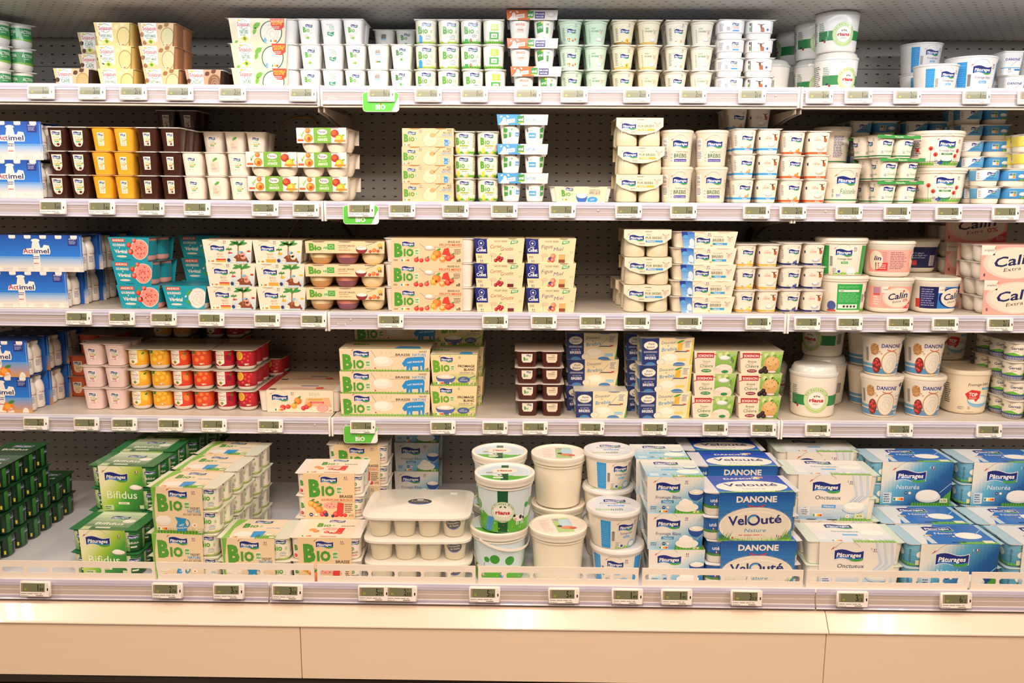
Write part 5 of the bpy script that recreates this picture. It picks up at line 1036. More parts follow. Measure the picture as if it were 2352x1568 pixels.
def a_coco(W, H, red):
    c = 'd8352c' if red else 'e8c02c'; a = Art(); a.R(-W/2, 0, W/2, H, 'f3e6d0', 1); a.G(-W*.02, 0, W/2, H*.5, 'b8cfdc', 'dfe4e0', 5, l=2); pat(a, -W*.21, H*.64, W*.28, 4); a.T('BRASSES', -W*.17, H*.35, H*.09, 'a98a5c', 3, -.004, w=W*.13); a.T('de Coco', -W*.16, H*.24, H*.09, 'a98a5c', 3, -.004, w=W*.14); fr(a, -W*.08, H*.9, 6, 3); nutri(a, -W*.44, H*.05, W*.12, 4)
    a.R(-W*.27, H*.13, -W*.05, H*.19, 'd8453c' if red else 'e8a83a', 4); a.R(-W*.27, H*.05, -W*.05, H*.12, 'e8a83a', 4); a.E(W*.26, H*.08, W*.17, H*.3, '8a4a30', 5, 18, 0, 180)
    def palm(x, y, h_, w_):
        a.P([(x-w_*.04, y), (x+w_*.05, y), (x+w_*.03, y+h_*.6), (x+w_*.06, y+h_), (x, y+h_), (x-w_*.04, y+h_*.6)], 'b0703c', 6)
        for t in (10, 45, 100, 140, 175): leafp(a, x+w_*.26*math.cos(math.radians(t)), y+h_+w_*.10*math.sin(math.radians(t))-2, w_*.55, w_*.15, '4a9a48', 7, t if t < 90 else t-180+(20 if t > 120 else 0))
    palm(W*.22, H*.24, H*.62, W*.36); palm(W*.03, H*.40, H*.22, W*.14); a.E(W*.05, H*.42, W*.05, H*.055, c, 6, 12, 0, 180 if red else 360); a.E(W*.31, H*.38, W*.045, H*.12, 'e8a08c' if red else 'e9dcc4', 8, 12); a.E(W*.33, H*.27, W*.06, H*.10, 'e8a08c' if red else 'e9dcc4', 8, 12); a.E(W*.27, H*.48, W*.05, H*.06, '8cc4dc', 8, 12); a.E(W*.44, H*.52, W*.04, H*.04, c, 6, 10)
    a.E(W*.01, H*.13, W*.04, H*.085, '2a3f78', 7, 6); a.E(W*.12, H*.13, W*.055, H*.1, 'f3ead8', 7, 14); a.T('COCO', W*.12, H*.11, H*.05, '7a5a3a', 8, .0); a.E(W*.43, H*.08, 3, 3, '7a3a20', 7, 8); cupholes(a, (-W*.27, W*.22), H, 30, 'cfc0a4', 9)
    return a.clip(-W/2, W/2, 0, H)
for red, us, wd in ((True, [534, 531, 523], 'red'), (False, [647, 644, 638], 'yellow')):
    P = pack('yogurt_pack', 'yogurt pack', 2, 2, 64, 62, 63.6, 'rd', 'f1e8d8', wrap=dict(w1=136, w0=122, art=a_coco(136, 63.6, red), c='f3e6d0', yf=1.5, lean=4, tc='cbb9a0')); S(P, 3, us, 'coconut yogurt pack with a palm island and %s fruit' % wd, grp='coconut packs with %s fruit' % wd)
def a_six(W, H):
    a = Art(); a.R(-W/2, 0, W/2, H, 'ecd3a8', 1); a.T('B', -W*.455, H*.24, H*.58, '56a034', 3, .05, al='l'); a.T('io', -W*.385, H*.26, H*.42, '56a034', 3, .05, al='l', w=W*.09); a.R(-W*.275, H*.22, -W*.225, H*.72, 'cfe4bc', 3); a.T('AB', -W*.25, H*.36, H*.2, '56a034', 4, .02); a.R(-W*.22, H*.3, -W*.13, H*.78, '4fa844', 3); a.ring(-W*.175, H*.54, W*.03, H*.13, .8, 'e4f0d8', 4, n=12)
    a.T('YAOURT BRASSE', .02*W, H*.56, H*.13, '6a5a48', 3, .01, w=W*.21); a.lines(-W*.08, H*.42, W*.04, H*.5, 1, '8a7a68', 3); a.lines(-W*.08, H*.22, W*.12, H*.32, 1, 'd0703c', 3); bowl(a, W*.21, H*.40, W*.145, H*.6, '8a3434', 'f4efe6', 4); a.L(W*.27, H*.66, W*.38, H*.9, .8, '6a645c', 5)
    fruit(a, W*.37, H*.26, H*.19, 'e07a2c', 'f09a4a', 5); fruit(a, W*.32, H*.16, H*.13, 'd0342c', 'e0605a', 6); fruit(a, W*.42, H*.2, H*.13, 'd0342c', 'e0605a', 6); fruit(a, W*.44, H*.68, H*.18, 'eeb03a', 'f4c860', 5); a.T('x6', W*.45, H*.38, H*.24, '2f2a24', 8, .01); cupholes(a, (-W*.33, 0, W*.33), H, 34, '8f7f6c', 9); return a.clip(-W/2, W/2, 0, H)
P = pack('yogurt_pack', 'yogurt pack', 3, 2, 71, 64, 63, 'belly', 'f0dcae', clay=[[(.30, 'c79a66'), (1, 'f0dcae')], [(.30, '8a5468'), (.45, 'd98e78'), (1, 'e9a888')], [(1, 'f0dcae')]], wrap=dict(w1=216, w0=213, h0=31, art=a_six(216, 32.2), c='ecd3a8', yf=2.5)); P.h = 63.2
S(P, 3, [794, 792, 793], 'Bio six-jar yogurt pack with layered fruit cups showing', grp='six jar Bio packs')
def a_mix(W, H):
    a = Art(); a.R(-W/2, 0, W/2, H, 'e0c8a0', 1); bio(a, -W*.46, H*.26, H*.50, '4a9a30', 3); pat(a, -W*.26, H*.76, W*.17, 6, ring=False); nutri(a, -W*.36, H*.06, W*.11, 3); spoon(a, W*.04, H*.60, W*.15, 'f0c8b4', 4, -1, 'a8a49c'); a.T('BRASSE AUX', W*.38, H*.82, H*.08, '4a3a30', 3, .01, w=W*.17); a.T('FRUITS MIXES', W*.33, H*.68, H*.10, 'd8502c', 3, .015, w=W*.31); a.L(W*.1, H*.64, W*.48, H*.64, .5, '7a6a58', 3)
    a.lines(W*.38, H*.34, W*.48, H*.58, 4, '6a5a48', 3)
    for x_, y_, r_, c1, c2, lf in ((-.15, .12, .10, 'd02c2c', 'e8605a', '4a8a34'), (-.08, .10, .09, 'd02c2c', 'e8605a', None), (.0, .14, .10, 'd83a30', 'ee7a64', '4a8a34'), (.10, .22, .15, 'eda03a', 'f6c060', None), (.14, .36, .18, 'e8702c', 'f09a44', '4fa038'), (.22, .16, .14, 'f08a3a', 'f8c890', None), (.30, .2, .14, 'd8342c', 'ee6a50', None), (.35, .26, .11, 'd8342c', 'ee6a50', '4a8a34')): fruit(a, W*x_, H*y_, H*r_, c1, c2, 4, lf)
    a.P([(W*.21, H*.34), (W*.33, H*.32), (W*.30, H*.62), (W*.24, H*.58)], 'd8402c', 8); a.T('x8', W*.44, H*.05, H*.12, '2f2a24', 8, .01); a.lines(-W*.47, H*.06, -W*.40, H*.14, 2, '4a4038', 3); return a.clip(-W/2, W/2, 0, H)
P = pack('yogurt_pack', 'yogurt pack', 4, 2, 62, 62, 66.4, 'sq', 'f0e6da', wrap=dict(w1=194, w0=194, art=a_mix(194, 66.4), c='e0c8a0', dx=-6, yf=1.2)); S(P, 3, [986, 985, 986], 'long Bio mixed fruit yogurt pack in tan card', grp='long mixed fruit packs')
def a_coll(W, H, fig):
    a = Art(); a.R(-W/2, 0, W/2, H, 'ecdab0', 1); a.R(-W/2, H*.38, -W*.25, H, '1f2c7c', 3); a.ring(-W*.37, H*.80, W*.06, H*.12, .8, 'dfe2f0', 4, n=14); a.E(-W*.37, H*.80, 3, 3, 'dfe2f0', 4, 8); a.T('Collet', -W*.375, H*.46, H*.13, 'f2f2f4', 4, .03, w=W*.20); a.T('Sœur', -W*.38, H*.61, H*.06, 'f2f2f4', 4, .02, w=W*.09)
    a.T('YAOURT BREBIS', W*.02, H*.84, H*.075, '6a5a48', 3, -.004, w=W*.27); a.P([(W*.22, H*.76), (W*.36, H*.80), (W*.38, H*.9), (W*.24, H*.92)], '46a85a', 3); a.T('BIO', W*.30, H*.81, H*.08, 'eef6e8', 4, .03, w=W*.1)
    c = 'a83440' if not fig else '5a4a86'; a.T('Cerise' if not fig else 'Figue', -W*.08, H*.60, H*.15, c, 3, -.006, w=W*.23, sh=.3, rot=4); a.T('Griotte' if not fig else 'Miel', W*.15, H*.50, H*.15, c, 3, -.006, w=W*(.26 if not fig else .19), sh=.3, rot=4); a.lines(-W*.46, H*.2, -W*.34, H*.3, 2, '7a6a50', 3); fr(a, -W*.41, H*.05, 7, 3)
    a.E(-W*.13, H*.32, W*.08, H*.08, 'd6c6a4', 3, 14); a.L(-W*.17, H*.05, -W*.17, H*.3, 1, 'a89878', 3)
    if not fig:
        for x_, y_ in ((-.08, .1), (-.03, .17), (.02, .11), (-.01, .22), (.05, .18)): fruit(a, W*x_, H*y_, H*.08, 'a81c2c', 'cf4a50', 5)
        leafp(a, W*.02, H*.36, 8, 4, '7ab04a', 5, 30)
    else: fruit(a, -W*.01, H*.17, H*.09, '3a3066', '5a5090', 5); fruit(a, W*.04, H*.12, H*.10, 'd85a4a', 'ee9a8a', 5); fruit(a, W*.05, H*.28, H*.12, 'e07a5c', 'f0a884', 5); fruit(a, -W*.04, H*.09, H*.06, 'd85a4a', 'ee9a8a', 5)
    x0 = W*.24; a.P([(x0-W*.07, 1), (x0+W*.07, 1), (x0+W*.065, H*.3), (x0+W*.075, H*.38), (x0-W*.075, H*.38), (x0-W*.065, H*.3)], 'ead0b4' if not fig else 'dcae6a', 4); a.R(x0-W*.068, 1, x0+W*.068, H*.15, '6a2430' if not fig else '8a4a30', 5); a.R(x0-W*.075, H*.36, x0+W*.075, H*.39, 'efe6d8', 5); a.lines(W*.40, H*.4, W*.48, H*.5, 2, 'a4c094', 3)
    cupholes(a, (-W*.3, W*.26), H, 24, '8f8272', 7); return a.clip(-W/2, W/2, 0, H)
for fig, us, wd in ((False, [1148, 1147, 1147], 'cherry'), (True, [1266, 1265, 1265], 'fig and honey')):
    P = pack('yogurt_pack', 'yogurt pack', 2, 2, 62, 60, 66.7, 'rd', 'e8dcc4', wrap=dict(w1=137, w0=124, art=a_coll(137, 66.7, fig), c='ecdab0', yf=1.5, lean=3)); S(P, 3, us, 'navy cornered %s sheep yogurt box on the third shelf' % wd, grp='navy cornered %s boxes' % wd)
def a_five(W, H):
    a = Art(); a.R(-W/2, 0, W/2, H, 'f2e4cc', 1); a.G(-W/2, 0, -W*.27, H, '8ec4ec', '2f6fc4', 6, l=2); a.R(-W/2, H*.7, -W*.40, H, '2a3a9a', 3); a.E(-W*.44, H*.68, W*.05, H*.12, '5aa8e4', 4, 12); a.E(-W*.33, H*.30, W*.05, H*.28, 'd4e6f2', 4, 12); a.R(-W*.40, 0, -W*.30, H*.15, 'd4e6f2', 4)
    pat(a, -W*.11, H*.46, W*.25, 4); fr(a, -W*.02, H*.82, 6, 3); a.T('Yaourt a la Grecque', W*.16, H*.66, H*.07, '6a6458', 3, 0, w=W*.18); a.T('BREBIS', W*.17, H*.40, H*.17, '5a6a44', 3, .01, w=W*.21); a.R(W*.07, H*.18, W*.35, H*.32, '3fa4dc', 3); a.T('Nature', W*.2, H*.205, H*.09, 'f2f6f8', 4, .01, w=W*.12); sheep(a, W*.38, H*.36, W*.13, 2); leafp(a, W*.09, H*.27, 8, 4, '3f9a4a', 4, -30); a.E(W*.05, H*.14, 3, 2.4, 'e0a84a', 4, 8); cupholes(a, (W*.25, -W*.2), H, 36, 'd8ceba', 8)
    return a.clip(-W/2, W/2, 0, H)
P = pack('yogurt_pack', 'yogurt pack', 2, 1, 89, 90, 44, 'sq', 'f0e6d0', wrap=dict(w1=152, w0=136, art=a_five(152, 44), c='f2e4cc', dx=12, yf=1.5, lean=3))
S(P, 3, [1613, 1614, 1616, 1617, 1619], 'low long sheep yogurt pack with a blue left end', grp='low long sheep yogurt packs')
for stripe, fq, sp, us, W_, h, wd in (('e8b04a', ('ecd24a', 'f4e070'), 'e6e2d4', [1739, 1741, 1742], 63, 62.4, 'yellow stripe and vanilla flower'), ('2a3068', ('3a4a8a', '5a6ab0'), 'c9bcd4', [1844, 1846, 1847], 62, 63.8, 'dark navy stripe and blueberry spoon')):
    P = pack('yogurt_pack', 'yogurt pack', 2, 2, W_, 63, h, 'sq', 'f2e8d8', arts=[a_goat(0, stripe, fq, foot=3), a_goat(1, stripe, None, foot=3, sp=sp)]); S(P, 3, us, 'goat yogurt cup pack with a '+wd, grp='third shelf goat packs with '+wd.split(' and')[0])
def a_fbg(D, H, back=False): return a_fb(D, H, True, 'Fromage blanc')
def a_back(D, H, c1, c2):
    a = Art(); k = H/98; a.R(-D*.26, 9*k, D*.30, 82*k, c1, 3); a.lines(-D*.23, 70*k, D*.27, 78*k, 3, c2, 4); a.R(-D*.23, 60*k, D*.22, 66*k, 'f0ede4', 4); a.lines(-D*.20, 61*k, -D*.1, 65*k, 1, '4a4a4a', 5); a.lines(-D*.23, 30*k, D*.25, 58*k, 9, c2, 4); a.R(-D*.23, 13*k, D*.21, 25*k, 'f0ede4', 4)
    for i in range(4): a.E(-D*.1+i*D*.08, 19*k, 4*k, 3.6*k, '4a4644', 5, 8)
    a.bars(D*.31, 30*k, D*.38, 54*k, '3a3634', 3); a.E(-D*.38, 20*k, 14*k, 14*k, '4a5a9a', 3, 14); a.R(-D*.48, 4*k, -D*.28, 9*k, 'c83a34', 4); grass(a, D*.3, D*.5, 4*k, 14*k, 2); a.R(D*.42, 44*k, D*.5, 60*k, NAVY, 3); return a
TB = [(0, .39), (.02, .41), (.06, .42), (.86, .462), (.89, .484), (.97, .49)]
P = tub('cheese_tub', 'cheese tub', 102.8, 135, TB, 2.6, 'f3ecda', a_back(135, 96, '2fa84c', '7ad08a'), 'lid', hb=98); S(P, 3, [1953], 'Tub showing a bright green information panel, lower of the pair beside the goat cups', jit=0)
P = tub('cheese_tub', 'cheese tub', 102.8, 135, TB, 2.6, 'f3ecda', a_fb(135, 96, True), 'lid', hb=98, shift=-16); P.place(x_at(1951, RY+24, SURF[3]+150), RY+24, SURF[3]+103.1, 0, 'green printed fromage blanc tub standing on the tub with a green panel')
def a_cal(W, H, pink=True, y0=0):
    a = Art(); a.R(-W/2, y0, W/2, H, 'f0a89a' if pink else '2f80c8', 1); a.E(0, (H+y0)/2, W*.47, (H-y0)*.47, 'f2cfc2' if pink else '1f2a6c', 2, 28); a.E(W*.03, (H+y0)/2, W*.43, (H-y0)*.44, 'ecdfcb', 3, 28); h = H-y0
    a.T('Calin', 0, y0+h*.44, h*.28, '222a5c', 5, .018, w=W*.62, sh=.25, rot=8); a.T('Extra', -W*.02, y0+h*.27, h*.10, '4a4038', 5, -.002, w=W*.26, sh=.3, rot=8); a.T('0%', W*.27, y0+h*.32, h*.14, 'c83a3c', 5, .01, w=W*.17, rot=8); a.E(W*.17, y0+h*.80, 3, 3, 'd8352c', 5, 8); a.P([(W*.17-3, y0+h*.80), (W*.17+3, y0+h*.80), (W*.17, y0+h*.74)], 'd8352c', 5)
    a.P([(W/2, y0), (W/2, y0+h*.34), (W*.36, y0+h*.2), (W*.22, y0)], 'd8484a' if pink else '1f2a6c', 4); a.lines(W*.34, y0+h*.05, W*.49, y0+h*.2, 3, 'f4d4cc', 6)
    a.R(-W/2, y0+h*.72, -W*.30, H, 'f1e8da', 3); a.T('yoplait', -W*.385, y0+h*.84, h*.06, '6a5a4a', 5, 0, w=W*.15); leafp(a, -W*.30, y0+h*.93, 8, 3, 'e87a3a', 6, 45)
    return a.clip(-W/2, W/2, y0, H)
CT = [(0, .32), (.02, .38), (.07, .41), (.14, .425), (.84, .462), (.88, .484), (.96, .49)]
def cal_tub(art, shift, c='f2ecdc'): return tub('cheese_tub', 'cheese tub', 99, 130, CT, 3, c, art, 'lid', shift=shift, hb=95)
A1 = Art().add(shiftart(a_cal(96, 60), 0, 14)); A1.R(-92, 14, -48, 74, 'f0b0a4', 1); A1.R(-72, 52, -52, 72, 'b888a0', 2); A1.R(-72, 50, -52, 54, 'd8524a', 3); A1.lines(-72, 22, -54, 48, 4, 'f4e0da', 2)
S(cal_tub(A1, 8), 3, [2059], 'pink tub with a handwritten front label on the third shelf, its lid under another tub', jit=0)
A2 = Art(); A2.R(-90, 14, 90, 74, 'f0a89a', 1); A2.R(-22, 18, 36, 72, 'f4b4a4', 2); A2.lines(-18, 22, 32, 70, 10, '9a6a78', 3); A2.R(-60, 18, -24, 40, 'd8443c', 3); A2.lines(-54, 22, -28, 36, 3, 'f4d4cc', 4); A2.lines(-40, 42, -26, 70, 5, 'b888a0', 3); A2.E(-60, 46, 22, 26, 'efe0ca', 3, 20); A2.T('lin', -54, 46, 12, '222a5c', 5, .018, w=20, sh=.25); A2.E(70, 46, 26, 30, 'efe0ca', 3, 20); A2.T('C', 58, 46, 18, '222a5c', 5, .018)
P = cal_tub(A2, 0); P.place(x_at(2061, RY+24, SURF[3]+145), RY+24, SURF[3]+99.3, 0, 'pink tub with its printed information panel forward, topmost of the two pink tubs')
A3 = shiftart(a_cal(90, 60, False), 34, 14); A3.R(-64, 14, -11, 74, '1f2358', 2); A3.lines(-58, 20, -18, 70, 8, '8a90b8', 3); A3.R(-78, 16, -62, 40, 'c8342c', 3)
Pn_ = cal_tub(A3, 0); S(Pn_, 3, [2166], 'navy and blue tub alone at the front of the third shelf', jit=0)
A4 = Art(); A4.R(-90, 14, 90, 74, '1f2358', 1); A4.lines(-30, 40, 20, 60, 3, '8a90b8', 2); A4.bars(26, 20, 46, 50, '2a2a34', 3); A4.R(-40, 22, -14, 36, 'c83a34', 2); A4.ring(-6, 52, 5, 5, 1, 'dfe0ea', 2)
S(cal_tub(A4, 0), 3, [2122, 2120], 'navy tub in shade behind the pink tubs', y=175, grp='navy tubs in the rear')
A5 = a_cal(178, 93); A5.T('8', -78, 10, 8, '222a5c', 6, .01)
P = pack('yogurt_pack', 'yogurt pack', 3, 2, 63, 62, 94.3, 'belly', 'eee6da', layers=2, wrap=dict(w1=182, w0=176, art=Art().add(A5, 0, 0, 182/178, 1), c='f0c0b4', dx=2, yf=1.5, ic='d8b8a8'))
x = S(P, 3, [2332, 2327], 'pink eight-cup pack with handwritten lettering at the front right', grp='pink eight-cup packs, front', jit=0); P = pack('yogurt_pack', 'yogurt pack', 3, 2, 63, 62, 93.2, 'belly', 'eee6da', layers=2, wrap=dict(w1=182, w0=176, art=Art().add(A5, 0, 0, 182/178, 93.2/94.3), c='f0c0b4', dx=2, yf=1.5, ic='d8b8a8'))
S(P, 3, None, 'pink eight-cup pack in shade in the row behind the front ones', y=215, xs=[x[0]-14, x[0]-16, x[0]-24], grp='pink eight-cup packs, rear', jit=0)

# ================= row 4
P = actimel(4, 101.5, True)
x = S(P, 4, [4, -4], 'fruit print bottle pack at the left edge of the fourth shelf', grp='fruit bottle packs, front'); S(P, 4, None, 'fruit print bottle pack in the second row of the fourth shelf', y=122, xs=[v+5 for v in x], grp='fruit bottle packs, second row'); S(P, 4, None, 'fruit print bottle pack in the rear row of the fourth shelf', y=218, xs=[v+10 for v in x], grp='fruit bottle packs, rear row')
P = pack('dessert_pack', 'dessert pack', 2, 2, 62, 60, 63.8, 'rd', 'c65a34', arts=[LO], lid='b8a898'); S(P, 4, [200, 201, 222], 'burnt orange soy cup pack in shade at the rear left', y=205, grp='burnt orange soy packs')
P = pack('dessert_pack', 'dessert pack', 2, 2, 64, 62, 63.8, 'sq', 'e8cfca', arts=[LP], lid='c9beb4'); S(P, 4, [237, 235, 234], 'pale pink soy yogurt cup pack on the fourth shelf', y=58, grp='pale pink soy packs', rz=[0, -1, -3])
def a_sfruit(k, fl):
    c0, c1, nm, tx = {'c': ('f2d04a', 'f0a82c', 'CITRON', '3f7a4c'), 'o': ('e8602c', 'd8402c', 'ORANGE SANG', '3f7a4c'), 'p': ('c82c38', 'a81c30', 'PASSION', '3f7a4c')}[fl]
    a = Art(); a.G(-90, 12, 90, 55, c1, c0, 4)
    if k == 0: a.P([(-21, 55), (-21, 20), (-8, 13), (6, 20), (6, 55)], 'f4efdf', 2); a.T('Sojasun', -7.5, 42, 4.6, 'b8344a', 3, .01, w=24); a.ring(-7.5, 44, 9, 8, .7, 'a86a5a', 3, 20, 160, 8); a.ring(-7.5, 44, 9, 8, .7, 'a86a5a', 3, 200, 340, 8); a.T(nm, -7.5, 30, 3.2, '4a8a5c', 3, .01, w=21); a.P([(-14, 22), (-7.5, 16), (-1, 22), (-7.5, 28)], 'c8a83a', 3); a.E(-7.5, 22, 3, 2.6, '4a8a3a', 4, 8)
    if k == 0: leafp(a, 18, 36, 16, 20, {'c': 'f6d860', 'o': 'f08a4a', 'p': '8a1c34'}[fl], 2, 40); leafp(a, 22, 46, 10, 5, '3f8a3a', 3, 30)
    if k == 1:
        if fl == 'p': a.E(-14, 42, 12, 13, 'f0c84a', 2, 16); a.E(-14, 42, 9, 10, 'e0a83a', 3, 14); [fruit(a, px, py, 5.4, 'c82c34', 'e05a50', 3) for px, py in ((4, 46), (14, 40), (3, 34), (13, 28), (-4, 24), (20, 48))]
        else:
            for px, py, q in ((-4, 28, 11), (12, 34, 10), (2, 46, 9), (-16, 44, 8), (18, 48, 8)): fruit(a, px, py, q, {'c': 'e8a42c', 'o': 'e0502c'}[fl], {'c': 'f4c850', 'o': 'f0884a'}[fl], 3)
            leafp(a, -16, 50, 14, 9, '3f8a3a', 5, 30)
        nutri(a, 2, 16, 12, 6, 1)
    return a
FR = {}
for fl, us, wd in (('c', [342, 339, 334], 'lemon yellow'), ('o', [438, 436, 431], 'blood orange'), ('p', [539, 536, 534], 'dark red passion fruit')):
    P = pack('yogurt_pack', 'yogurt pack', 2, 3, 61, 60, 59, 'acti', 'f2eadf', arts=[a_sfruit(0, fl), a_sfruit(1, fl)], lid='b9b2a4'); FR[fl] = P
    S(P, 4, us, wd+' soy fruit yogurt pack in the front row', y=62, grp=wd+' soy packs')
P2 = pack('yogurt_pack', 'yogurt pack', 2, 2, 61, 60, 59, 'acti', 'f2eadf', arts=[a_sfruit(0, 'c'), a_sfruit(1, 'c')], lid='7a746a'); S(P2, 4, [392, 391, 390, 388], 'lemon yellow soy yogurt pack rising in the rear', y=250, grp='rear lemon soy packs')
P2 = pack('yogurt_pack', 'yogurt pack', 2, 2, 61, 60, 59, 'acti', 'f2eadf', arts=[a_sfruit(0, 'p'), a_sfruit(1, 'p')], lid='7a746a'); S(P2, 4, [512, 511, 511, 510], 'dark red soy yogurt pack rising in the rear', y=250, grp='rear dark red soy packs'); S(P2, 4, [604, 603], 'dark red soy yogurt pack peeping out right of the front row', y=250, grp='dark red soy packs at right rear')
def a_smix(W, H):
    a = Art(); a.R(-W/2, 0, W/2, H, 'f0e0c6', 1); pat(a, -W*.30, H*.66, W*.24, 4); a.T('SOJA', W*.22, H*.76, H*.15, 'b4c4a0', 3, -.002, w=W*.16); a.P([(W*.05, H*.3), (W*.48, H*.26), (W*.44, H*.68), (W*.1, H*.66)], 'e2b890', 2); a.R(W*.13, H*.56, W*.34, H*.62, 'c8b23c', 3); a.R(W*.15, H*.42, W*.36, H*.5, 'd8504a', 3); a.T('Fruits mixés', W*.26, H*.44, H*.045, 'f6ece4', 4, .0, w=W*.15); fr(a, -W*.13, H*.86, 6, 3)
    for x_, y_, r_, c1, c2 in ((-.26, .22, .13, 'd8302c', 'e85a4a'), (-.18, .26, .11, 'd8302c', 'ee6a50'), (-.09, .30, .14, 'eda43a', 'f8c860'), (-.03, .52, .17, 'e8762c', 'f2a04a'), (.05, .20, .11, 'c82c34', 'e05a5a'), (.10, .26, .11, 'c82c34', 'e05a5a'), (.14, .34, .12, 'e8762c', 'f2a04a')): fruit(a, W*x_, H*y_, H*r_, c1, c2, 4, '5a9a3a' if r_ > .13 else None)
    swirl(a, W*.34, H*.2, W*.08, H*.16, 'e8a8a0', 'd89488', 4); nutri(a, -W*.38, H*.07, W*.12, 5); a.T('x8', W*.45, H*.05, H*.1, 'c87a64', 5, .0); return a.clip(-W/2, W/2, 0, H)
t = Art(); t.R(-120, -1, -95, 124, 'b8343c', 1); t.R(-90, 4, -70, 20, '5a504a', 2); t.R(-60, 10, 70, 30, 'd0b49a', 1); t.E(-10, 26, 40, 7, 'e0a4a4', 2, 18); fruit(t, 50, 30, 12, 'c83a34', 'e0605a', 2); t.R(-10, 52, 40, 60, '4a4f8a', 2)
P = pack('yogurt_pack', 'yogurt pack', 4, 2, 60, 62, 64.5, 'sq', 'f2e8da', wrap=dict(w1=190, w0=188, art=a_smix(190, 64.5), top=t, c='f0e0c6', tc='dcc8aa', yf=1.2, dx=4)); xm = S(P, 4, [686], 'single mixed fruit soy pack at the front left of the shelf joint', y=58); S(P, 4, None, 'mixed fruit soy pack right behind the single front one', y=186, xs=[xm[0]])
def a_bnat(W, H):
    a = Art(); a.R(-W/2, 0, W/2, H, 'ecd6b4', 1); grass(a, -W/2, W/2, 0, H*.15, 2, ('5f9a3c', '7fb84a', '93c85a'), 90); bio(a, -W*.47, H*.13, H*.60, '52a032', 5); pat(a, -W*.26, H*.78, W*.17, 6); a.E(-W*.02, H*.44, W*.11, H*.24, 'ece4d2', 4, 20); a.E(-W*.04, H*.50, W*.085, H*.17, 'f6f1e4', 5, 18); a.L(-W*.1, H*.62, -W*.15, H*.95, 1.4, 'a8a49c', 4)
    a.T('YAOURT', W*.42, H*.85, H*.08, '4a4038', 3, .01, w=W*.09); a.T('BRASSE', W*.20, H*.70, H*.10, '4a4038', 3, .015, w=W*.16); a.T('NATURE', W*.38, H*.70, H*.11, '3f9ad8', 3, .015, w=W*.15); a.L(W*.06, H*.66, W*.46, H*.66, .5, '7a6a58', 3); cow(a, W*.32, H*.05, W*.26, '2a8fd4', 4); a.E(-W*.12, H*.14, 5, 3.4, 'f0ead8', 6, 10); a.E(-W*.11, H*.15, 3, 2.4, 'c8642c', 7, 8); a.T('x8', W*.47, H*.08, H*.1, '2f2a24', 5, .0)
    for t_ in (-.04, .0, .04): a.L(W*t_+4, H*.78, W*t_*1.5+4, H*.9, .7, 'b8a078', 4)
    return a.clip(-W/2, W/2, 0, H)
def a_bntop(W, d, cc='e6d2b0'):
    t = Art(); t.R(-W/2, 0, W/2, d, cc, 1); t.R(-W/2, 0, W/2, 6, '6aae3c', 2); t.P([(W*.1, 10), (W*.4, 8), (W*.36, 40), (W*.14, 44)], '3a90d0', 3); t.E(-W*.15, 26, W*.14, 14, 'dcd6c6', 3, 20); t.T('Bio', -W*.3, 60, 26, '52a032', 3, .04); t.R(-W/2, 6, -W*.42, 30, 'f0ece0', 2); return t
P = pack('yogurt_pack', 'yogurt pack', 4, 2, 62, 60, 63.6, 'sq', 'efe6d4', wrap=dict(w1=253, w0=248, art=a_bnat(253, 63.6), top=a_bntop(253, 122), c='ecd6b4', tc='e6d2b0', yf=1.2)); x = S(P, 4, [885, 884, 884], 'wide Bio plain yogurt pack with a blue cow silhouette', y=30, grp='blue cow packs, front'); S(P, 4, None, 'wide Bio blue cow pack in the row behind, one level taller', y=158, xs=[x[0]+18, x[1]+18, x[2]+18, x[2]+18], grp='blue cow packs, rear')
def a_bfb(W, H):
    a = Art(); a.R(-W/2, 0, W/2, H, 'edd8a8', 1); grass(a, -W/2, W/2, 0, H*.22, 2, ('6f9f34', '8fb844', 'a8cc58'), 50); a.G(-W*.1, H*.2, W/2, H*.4, 'a8c864', 'e6d8a0', 4, l=2); bio(a, -W*.46, H*.46, H*.34, '66ac2c', 5); pat(a, -W*.16, H*.85, W*.26, 6); a.T('FROMAGE', W*.27, H*.60, H*.075, '3a3428', 5, .015, w=W*.36); a.T('BLANC', W*.34, H*.49, H*.075, '3a3428', 5, .015, w=W*.24); a.T('3,2% DE MAT. GR.', W*.28, H*.40, H*.05, '4a5a9a', 5, .0, w=W*.32); a.L(W*.1, H*.37, W*.48, H*.37, .5, '6a6048', 4)
    bowl(a, -W*.19, H*.28, W*.44, H*.28, '5a6aa8', 'f0e4c0', 6); a.E(W*.22, H*.20, W*.14, H*.10, '4f659a', 8, 16); a.L(W*.3, H*.22, W*.48, H*.33, 1.6, '4f659a', 8); a.T('LAIT', W*.2, H*.21, H*.04, 'e8eef4', 9, 0); a.T('FRANÇAIS', W*.22, H*.16, H*.04, 'e8eef4', 9, 0, w=W*.17); nutri(a, -W*.42, H*.05, W*.17, 10); marks(a, -W*.16, H*.08, 8, 10); a.R(W*.34, H*.03, W*.46, H*.12, 'e6dcae', 9); a.T('x8', W*.40, H*.045, H*.07, '2f2a24', 10, .0); fr(a, W*.1, H*.92, 4, 4); return a.clip(-W/2, W/2, 0, H)
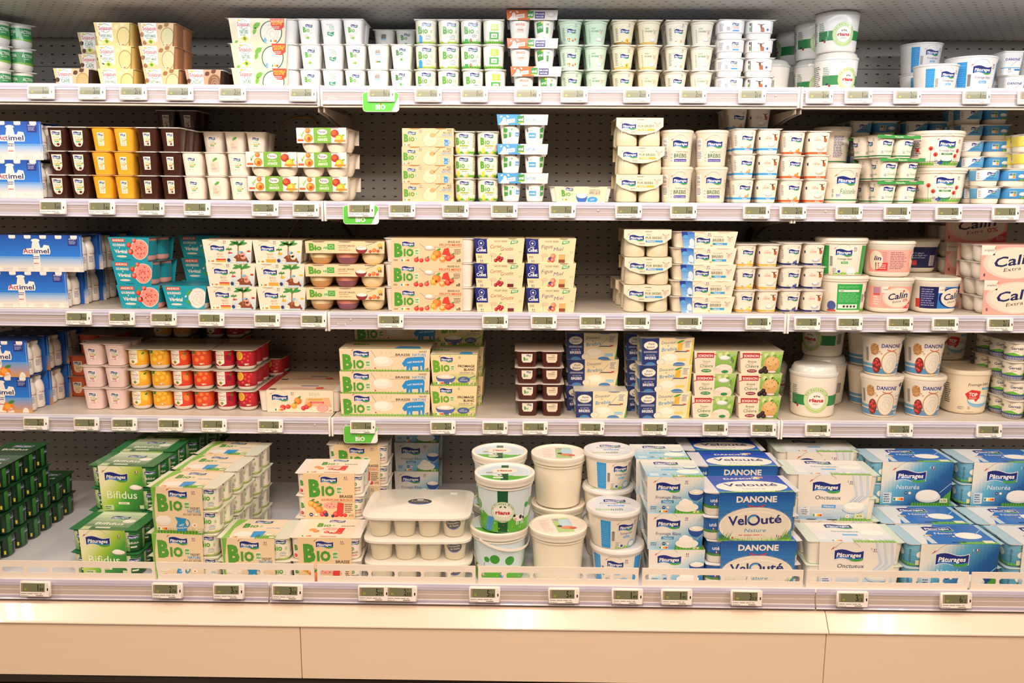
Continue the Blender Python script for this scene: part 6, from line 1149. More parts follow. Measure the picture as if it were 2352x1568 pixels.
P = pack('cheese_pack', 'cheese pack', 2, 2, 62, 62, 88.4, 'sq', 'e9dfc4', layers=2, wrap=dict(w1=131, w0=120, art=a_bfb(131, 88.4), top=a_bntop(131, 124, 'd8cdb0'), c='edd8a8', yf=1.5, lean=3, ic='c4b48a')); x = S(P, 4, [1042, 1043], 'Bio white cheese box with a purple rimmed bowl', y=26, grp='purple bowl cheese boxes, front'); S(P, 4, None, 'Bio white cheese box with purple bowl, shaded rear row', y=156, xs=[x[0]+12, x[1]+12, x[1]+12], grp='purple bowl cheese boxes, rear')
La = Art(); La.P([(-16, 38), (16, 38), (17, 20), (13, 13), (-13, 13), (-17, 20)], 'f0e6d4', 1); bio(La, -11, 19, 9, '3f9a48', 2, False); pat(La, 5, 33, 13, 2, ring=False)
Lb = Art(); Lb.P([(-16, 38), (16, 38), (17, 20), (13, 13), (-13, 13), (-17, 20)], 'f0dfc4', 1); Lb.T('CREME', 4, 32, 2.6, '4a3028', 2, .01, w=9); Lb.T('DESSERT', 0, 26, 3.6, '4a3028', 2, .01, w=22); Lb.T('AU CHOCOLAT', 0, 21, 2.6, '8a5040', 2, .0, w=22)
P = pack('dessert_pack', 'dessert pack', 2, 2, 69, 66, 46.7, 'sq', '48190f', arts=[La, Lb], lid='d6c8bc'); S(P, 4, [1240, 1240, 1239, 1239], 'chocolate brown Bio cream dessert pack', y=30, grp='chocolate cream dessert packs')
def a_dou(W, H, yel):
    a = Art(); a.R(-W/2, 0, W/2, H, 'f0dfb6', 1); a.R(-W/2, 0, -W*.165, H, '27346c', 3); a.E(-W*.325, H*.72, W*.135, H*.16, 'f0ead8', 4, 22); a.ring(-W*.325, H*.72, W*.135, H*.16, .7, 'b89a68', 5); a.T('Petit', -W*.31, H*.74, H*.08, '3a3a68', 6, .0, w=W*.12, sh=.15, rot=4); a.T('Basque', -W*.33, H*.63, H*.08, '3a3a68', 6, .0, w=W*.15, sh=.15, rot=4); a.L(-W*.46, H*.50, -W*.2, H*.50, 1, 'e6e2ec', 4); a.L(-W*.46, H*.46, -W*.2, H*.46, .8, 'e6e2ec', 4)
    a.T('AU LAIT DE', -W*.33, H*.34, H*.05, 'd0d4e8', 4, .0, w=W*.17); a.T('BREBIS', -W*.33, H*.21, H*.10, 'f2f2f4', 4, .015, w=W*.22); a.T('Douceur', W*.02, H*.78, H*.11, '3f6a94', 4, -.004, w=W*.28, sh=.15, rot=4); a.T('de', W*.01, H*.69, H*.05, '3f6a94', 4, 0); a.T('Brebis', W*.03, H*.52, H*.13, '4f9ac8', 4, .006, w=W*.29, sh=.15, rot=6)
    a.E(W*.05, H*.22, W*.18, H*.2, 'ece4cc', 3, 22); a.E(W*.04, H*.28, W*.14, H*.13, 'f6f0dc', 4, 20)
    if yel: a.P([(W*.18, H*.52), (W*.28, H*.54), (W*.29, H*.80), (W*.2, H*.84)], 'f0b83a', 4); leafp(a, W*.24, H*.86, W*.16, H*.07, '4a9a3a', 5, 20); a.R(W*.20, H*.16, W*.38, H*.24, 'ecd06a', 4); a.P([(W*.44, 0), (W/2, 0), (W/2, H*.95), (W*.47, H*.95)], 'd8cc5a', 3)
    else: a.R(W*.26, H*.12, W*.42, H*.22, '7ac0e0', 4); a.T('NATURE', W*.34, H*.14, H*.05, 'eef4f8', 5, 0); a.P([(W*.46, 0), (W/2, 0), (W/2, H*.5)], '5a9a4a', 3)
    a.L(W*.14, H*.50, W*.38, H*.50, 2.4, '27346c', 5); a.L(W*.14, H*.47, W*.38, H*.47, .8, 'f0e9d8', 6); a.R(W*.32, H*.62, W*.46, H*.94, 'f4ead0', 4); a.lines(W*.33, H*.64, W*.45, H*.90, 5, '6a5a68', 5); a.R(W*.36, H*.50, W*.42, H*.55, 'cf4a3a', 6)
    a.L(W*.12, H*.42, W*.30, H*.82, 1, 'a89c88', 6); a.E(-W*.14, H*.10, W*.07, H*.11, 'efe6cc', 6, 14); a.ring(-W*.11, H*.12, W*.06, H*.1, .6, '8cb8d0', 7); a.E(-W*.33, 0, W*.1, H*.10, '4a82bc', 5, 16, 0, 180); a.E(W*.24, 0, W*.12, H*.10, '4a82bc', 5, 16, 0, 180); cupholes(a, (-W*.33, W*.24), H, 34, '4a6fa0', 8)
    return a.clip(-W/2, W/2, 0, H)
def dou(yel): return pack('yogurt_pack', 'yogurt pack', 2, 1, 71, 66, 75.8, 'sq', '4a90c8', layers=2, lid='dcd8cc', wrap=dict(w1=147, w0=140, art=a_dou(147, 75.8, yel), c='f0dfb6', dx=5, yf=1.5, lean=2, ic='e0c46a' if yel else 'cfc09a', tc='c9c4b4'))
Pd, Py = dou(False), dou(True)
S(Pd, 4, [1377], 'navy and cream plain sheep dessert box standing alone at the front', y=24); S(Pd, 4, [1355, 1358, 1356], 'navy and cream plain sheep dessert box in the shaded stack', y=100, grp='plain navy sheep boxes, rear stack')
S(Py, 4, [1522, 1524, 1529], 'navy and cream lemon sheep dessert box with yellow side', y=24, rz=[2, 2, 3], grp='lemon navy sheep boxes, front'); S(Py, 4, [1494, 1494, 1493], 'navy and cream lemon sheep dessert box, half hidden rear stack', y=100, grp='lemon navy sheep boxes, rear')
def a_soi(W, H, pru):
    a = Art(); a.R(-W/2, 0, W/2, H, 'f2e2c8', 1); a.G(0, 0, W/2, H, '5fa03a', 'b4d07a', 7, l=2); [a.E(W*(.06+.05*i), H*(.55+.38*((i*5) % 7)/7), 6, 7, ('8cc254', 'd4e2a0', '6fae3e')[i % 3], 3, 9) for i in range(8)]; a.E(W*.05, H*.2, 10, 8, 'c4d890', 3, 10); a.E(W*.44, H*.62, 8, 14, '8cc24a', 3, 10); a.R(-W*.44, H*.70, -W*.04, H*.92, 'b82c30', 4); a.T('SOIGNON', -W*.24, H*.74, H*.11, 'f4e9e0', 5, .03, w=W*.35); a.L(-W*.5, H*.66, -W*.38, H*.74, 2, 'b82c30', 3); a.L(-W*.06, H*.86, W*.02, H*.84, 1.6, 'b82c30', 5)
    a.T('Yaourt' if not pru else 'Brassé', -W*.22, H*.50, H*.09, '5aa07a' if not pru else '2f7a4c', 4, 0, w=W*.2, sh=.1); a.lines(-W*.3, H*.43, -W*.14, H*.46, 1, '8a9a80', 4); a.T('Chèvre', -W*.22, H*.27, H*.14, '2f7a4c', 4, .0, w=W*.33, sh=.12); a.E(-W*.22, H*.12, W*.13, H*.075, '2f8a4c' if not pru else '8a2038', 4, 16); a.T('NATURE' if not pru else 'PRUNEAU', -W*.22, H*.10, H*.05, 'f2ece4', 5, .01, w=W*.18)
    if not pru: spoon(a, W*.22, H*.70, W*.26, 'f2efe6', 4); a.E(W*.22, H*.12, W*.24, H*.30, 'e9d8c4', 4, 20); a.E(W*.22, H*.28, W*.2, H*.12, 'f0e4d4', 5, 18); a.E(W*.26, H*.08, W*.09, H*.07, '2f8a4c', 6, 12); a.ring(W*.08, H*.16, 6, 5, .5, 'd89a8a', 6, 0, 180, 8)
    else: a.E(W*.26, H*.42, W*.2, H*.36, 'd8a868', 4, 20); a.E(W*.26, H*.58, W*.15, H*.2, 'e4bc80', 5, 18); [a.E(W*.26+px, H*.5+py, 1.6, 1.2, '6a4428', 6, 6) for px, py in ((-10, 2), (4, 8), (12, -4), (-4, -10), (8, 14))]; [fruit(a, W*x_, H*y_, H*.11, '2a1c20', '4a3438', 6) for x_, y_ in ((.06, .16), (.14, .1), (.10, .24), (.01, .1))]; a.E(W*.3, H*.09, W*.11, H*.06, 'f2dcd8', 7, 14); a.ring(W*.3, H*.09, W*.11, H*.06, .7, '8a2038', 8)
    return a.clip(-W/2, W/2, 0, H)
for pru, us, wd in ((False, [1637, 1641, 1643], 'plain goat yogurt box with a green oval'), (True, [1743, 1745, 1748], 'prune goat yogurt box with a dark plum oval')):
    P = pack('yogurt_pack', 'yogurt pack', 2, 2, 63, 60, 63.7, 'sq', 'efe2cc', wrap=dict(w1=120, w0=106, art=a_soi(120, 63.7, pru), c='f2e2c8', tc='cfc4ae', yf=1.5, lean=4)); x = S(P, 4, us, wd, y=26, grp=wd.split(' with')[0]+'es, front'); S(P, 4, None, wd+', rear row', y=152, xs=x, grp=wd.split(' with')[0]+'es, rear')
Pr2 = tub('cheese_tub', 'cheese tub', 146, 134, STR, 2, 'f4ecdc', AR2, 'dome', hb=124, shift=-10); Pr3 = tub('cheese_tub', 'cheese tub', 146, 134, STR, 2, 'f4ecdc', AR2, 'dome', hb=124, shift=-62)
S(Pr2, 4, [1886], 'big domed faisselle tub with a round green label at the front of the fourth shelf', jit=0); S(Pr3, 4, [1908], 'big domed faisselle tub turned sideways, lower one behind the front tub', y=172, jit=0); Pr4 = tub('cheese_tub', 'cheese tub', 122, 130, STR, 2, 'f4ecdc', AR2, 'dome', hb=117, shift=-62); Pr4.place(x_at(1908, RY+174, SURF[4]+200), RY+174, SURF[4]+146.5, 0, 'big faisselle tub turned sideways, upper one behind the front tub')
P = tub('cheese_tub', 'cheese tub', 112, 114, STR, 2, 'f4ecdc', AR, 'dome', hb=98, shift=40); S(P, 4, [1776], 'shaded faisselle tub behind the prune boxes', y=262)
def a_dan(D, H):
    a = Art(); k = H/112
    a.R(-D*1.6, 6*k, D*1.6, 22*k, '5a94c4', 1); a.R(-D*1.6, 26*k, D*1.6, 34*k, '6aa8cc', 1); a.T('DANONE', 6*k, 82*k, 10.5*k, '2a3a94', 4, .015, w=60*k)
    a.T('NO', 9*k, 82*k, 10.5*k, '3a8ad0', 5, .015, w=19*k) if False else None
    a.ring(8*k, 88*k, 22*k, 16*k, 1.8*k, 'd83a34', 4, 225, 315, 12); swirl(a, 8*k, 40*k, 27*k, 31*k, 'e9e2d0', 'bc8f5c', 4)
    for i in range(9): t = i*1.3; fruit(a, (-36+7*math.cos(t)*(i % 2+.3))*k, (30+15*math.sin(t))*k, 5.5*k, 'b0242c', 'd8504a', 5)
    a.E(-36*k, 30*k, 14*k, 23*k, '6a3a2c', 3, 20); a.E(-44*k, 76*k, 13*k, 17*k, 'c8945c', 3, 16)
    r_ = random.Random(2)
    for i in range(24): a.E((-44+r_.uniform(-10, 10))*k, (76+r_.uniform(-13, 13))*k, 2*k, 1.5*k, ('9a6434', 'deb07a')[i % 2], 4, 6)
    for i in range(10): a.E((-28+r_.uniform(-8, 8))*k, (66+r_.uniform(-6, 6))*k, 1.4*k, 1*k, 'b88450', 4, 6)
    for i, (t, y_) in enumerate((('le Fromage', 62), ('Blanc', 52), ('au lait entier', 42))): a.T(t, 48*k, y_*k, (4.6 if i < 2 else 3.4)*k, '4a5a8a', 4, -.004, w=(22, 12, 16)[i]*k, sh=.15, rot=8)
    nutri(a, 44*k, 10*k, 14*k, 5); a.R(60*k, 8*k, 76*k, 100*k, 'eef0ee', 3); a.lines(62*k, 14*k, 74*k, 94*k, 12, '6a6a88', 4); a.bars(-76*k, 40*k, -64*k, 80*k, '3a3a44', 4); a.E(52*k, 96*k, 7*k, 7*k, '2a3a7a', 4, 8)
    return a
AD = a_dan(121, 112); DN = [(0, .33), (.015, .35), (.04, .365), (.5, .41), (.85, .462), (.9, .484), (.97, .49)]
for sh, pos in ((10, ('BL', 2042)), (0, ('TL', 2045)), (2, ('BR', 2142)), (0, ('TR', 2144))):
    P = tub('cheese_tub', 'cheese tub', 119.5, 119, DN, 2, 'f3ead8', AD, 'lid', shift=sh*-1, hb=115); k, u = pos; up = k[0] == 'T'; z = SURF[4]+.1+(119.8 if up else 0)
    P.place(x_at(u, RY+26, z+60), RY+26, z, 0, 'strawberry and cream bowl cheese tub, %s %s of the block of four' % ('upper' if up else 'lower', 'left' if k[1] == 'L' else 'right'), 'strawberry printed cheese tubs')
P = tub('cheese_tub', 'cheese tub', 119.5, 122, DN, 2, 'f3ead8', AD, 'lid', shift=62, hb=115); S(P, 4, [2009, 2009], 'strawberry cheese tub turned away, left behind the block of four', y=165, grp='turned away cheese tubs', jit=0)
def a_top(D, H):
    a = Art(); k = H/120; a.T('Fromage blanc', 14*k, 86*k, 8*k, '4a443c', 3, -.004, w=66*k, sh=.15, rot=3); a.R(24*k, 74*k, 54*k, 80*k, '3f9ed8', 3); a.T('0% MG', 38*k, 75*k, 3.6*k, 'eef4f8', 4, .01); a.E(18*k, 42*k, 36*k, 20*k, '8ac4e4', 3, 24, 180, 360); a.E(18*k, 44*k, 36*k, 14*k, 'dfe8ea', 4, 24); a.ring(18*k, 44*k, 36*k, 14*k, 1.4*k, '4a9ad4', 5); a.E(16*k, 44*k, 26*k, 9*k, 'f2f0ea', 5, 20)
    a.P([(-26*k, 62*k), (-8*k, 74*k), (20*k, 70*k), (18*k, 50*k), (8*k, 38*k), (2*k, 46*k), (-16*k, 46*k)], 'd83a30', 7); a.T('TOP', -3*k, 55*k, 10*k, 'f6eee6', 8, .04, w=26*k, rot=-4); a.T('BUDGET', -2*k, 48*k, 4*k, 'f6d8cc', 8, .01, w=22*k, rot=-4); a.R(-46*k, 15*k, -24*k, 25*k, 'e9dfcc', 3); a.ring(-35*k, 20*k, 10*k, 4.6*k, .8, '4a443c', 4, n=14); a.lines(-43*k, 17*k, -27*k, 23*k, 2, '5a544c', 4); fr(a, -14*k, 21*k, 5*k, 3); a.lines(-90*k, 30*k, -64*k, 90*k, 10, '5a544c', 3); a.lines(-20*k, 8*k, 10*k, 10*k, 1, '7a746c', 3); return a
AT = a_top(134, 120); TP = [(0, .36), (.02, .40), (.08, .43), (.5, .45), (.9, .475), (.93, .485), (.97, .49)]
P = tub('cheese_tub', 'cheese tub', 129, 134, TP, 2.4, 'f0e2c8', AT, 'lid', hb=121); S(P, 4, [2240], 'plain cream tub with a red badge and blue bowl, front of the fourth shelf', jit=0, y=72); S(P, 4, [2193, 2193], 'plain cream tub with a red badge behind the front one', y=222, grp='red badge tubs in the rear', jit=0)
a = Art(); a.R(-95, 4, 95, 50, 'efe8d4', 1); a.P([(-95, 4), (95, 4), (95, 17), (60, 17), (30, 17), (0, 17), (-95, 17)], '44508a', 2)
for i in range(46): a.R(-92+i*4, 4, -90.4+i*4, 13, 'dfe0e0', 3)
a.P([(-95, 17), (-95, 22), (-50, 18), (-20, 26), (0, 18), (30, 27), (60, 18), (95, 26), (95, 17)], '6ab83c', 3)
for dx in (-60, -12, 36): a.T('Gervais', dx, 34, 8, '3a3f74', 4, .015, w=33); a.lines(dx-8, 28, dx+8, 31, 1, 'b07a64', 4)
f = Art(); f.R(-60, 0, 60, 110, 'f0e8cc', 1); f.R(-60, 0, 60, 32, '27308a', 2); f.G(-60, 32, 60, 56, '4a9a2c', '8cc444', 4, l=2); f.G(-60, 96, 60, 110, 'cfe4ee', '8cc4e4', 3, l=2); f.T('Gervais', 0, 68, 26, '27306c', 4, .02, w=108); nutri(f, -52, 14, 20, 4)
P = pack('cheese_pack', 'cheese pack', 3, 3, 56, 62, 110, 'acti', 'f0e8d6', layers=2, arts=[a], shifts=[0, 14, 30], wrap=dict(w1=118, w0=118, art=f, c='f0e8cc', dx=28, yf=2)); S(P, 4, [2389, 2390], 'small cup cheese pack with green meadow at the right edge', y=26, rz=[3, 5], grp='green meadow cheese packs', jit=0)

# ================= row 5: the deep bottom deck
def a_bif(W, H):
    a = Art(); n = 22
    for i in range(n):
        for j in range(n):
            x0, x1 = -W/2+W*i/n, -W/2+W*(i+1)/n; y0, y1 = H*j/n, H*(j+1)/n; t = (i+.5)/n*.9+(1-(j+.5)/n)*.8
            st = [(0, C('f0eedc')), (.45, C('ecebb8')), (.8, C('a8cc44')), (1.1, C('46a03a')), (1.7, C('14502e'))]
            for (ta, ca), (tb, cb) in zip(st, st[1:]):
                if t <= tb: break
            q = min(1, max(0, (t-ta)/(tb-ta))); a.R(x0, y0, x1, y1, tuple(ca[k]+(cb[k]-ca[k])*q for k in range(4)), 1)
    pat(a, -W*.10, H*.76, W*.52, 3); fr(a, W*.34, H*.86, 7, 3); a.T('Bifidus', 0, H*.28, H*.17, 'eef2dc', 4, .004, w=W*.70); spoon(a, W*.34, H*.53, W*.3, 'f0eee0', 4, 1, '8a8a78'); a.R(-W*.1, H*.15, W*.16, H*.20, 'eae8d0', 3); a.T('NATURE', W*.03, H*.16, H*.025, '4a6a3a', 4, 0); a.R(-W*.44, 0+2, -W*.22, H*.13, 'c4d8a4', 3); a.lines(-W*.42, 4, -W*.24, H*.11, 2, '3a6a3a', 4); a.R(W*.40, H*.06, W*.5, H*.14, 'c4d8a4', 3)
    return a.clip(-W/2, W/2, 0, H)
def a_biftop(W, d, cell, nx, ny):
    t = Art(); t.G(-W/2, 0, W/2, d, '2a6a38', 'd8e8c8', 6); t.T('Bifidus', 0, d*.28, 16, 'f2f4e8', 3, .01, w=W*.62); pat(t, W*.06, d*.68, W*.42, 3, ring=False); t.E(W*.34, d*.5, W*.14, d*.10, 'eef0e6', 4, 16); t.R(-W*.2, d*.10, W*.12, d*.16, 'e4ead8', 3); t.R(-W*.48, 2, -W*.3, d*.18, 'c4d8a4', 3); return t
cg = Art()
for dx in (-62, 0, 62): cg.G(-31+dx, 3, 31+dx, 55, '174a2a', '2a7a3c', 4); cg.G(-31+dx, 3, -8+dx, 55, '4a9a3c', 'd4dcae', 4, l=2); pat(cg, 2+dx, 42, 26, 4, ring=False); cg.T('Bifidus', 2+dx, 24, 6, 'e9f0d8', 4, .01, w=25); cg.R(-6+dx, 14, 10+dx, 18, 'dfe4c8', 4)
cg.lines(70, 8, 88, 50, 8, 'b8bca8', 4)
lt = Art(); lt.G(-86, 1, 86, 117, '1d5a34', '3f8a4a', 4)
P = pack('yogurt_pack', 'yogurt pack', 3, 2, 58, 59, 122, 'rd', '2a6a3a', layers=2, arts=[cg], shifts=[0, 0, 14], foot=None, wrap=dict(w1=117, w0=112, art=a_bif(117, 122), top=a_biftop(117, 118, 0, 0, 0), c='3f8a3c', dx=-2, yf=1.5, lean=3, ic='c8b894'), lid='2f7a44')
x0 = S(P, 5, [240], 'green gradient bifidus twelve-pack nearest the fence', ya=1950, jit=0, rz=-3); x = S(P, 5, [281, 281], 'green gradient bifidus twelve-pack in the second row', ya=2074, grp='bifidus packs, second row', rz=-3, jit=0)
S(P, 5, None, 'green gradient bifidus twelve-pack in the third row', ya=2200, xs=[x[0]+6, x[0]+10], grp='bifidus packs, third row', jit=.5); S(P, 5, None, 'green gradient bifidus twelve-pack in the fourth row', ya=2326, xs=[x[0]+14, x[0]+22], grp='bifidus packs, fourth row', jit=.5); S(P, 5, None, 'green gradient bifidus twelve-pack against the back wall', ya=2452, xs=[x[0]+24, x[0]+34], grp='bifidus packs at the wall', jit=.5)
cd = Art(); cd.G(-95, 3, 95, 56, '0c2416', '123a22', 4)
for dx in (-60, 0, 60): cd.G(-10+dx, 3, 3+dx, 56, '24602a', '3f8a3a', 4, l=2); cd.R(20+dx, 6, 32+dx, 50, 'b9c0ae' if dx == 0 else '14301f', 2); pat(cd, 14+dx, 42, 22, 4, ring=False); cd.lines(14+dx, 8, 26+dx, 34, 6, 'b8c4a8', 4); cd.R(-22+dx, 10, -17+dx, 20, 'd8c83a', 4)
tt = Art(); tt.G(-56, 2, 56, 114, '123a22', '1f5a30', 4); tt.T('Bifidus', 0, 40, 15, 'e9f0d8', 3, .01, w=70); pat(tt, 6, 76, 50, 3, ring=False)
P = pack('yogurt_pack', 'yogurt pack', 2, 2, 58, 58, 61, 'rd', '0f2e1c', arts=[cd], shifts=[0, 40], topart=tt, lid='2a5a3a')
for j, (yy, nl, wd) in enumerate(((1925, 4, 'nearest the fence'), (2043, 4, 'second from the fence'), (2161, 4, 'third from the fence'), (2279, 2, 'shorter and farthest back'))):
    S(P, 5, None, 'dark green four-cup pack at far left, column '+wd, ya=yy, xs=[-1376+j*1.0+i for i in range(nl)], grp='dark green four-cup packs', jit=1.2)
def a_n12(W, H):
    a = Art(); a.R(-W/2, 0, W/2, H, 'ecd6b2', 1); a.P([(-W/2, 0), (-W/2, H), (-W*.40, H), (-W*.46, H*.6), (-W*.47, H*.3), (-W*.44, 0)], '7ab84a', 2); grass(a, -W*.44, W/2, 0, H*.16, 2, ('3f7a24', '5f9f34', '7fb84a'), 44); bio(a, -W*.40, H*.50, H*.34, '56a038', 4); pat(a, W*.02, H*.86, W*.36, 5); fr(a, W*.30, H*.9, 6, 3)
    a.T('YAOURT', W*.34, H*.54, H*.05, '4a4038', 4, .01, w=W*.2); a.T('NATURE', W*.32, H*.47, H*.06, '3f9ad8', 4, .015, w=W*.26); a.T('AU LAIT ENTIER', W*.28, H*.41, H*.045, '6a5a48', 4, 0, w=W*.36); a.E(-W*.30, H*.28, W*.16, H*.11, 'ece6d8', 4, 20); a.E(-W*.30, H*.31, W*.14, H*.08, 'f6f2e8', 5, 18); jug(a, W*.06, H*.06, W*.30, '2f92cc', 6)
    a.E(W*.32, H*.2, 8, 6, 'f2ede0', 5, 8); a.E(W*.32, H*.2, 2.6, 2.2, 'd87a2c', 6, 8); nutri(a, -W*.42, H*.08, W*.18, 6); a.R(W*.38, H*.03, W*.48, H*.10, 'e0e0b8', 6); a.T('x12', W*.43, H*.045, H*.045, '2f2a24', 7, 0); return a.clip(-W/2, W/2, 0, H)
def a_n12top(W, d):
    t = Art(); t.R(-W/2, 0, W/2, d, 'ecdcc0', 1); t.P([(-W/2, 0), (-W/2, d), (-W*.30, d), (-W*.42, d*.5), (-W*.38, 0)], '86c050', 2); bio(t, -W*.28, d*.56, 24, '4a9a38', 4); pat(t, W*.06, d*.86, W*.34, 4, ring=False); t.P([(W*.02, 6), (W*.22, 8), (W*.24, d*.38), (W*.0, d*.36)], '3a9ad8', 4); t.E(-W*.16, d*.22, W*.17, d*.14, 'f0ece4', 4, 18); grass(t, W*.12, W/2, 0, d*.3, 3, n=24); t.E(W*.34, d*.2, 7, 6, 'f4efe4', 6, 8); nutri(t, -W*.40, 4, W*.18, 5); t.T('NATURE', W*.33, d*.52, 6, '4f9fd8', 4, .01, w=W*.26); t.R(W*.38, 3, W*.48, 12, 'e6e4c8', 6); return t
cn = Art(); cn.add(Bc[0])
P = pack('yogurt_pack', 'yogurt pack', 3, 2, 59, 59, 118.5, 'rd', 'ece6d6', layers=2, arts=[Bc[0], Bc[0], Bc[1]], shifts=[0, 0, 4], lid='dfe4d0', wrap=dict(w1=128, w0=124, art=a_n12(128, 118.5), top=a_n12top(128, 118), c='ecd6b2', dx=-11, yf=1.5, lean=2, ic='d0b890'))
x = S(P, 5, [420, 419], 'plain Bio twelve-pack with a blue jug, tall front pair', ya=1936, rz=-4, grp='plain Bio twelve-packs, front', jit=0); S(P, 5, None, 'plain Bio twelve-pack in the second row', ya=2068, xs=[x[0]+10, x[0]+14], rz=-5, grp='plain Bio twelve-packs, second row', jit=0); S(P, 5, None, 'plain Bio twelve-pack in the third row', ya=2200, xs=[x[0]+18, x[0]+24], rz=-4, grp='plain Bio twelve-packs, third row', jit=0)
S(P, 5, [583], 'plain Bio twelve-pack standing single between the jug stack and the fruit stack', ya=1914, rz=-1, jit=0)
def a_f12(W, H):
    a = Art(); a.R(-W/2, 0, W/2, H, 'e9cfa6', 1); bio(a, -W*.40, H*.50, H*.35, '4a9a34', 4); pat(a, W*.0, H*.86, W*.32, 5); fr(a, W*.30, H*.9, 6, 3); a.T('BRASSE', W*.33, H*.46, H*.06, '4a3a30', 4, .015, w=W*.26); a.T('AUX FRUITS AVEC MORCEAUX', W*.14, H*.39, H*.045, 'd0443a', 4, .01, w=W*.62); a.L(W*.04, H*.37, W*.48, H*.37, .5, '6a5a48', 4); a.lines(W*.30, H*.12, W*.46, H*.34, 5, '6a5a48', 4)
    for x_, y_, r_, c1, c2 in ((-.36, .33, .08, 'e8a43a', 'f4c860'), (-.28, .28, .08, 'e8943a', 'f4b860'), (-.22, .2, .09, 'e8842c', 'f4a850'), (-.16, .09, .055, 'd83038', 'ee6a64'), (-.08, .08, .05, '2a3058', '4a5080'), (-.10, .13, .05, 'c82838', 'e05a5a'), (.12, .09, .07, 'd83038', 'ee6a64'), (.22, .08, .05, 'd83038', 'ee6a64'), (.05, .05, .035, '2a3058', '4a5080'), (.30, .07, .045, 'd83038', 'ee6a64')): fruit(a, W*x_, H*y_, H*r_, c1, c2, 5, '4a8a34' if r_ > .065 else None)
    a.E(W*.02, H*.29, W*.15, H*.07, 'e8a89c', 6, 18); [a.E(W*.02+px, H*.29+py, 2, 1.2, 'b83a3c', 7, 6) for px, py in ((-10, 0), (2, 4), (8, -3), (-3, -4))]; a.L(-W*.16, H*.32, -W*.40, H*.40, 1.4, '7a746c', 6); a.P([(W*.12, H*.06), (W*.26, H*.08), (W*.28, H*.34), (W*.16, H*.36)], 'd8403a', 8); marks(a, -W*.38, H*.08, 11, 8); a.T('x12', W*.42, H*.05, H*.045, '2f2a24', 7, 0); return a.clip(-W/2, W/2, 0, H)
def a_f12top(W, d):
    t = Art(); t.R(-W/2, 0, W/2, d, 'f0e2cc', 1); bio(t, -W*.26, d*.58, 22, '4a9a38', 4); pat(t, W*.08, d*.88, W*.3, 4, ring=False)
    for x_, y_, r_, c in ((-.3, .42, 9, 'e8a43a'), (-.22, .34, 8, 'e8842c'), (-.02, .30, 7, 'd83038'), (.06, .26, 5, '2a3058'), (.14, .26, 7, 'd83038'), (.24, .24, 6, 'd83038')): fruit(t, W*x_, d*y_, r_, c, 'f09a80', 4)
    t.E(W*.02, d*.46, W*.16, d*.08, 'e8b0a4', 4, 18); t.P([(W*.14, d*.24), (W*.28, d*.26), (W*.3, d*.52), (W*.18, d*.52)], 'd8403a', 5); nutri(t, -W*.44, 8, W*.18, 5); t.T('BRASSE', W*.33, d*.6, 6, '4a3a30', 4, .01, w=W*.25); t.R(-W*.1, 5, W*.2, 12, 'd8a8a0', 4); return t
cf = Art(); cf.R(-90, 3, 90, 54, 'f0e9dc', 1)
for dx in (-60, 0, 60): bio(cf, -18+dx, 26, 13, '4a9a38', 4, False); pat(cf, 6+dx, 45, 22, 4, ring=False); cf.T('BRASSE', 4+dx, 18, 4, '4a3a30', 4, .01, w=18); cf.T('FRAISE', 4+dx, 11, 4, 'd0443a', 4, .01, w=16); fruit(cf, -16+dx, 12, 5, 'd83038', 'ee6a64', 3)
tl = Art()
for i in (-60, 0, 60):
    for j in (18, 78): fruit(tl, i-10, j, 9, 'd02c34', 'ee6a64', 2); tl.T('Bio', i+8, j+16, 12, '4a9a38', 2, .03)
P = pack('yogurt_pack', 'yogurt pack', 3, 2, 58, 59, 119.5, 'rd', 'efe8da', layers=2, arts=[cf], shifts=[0, 0, 10], lid='efe9e0', wrap=dict(w1=131, w0=127, art=a_f12(131, 119.5), top=a_f12top(131, 118), c='e9cfa6', dx=0, yf=1.5, lean=2, ic='c8ac84'))
S(P, 5, [747], 'fruit Bio twelve-pack nearest the fence, beside the clear trays', ya=1918, jit=0); S(P, 5, [757, 757], 'fruit Bio twelve-pack in the second row', ya=2042, grp='fruit Bio twelve-packs, second row', jit=0); S(P, 5, [822, 821], 'fruit Bio twelve-pack in shade below the green sign', ya=2290, grp='fruit Bio twelve-packs in the rear', jit=0)
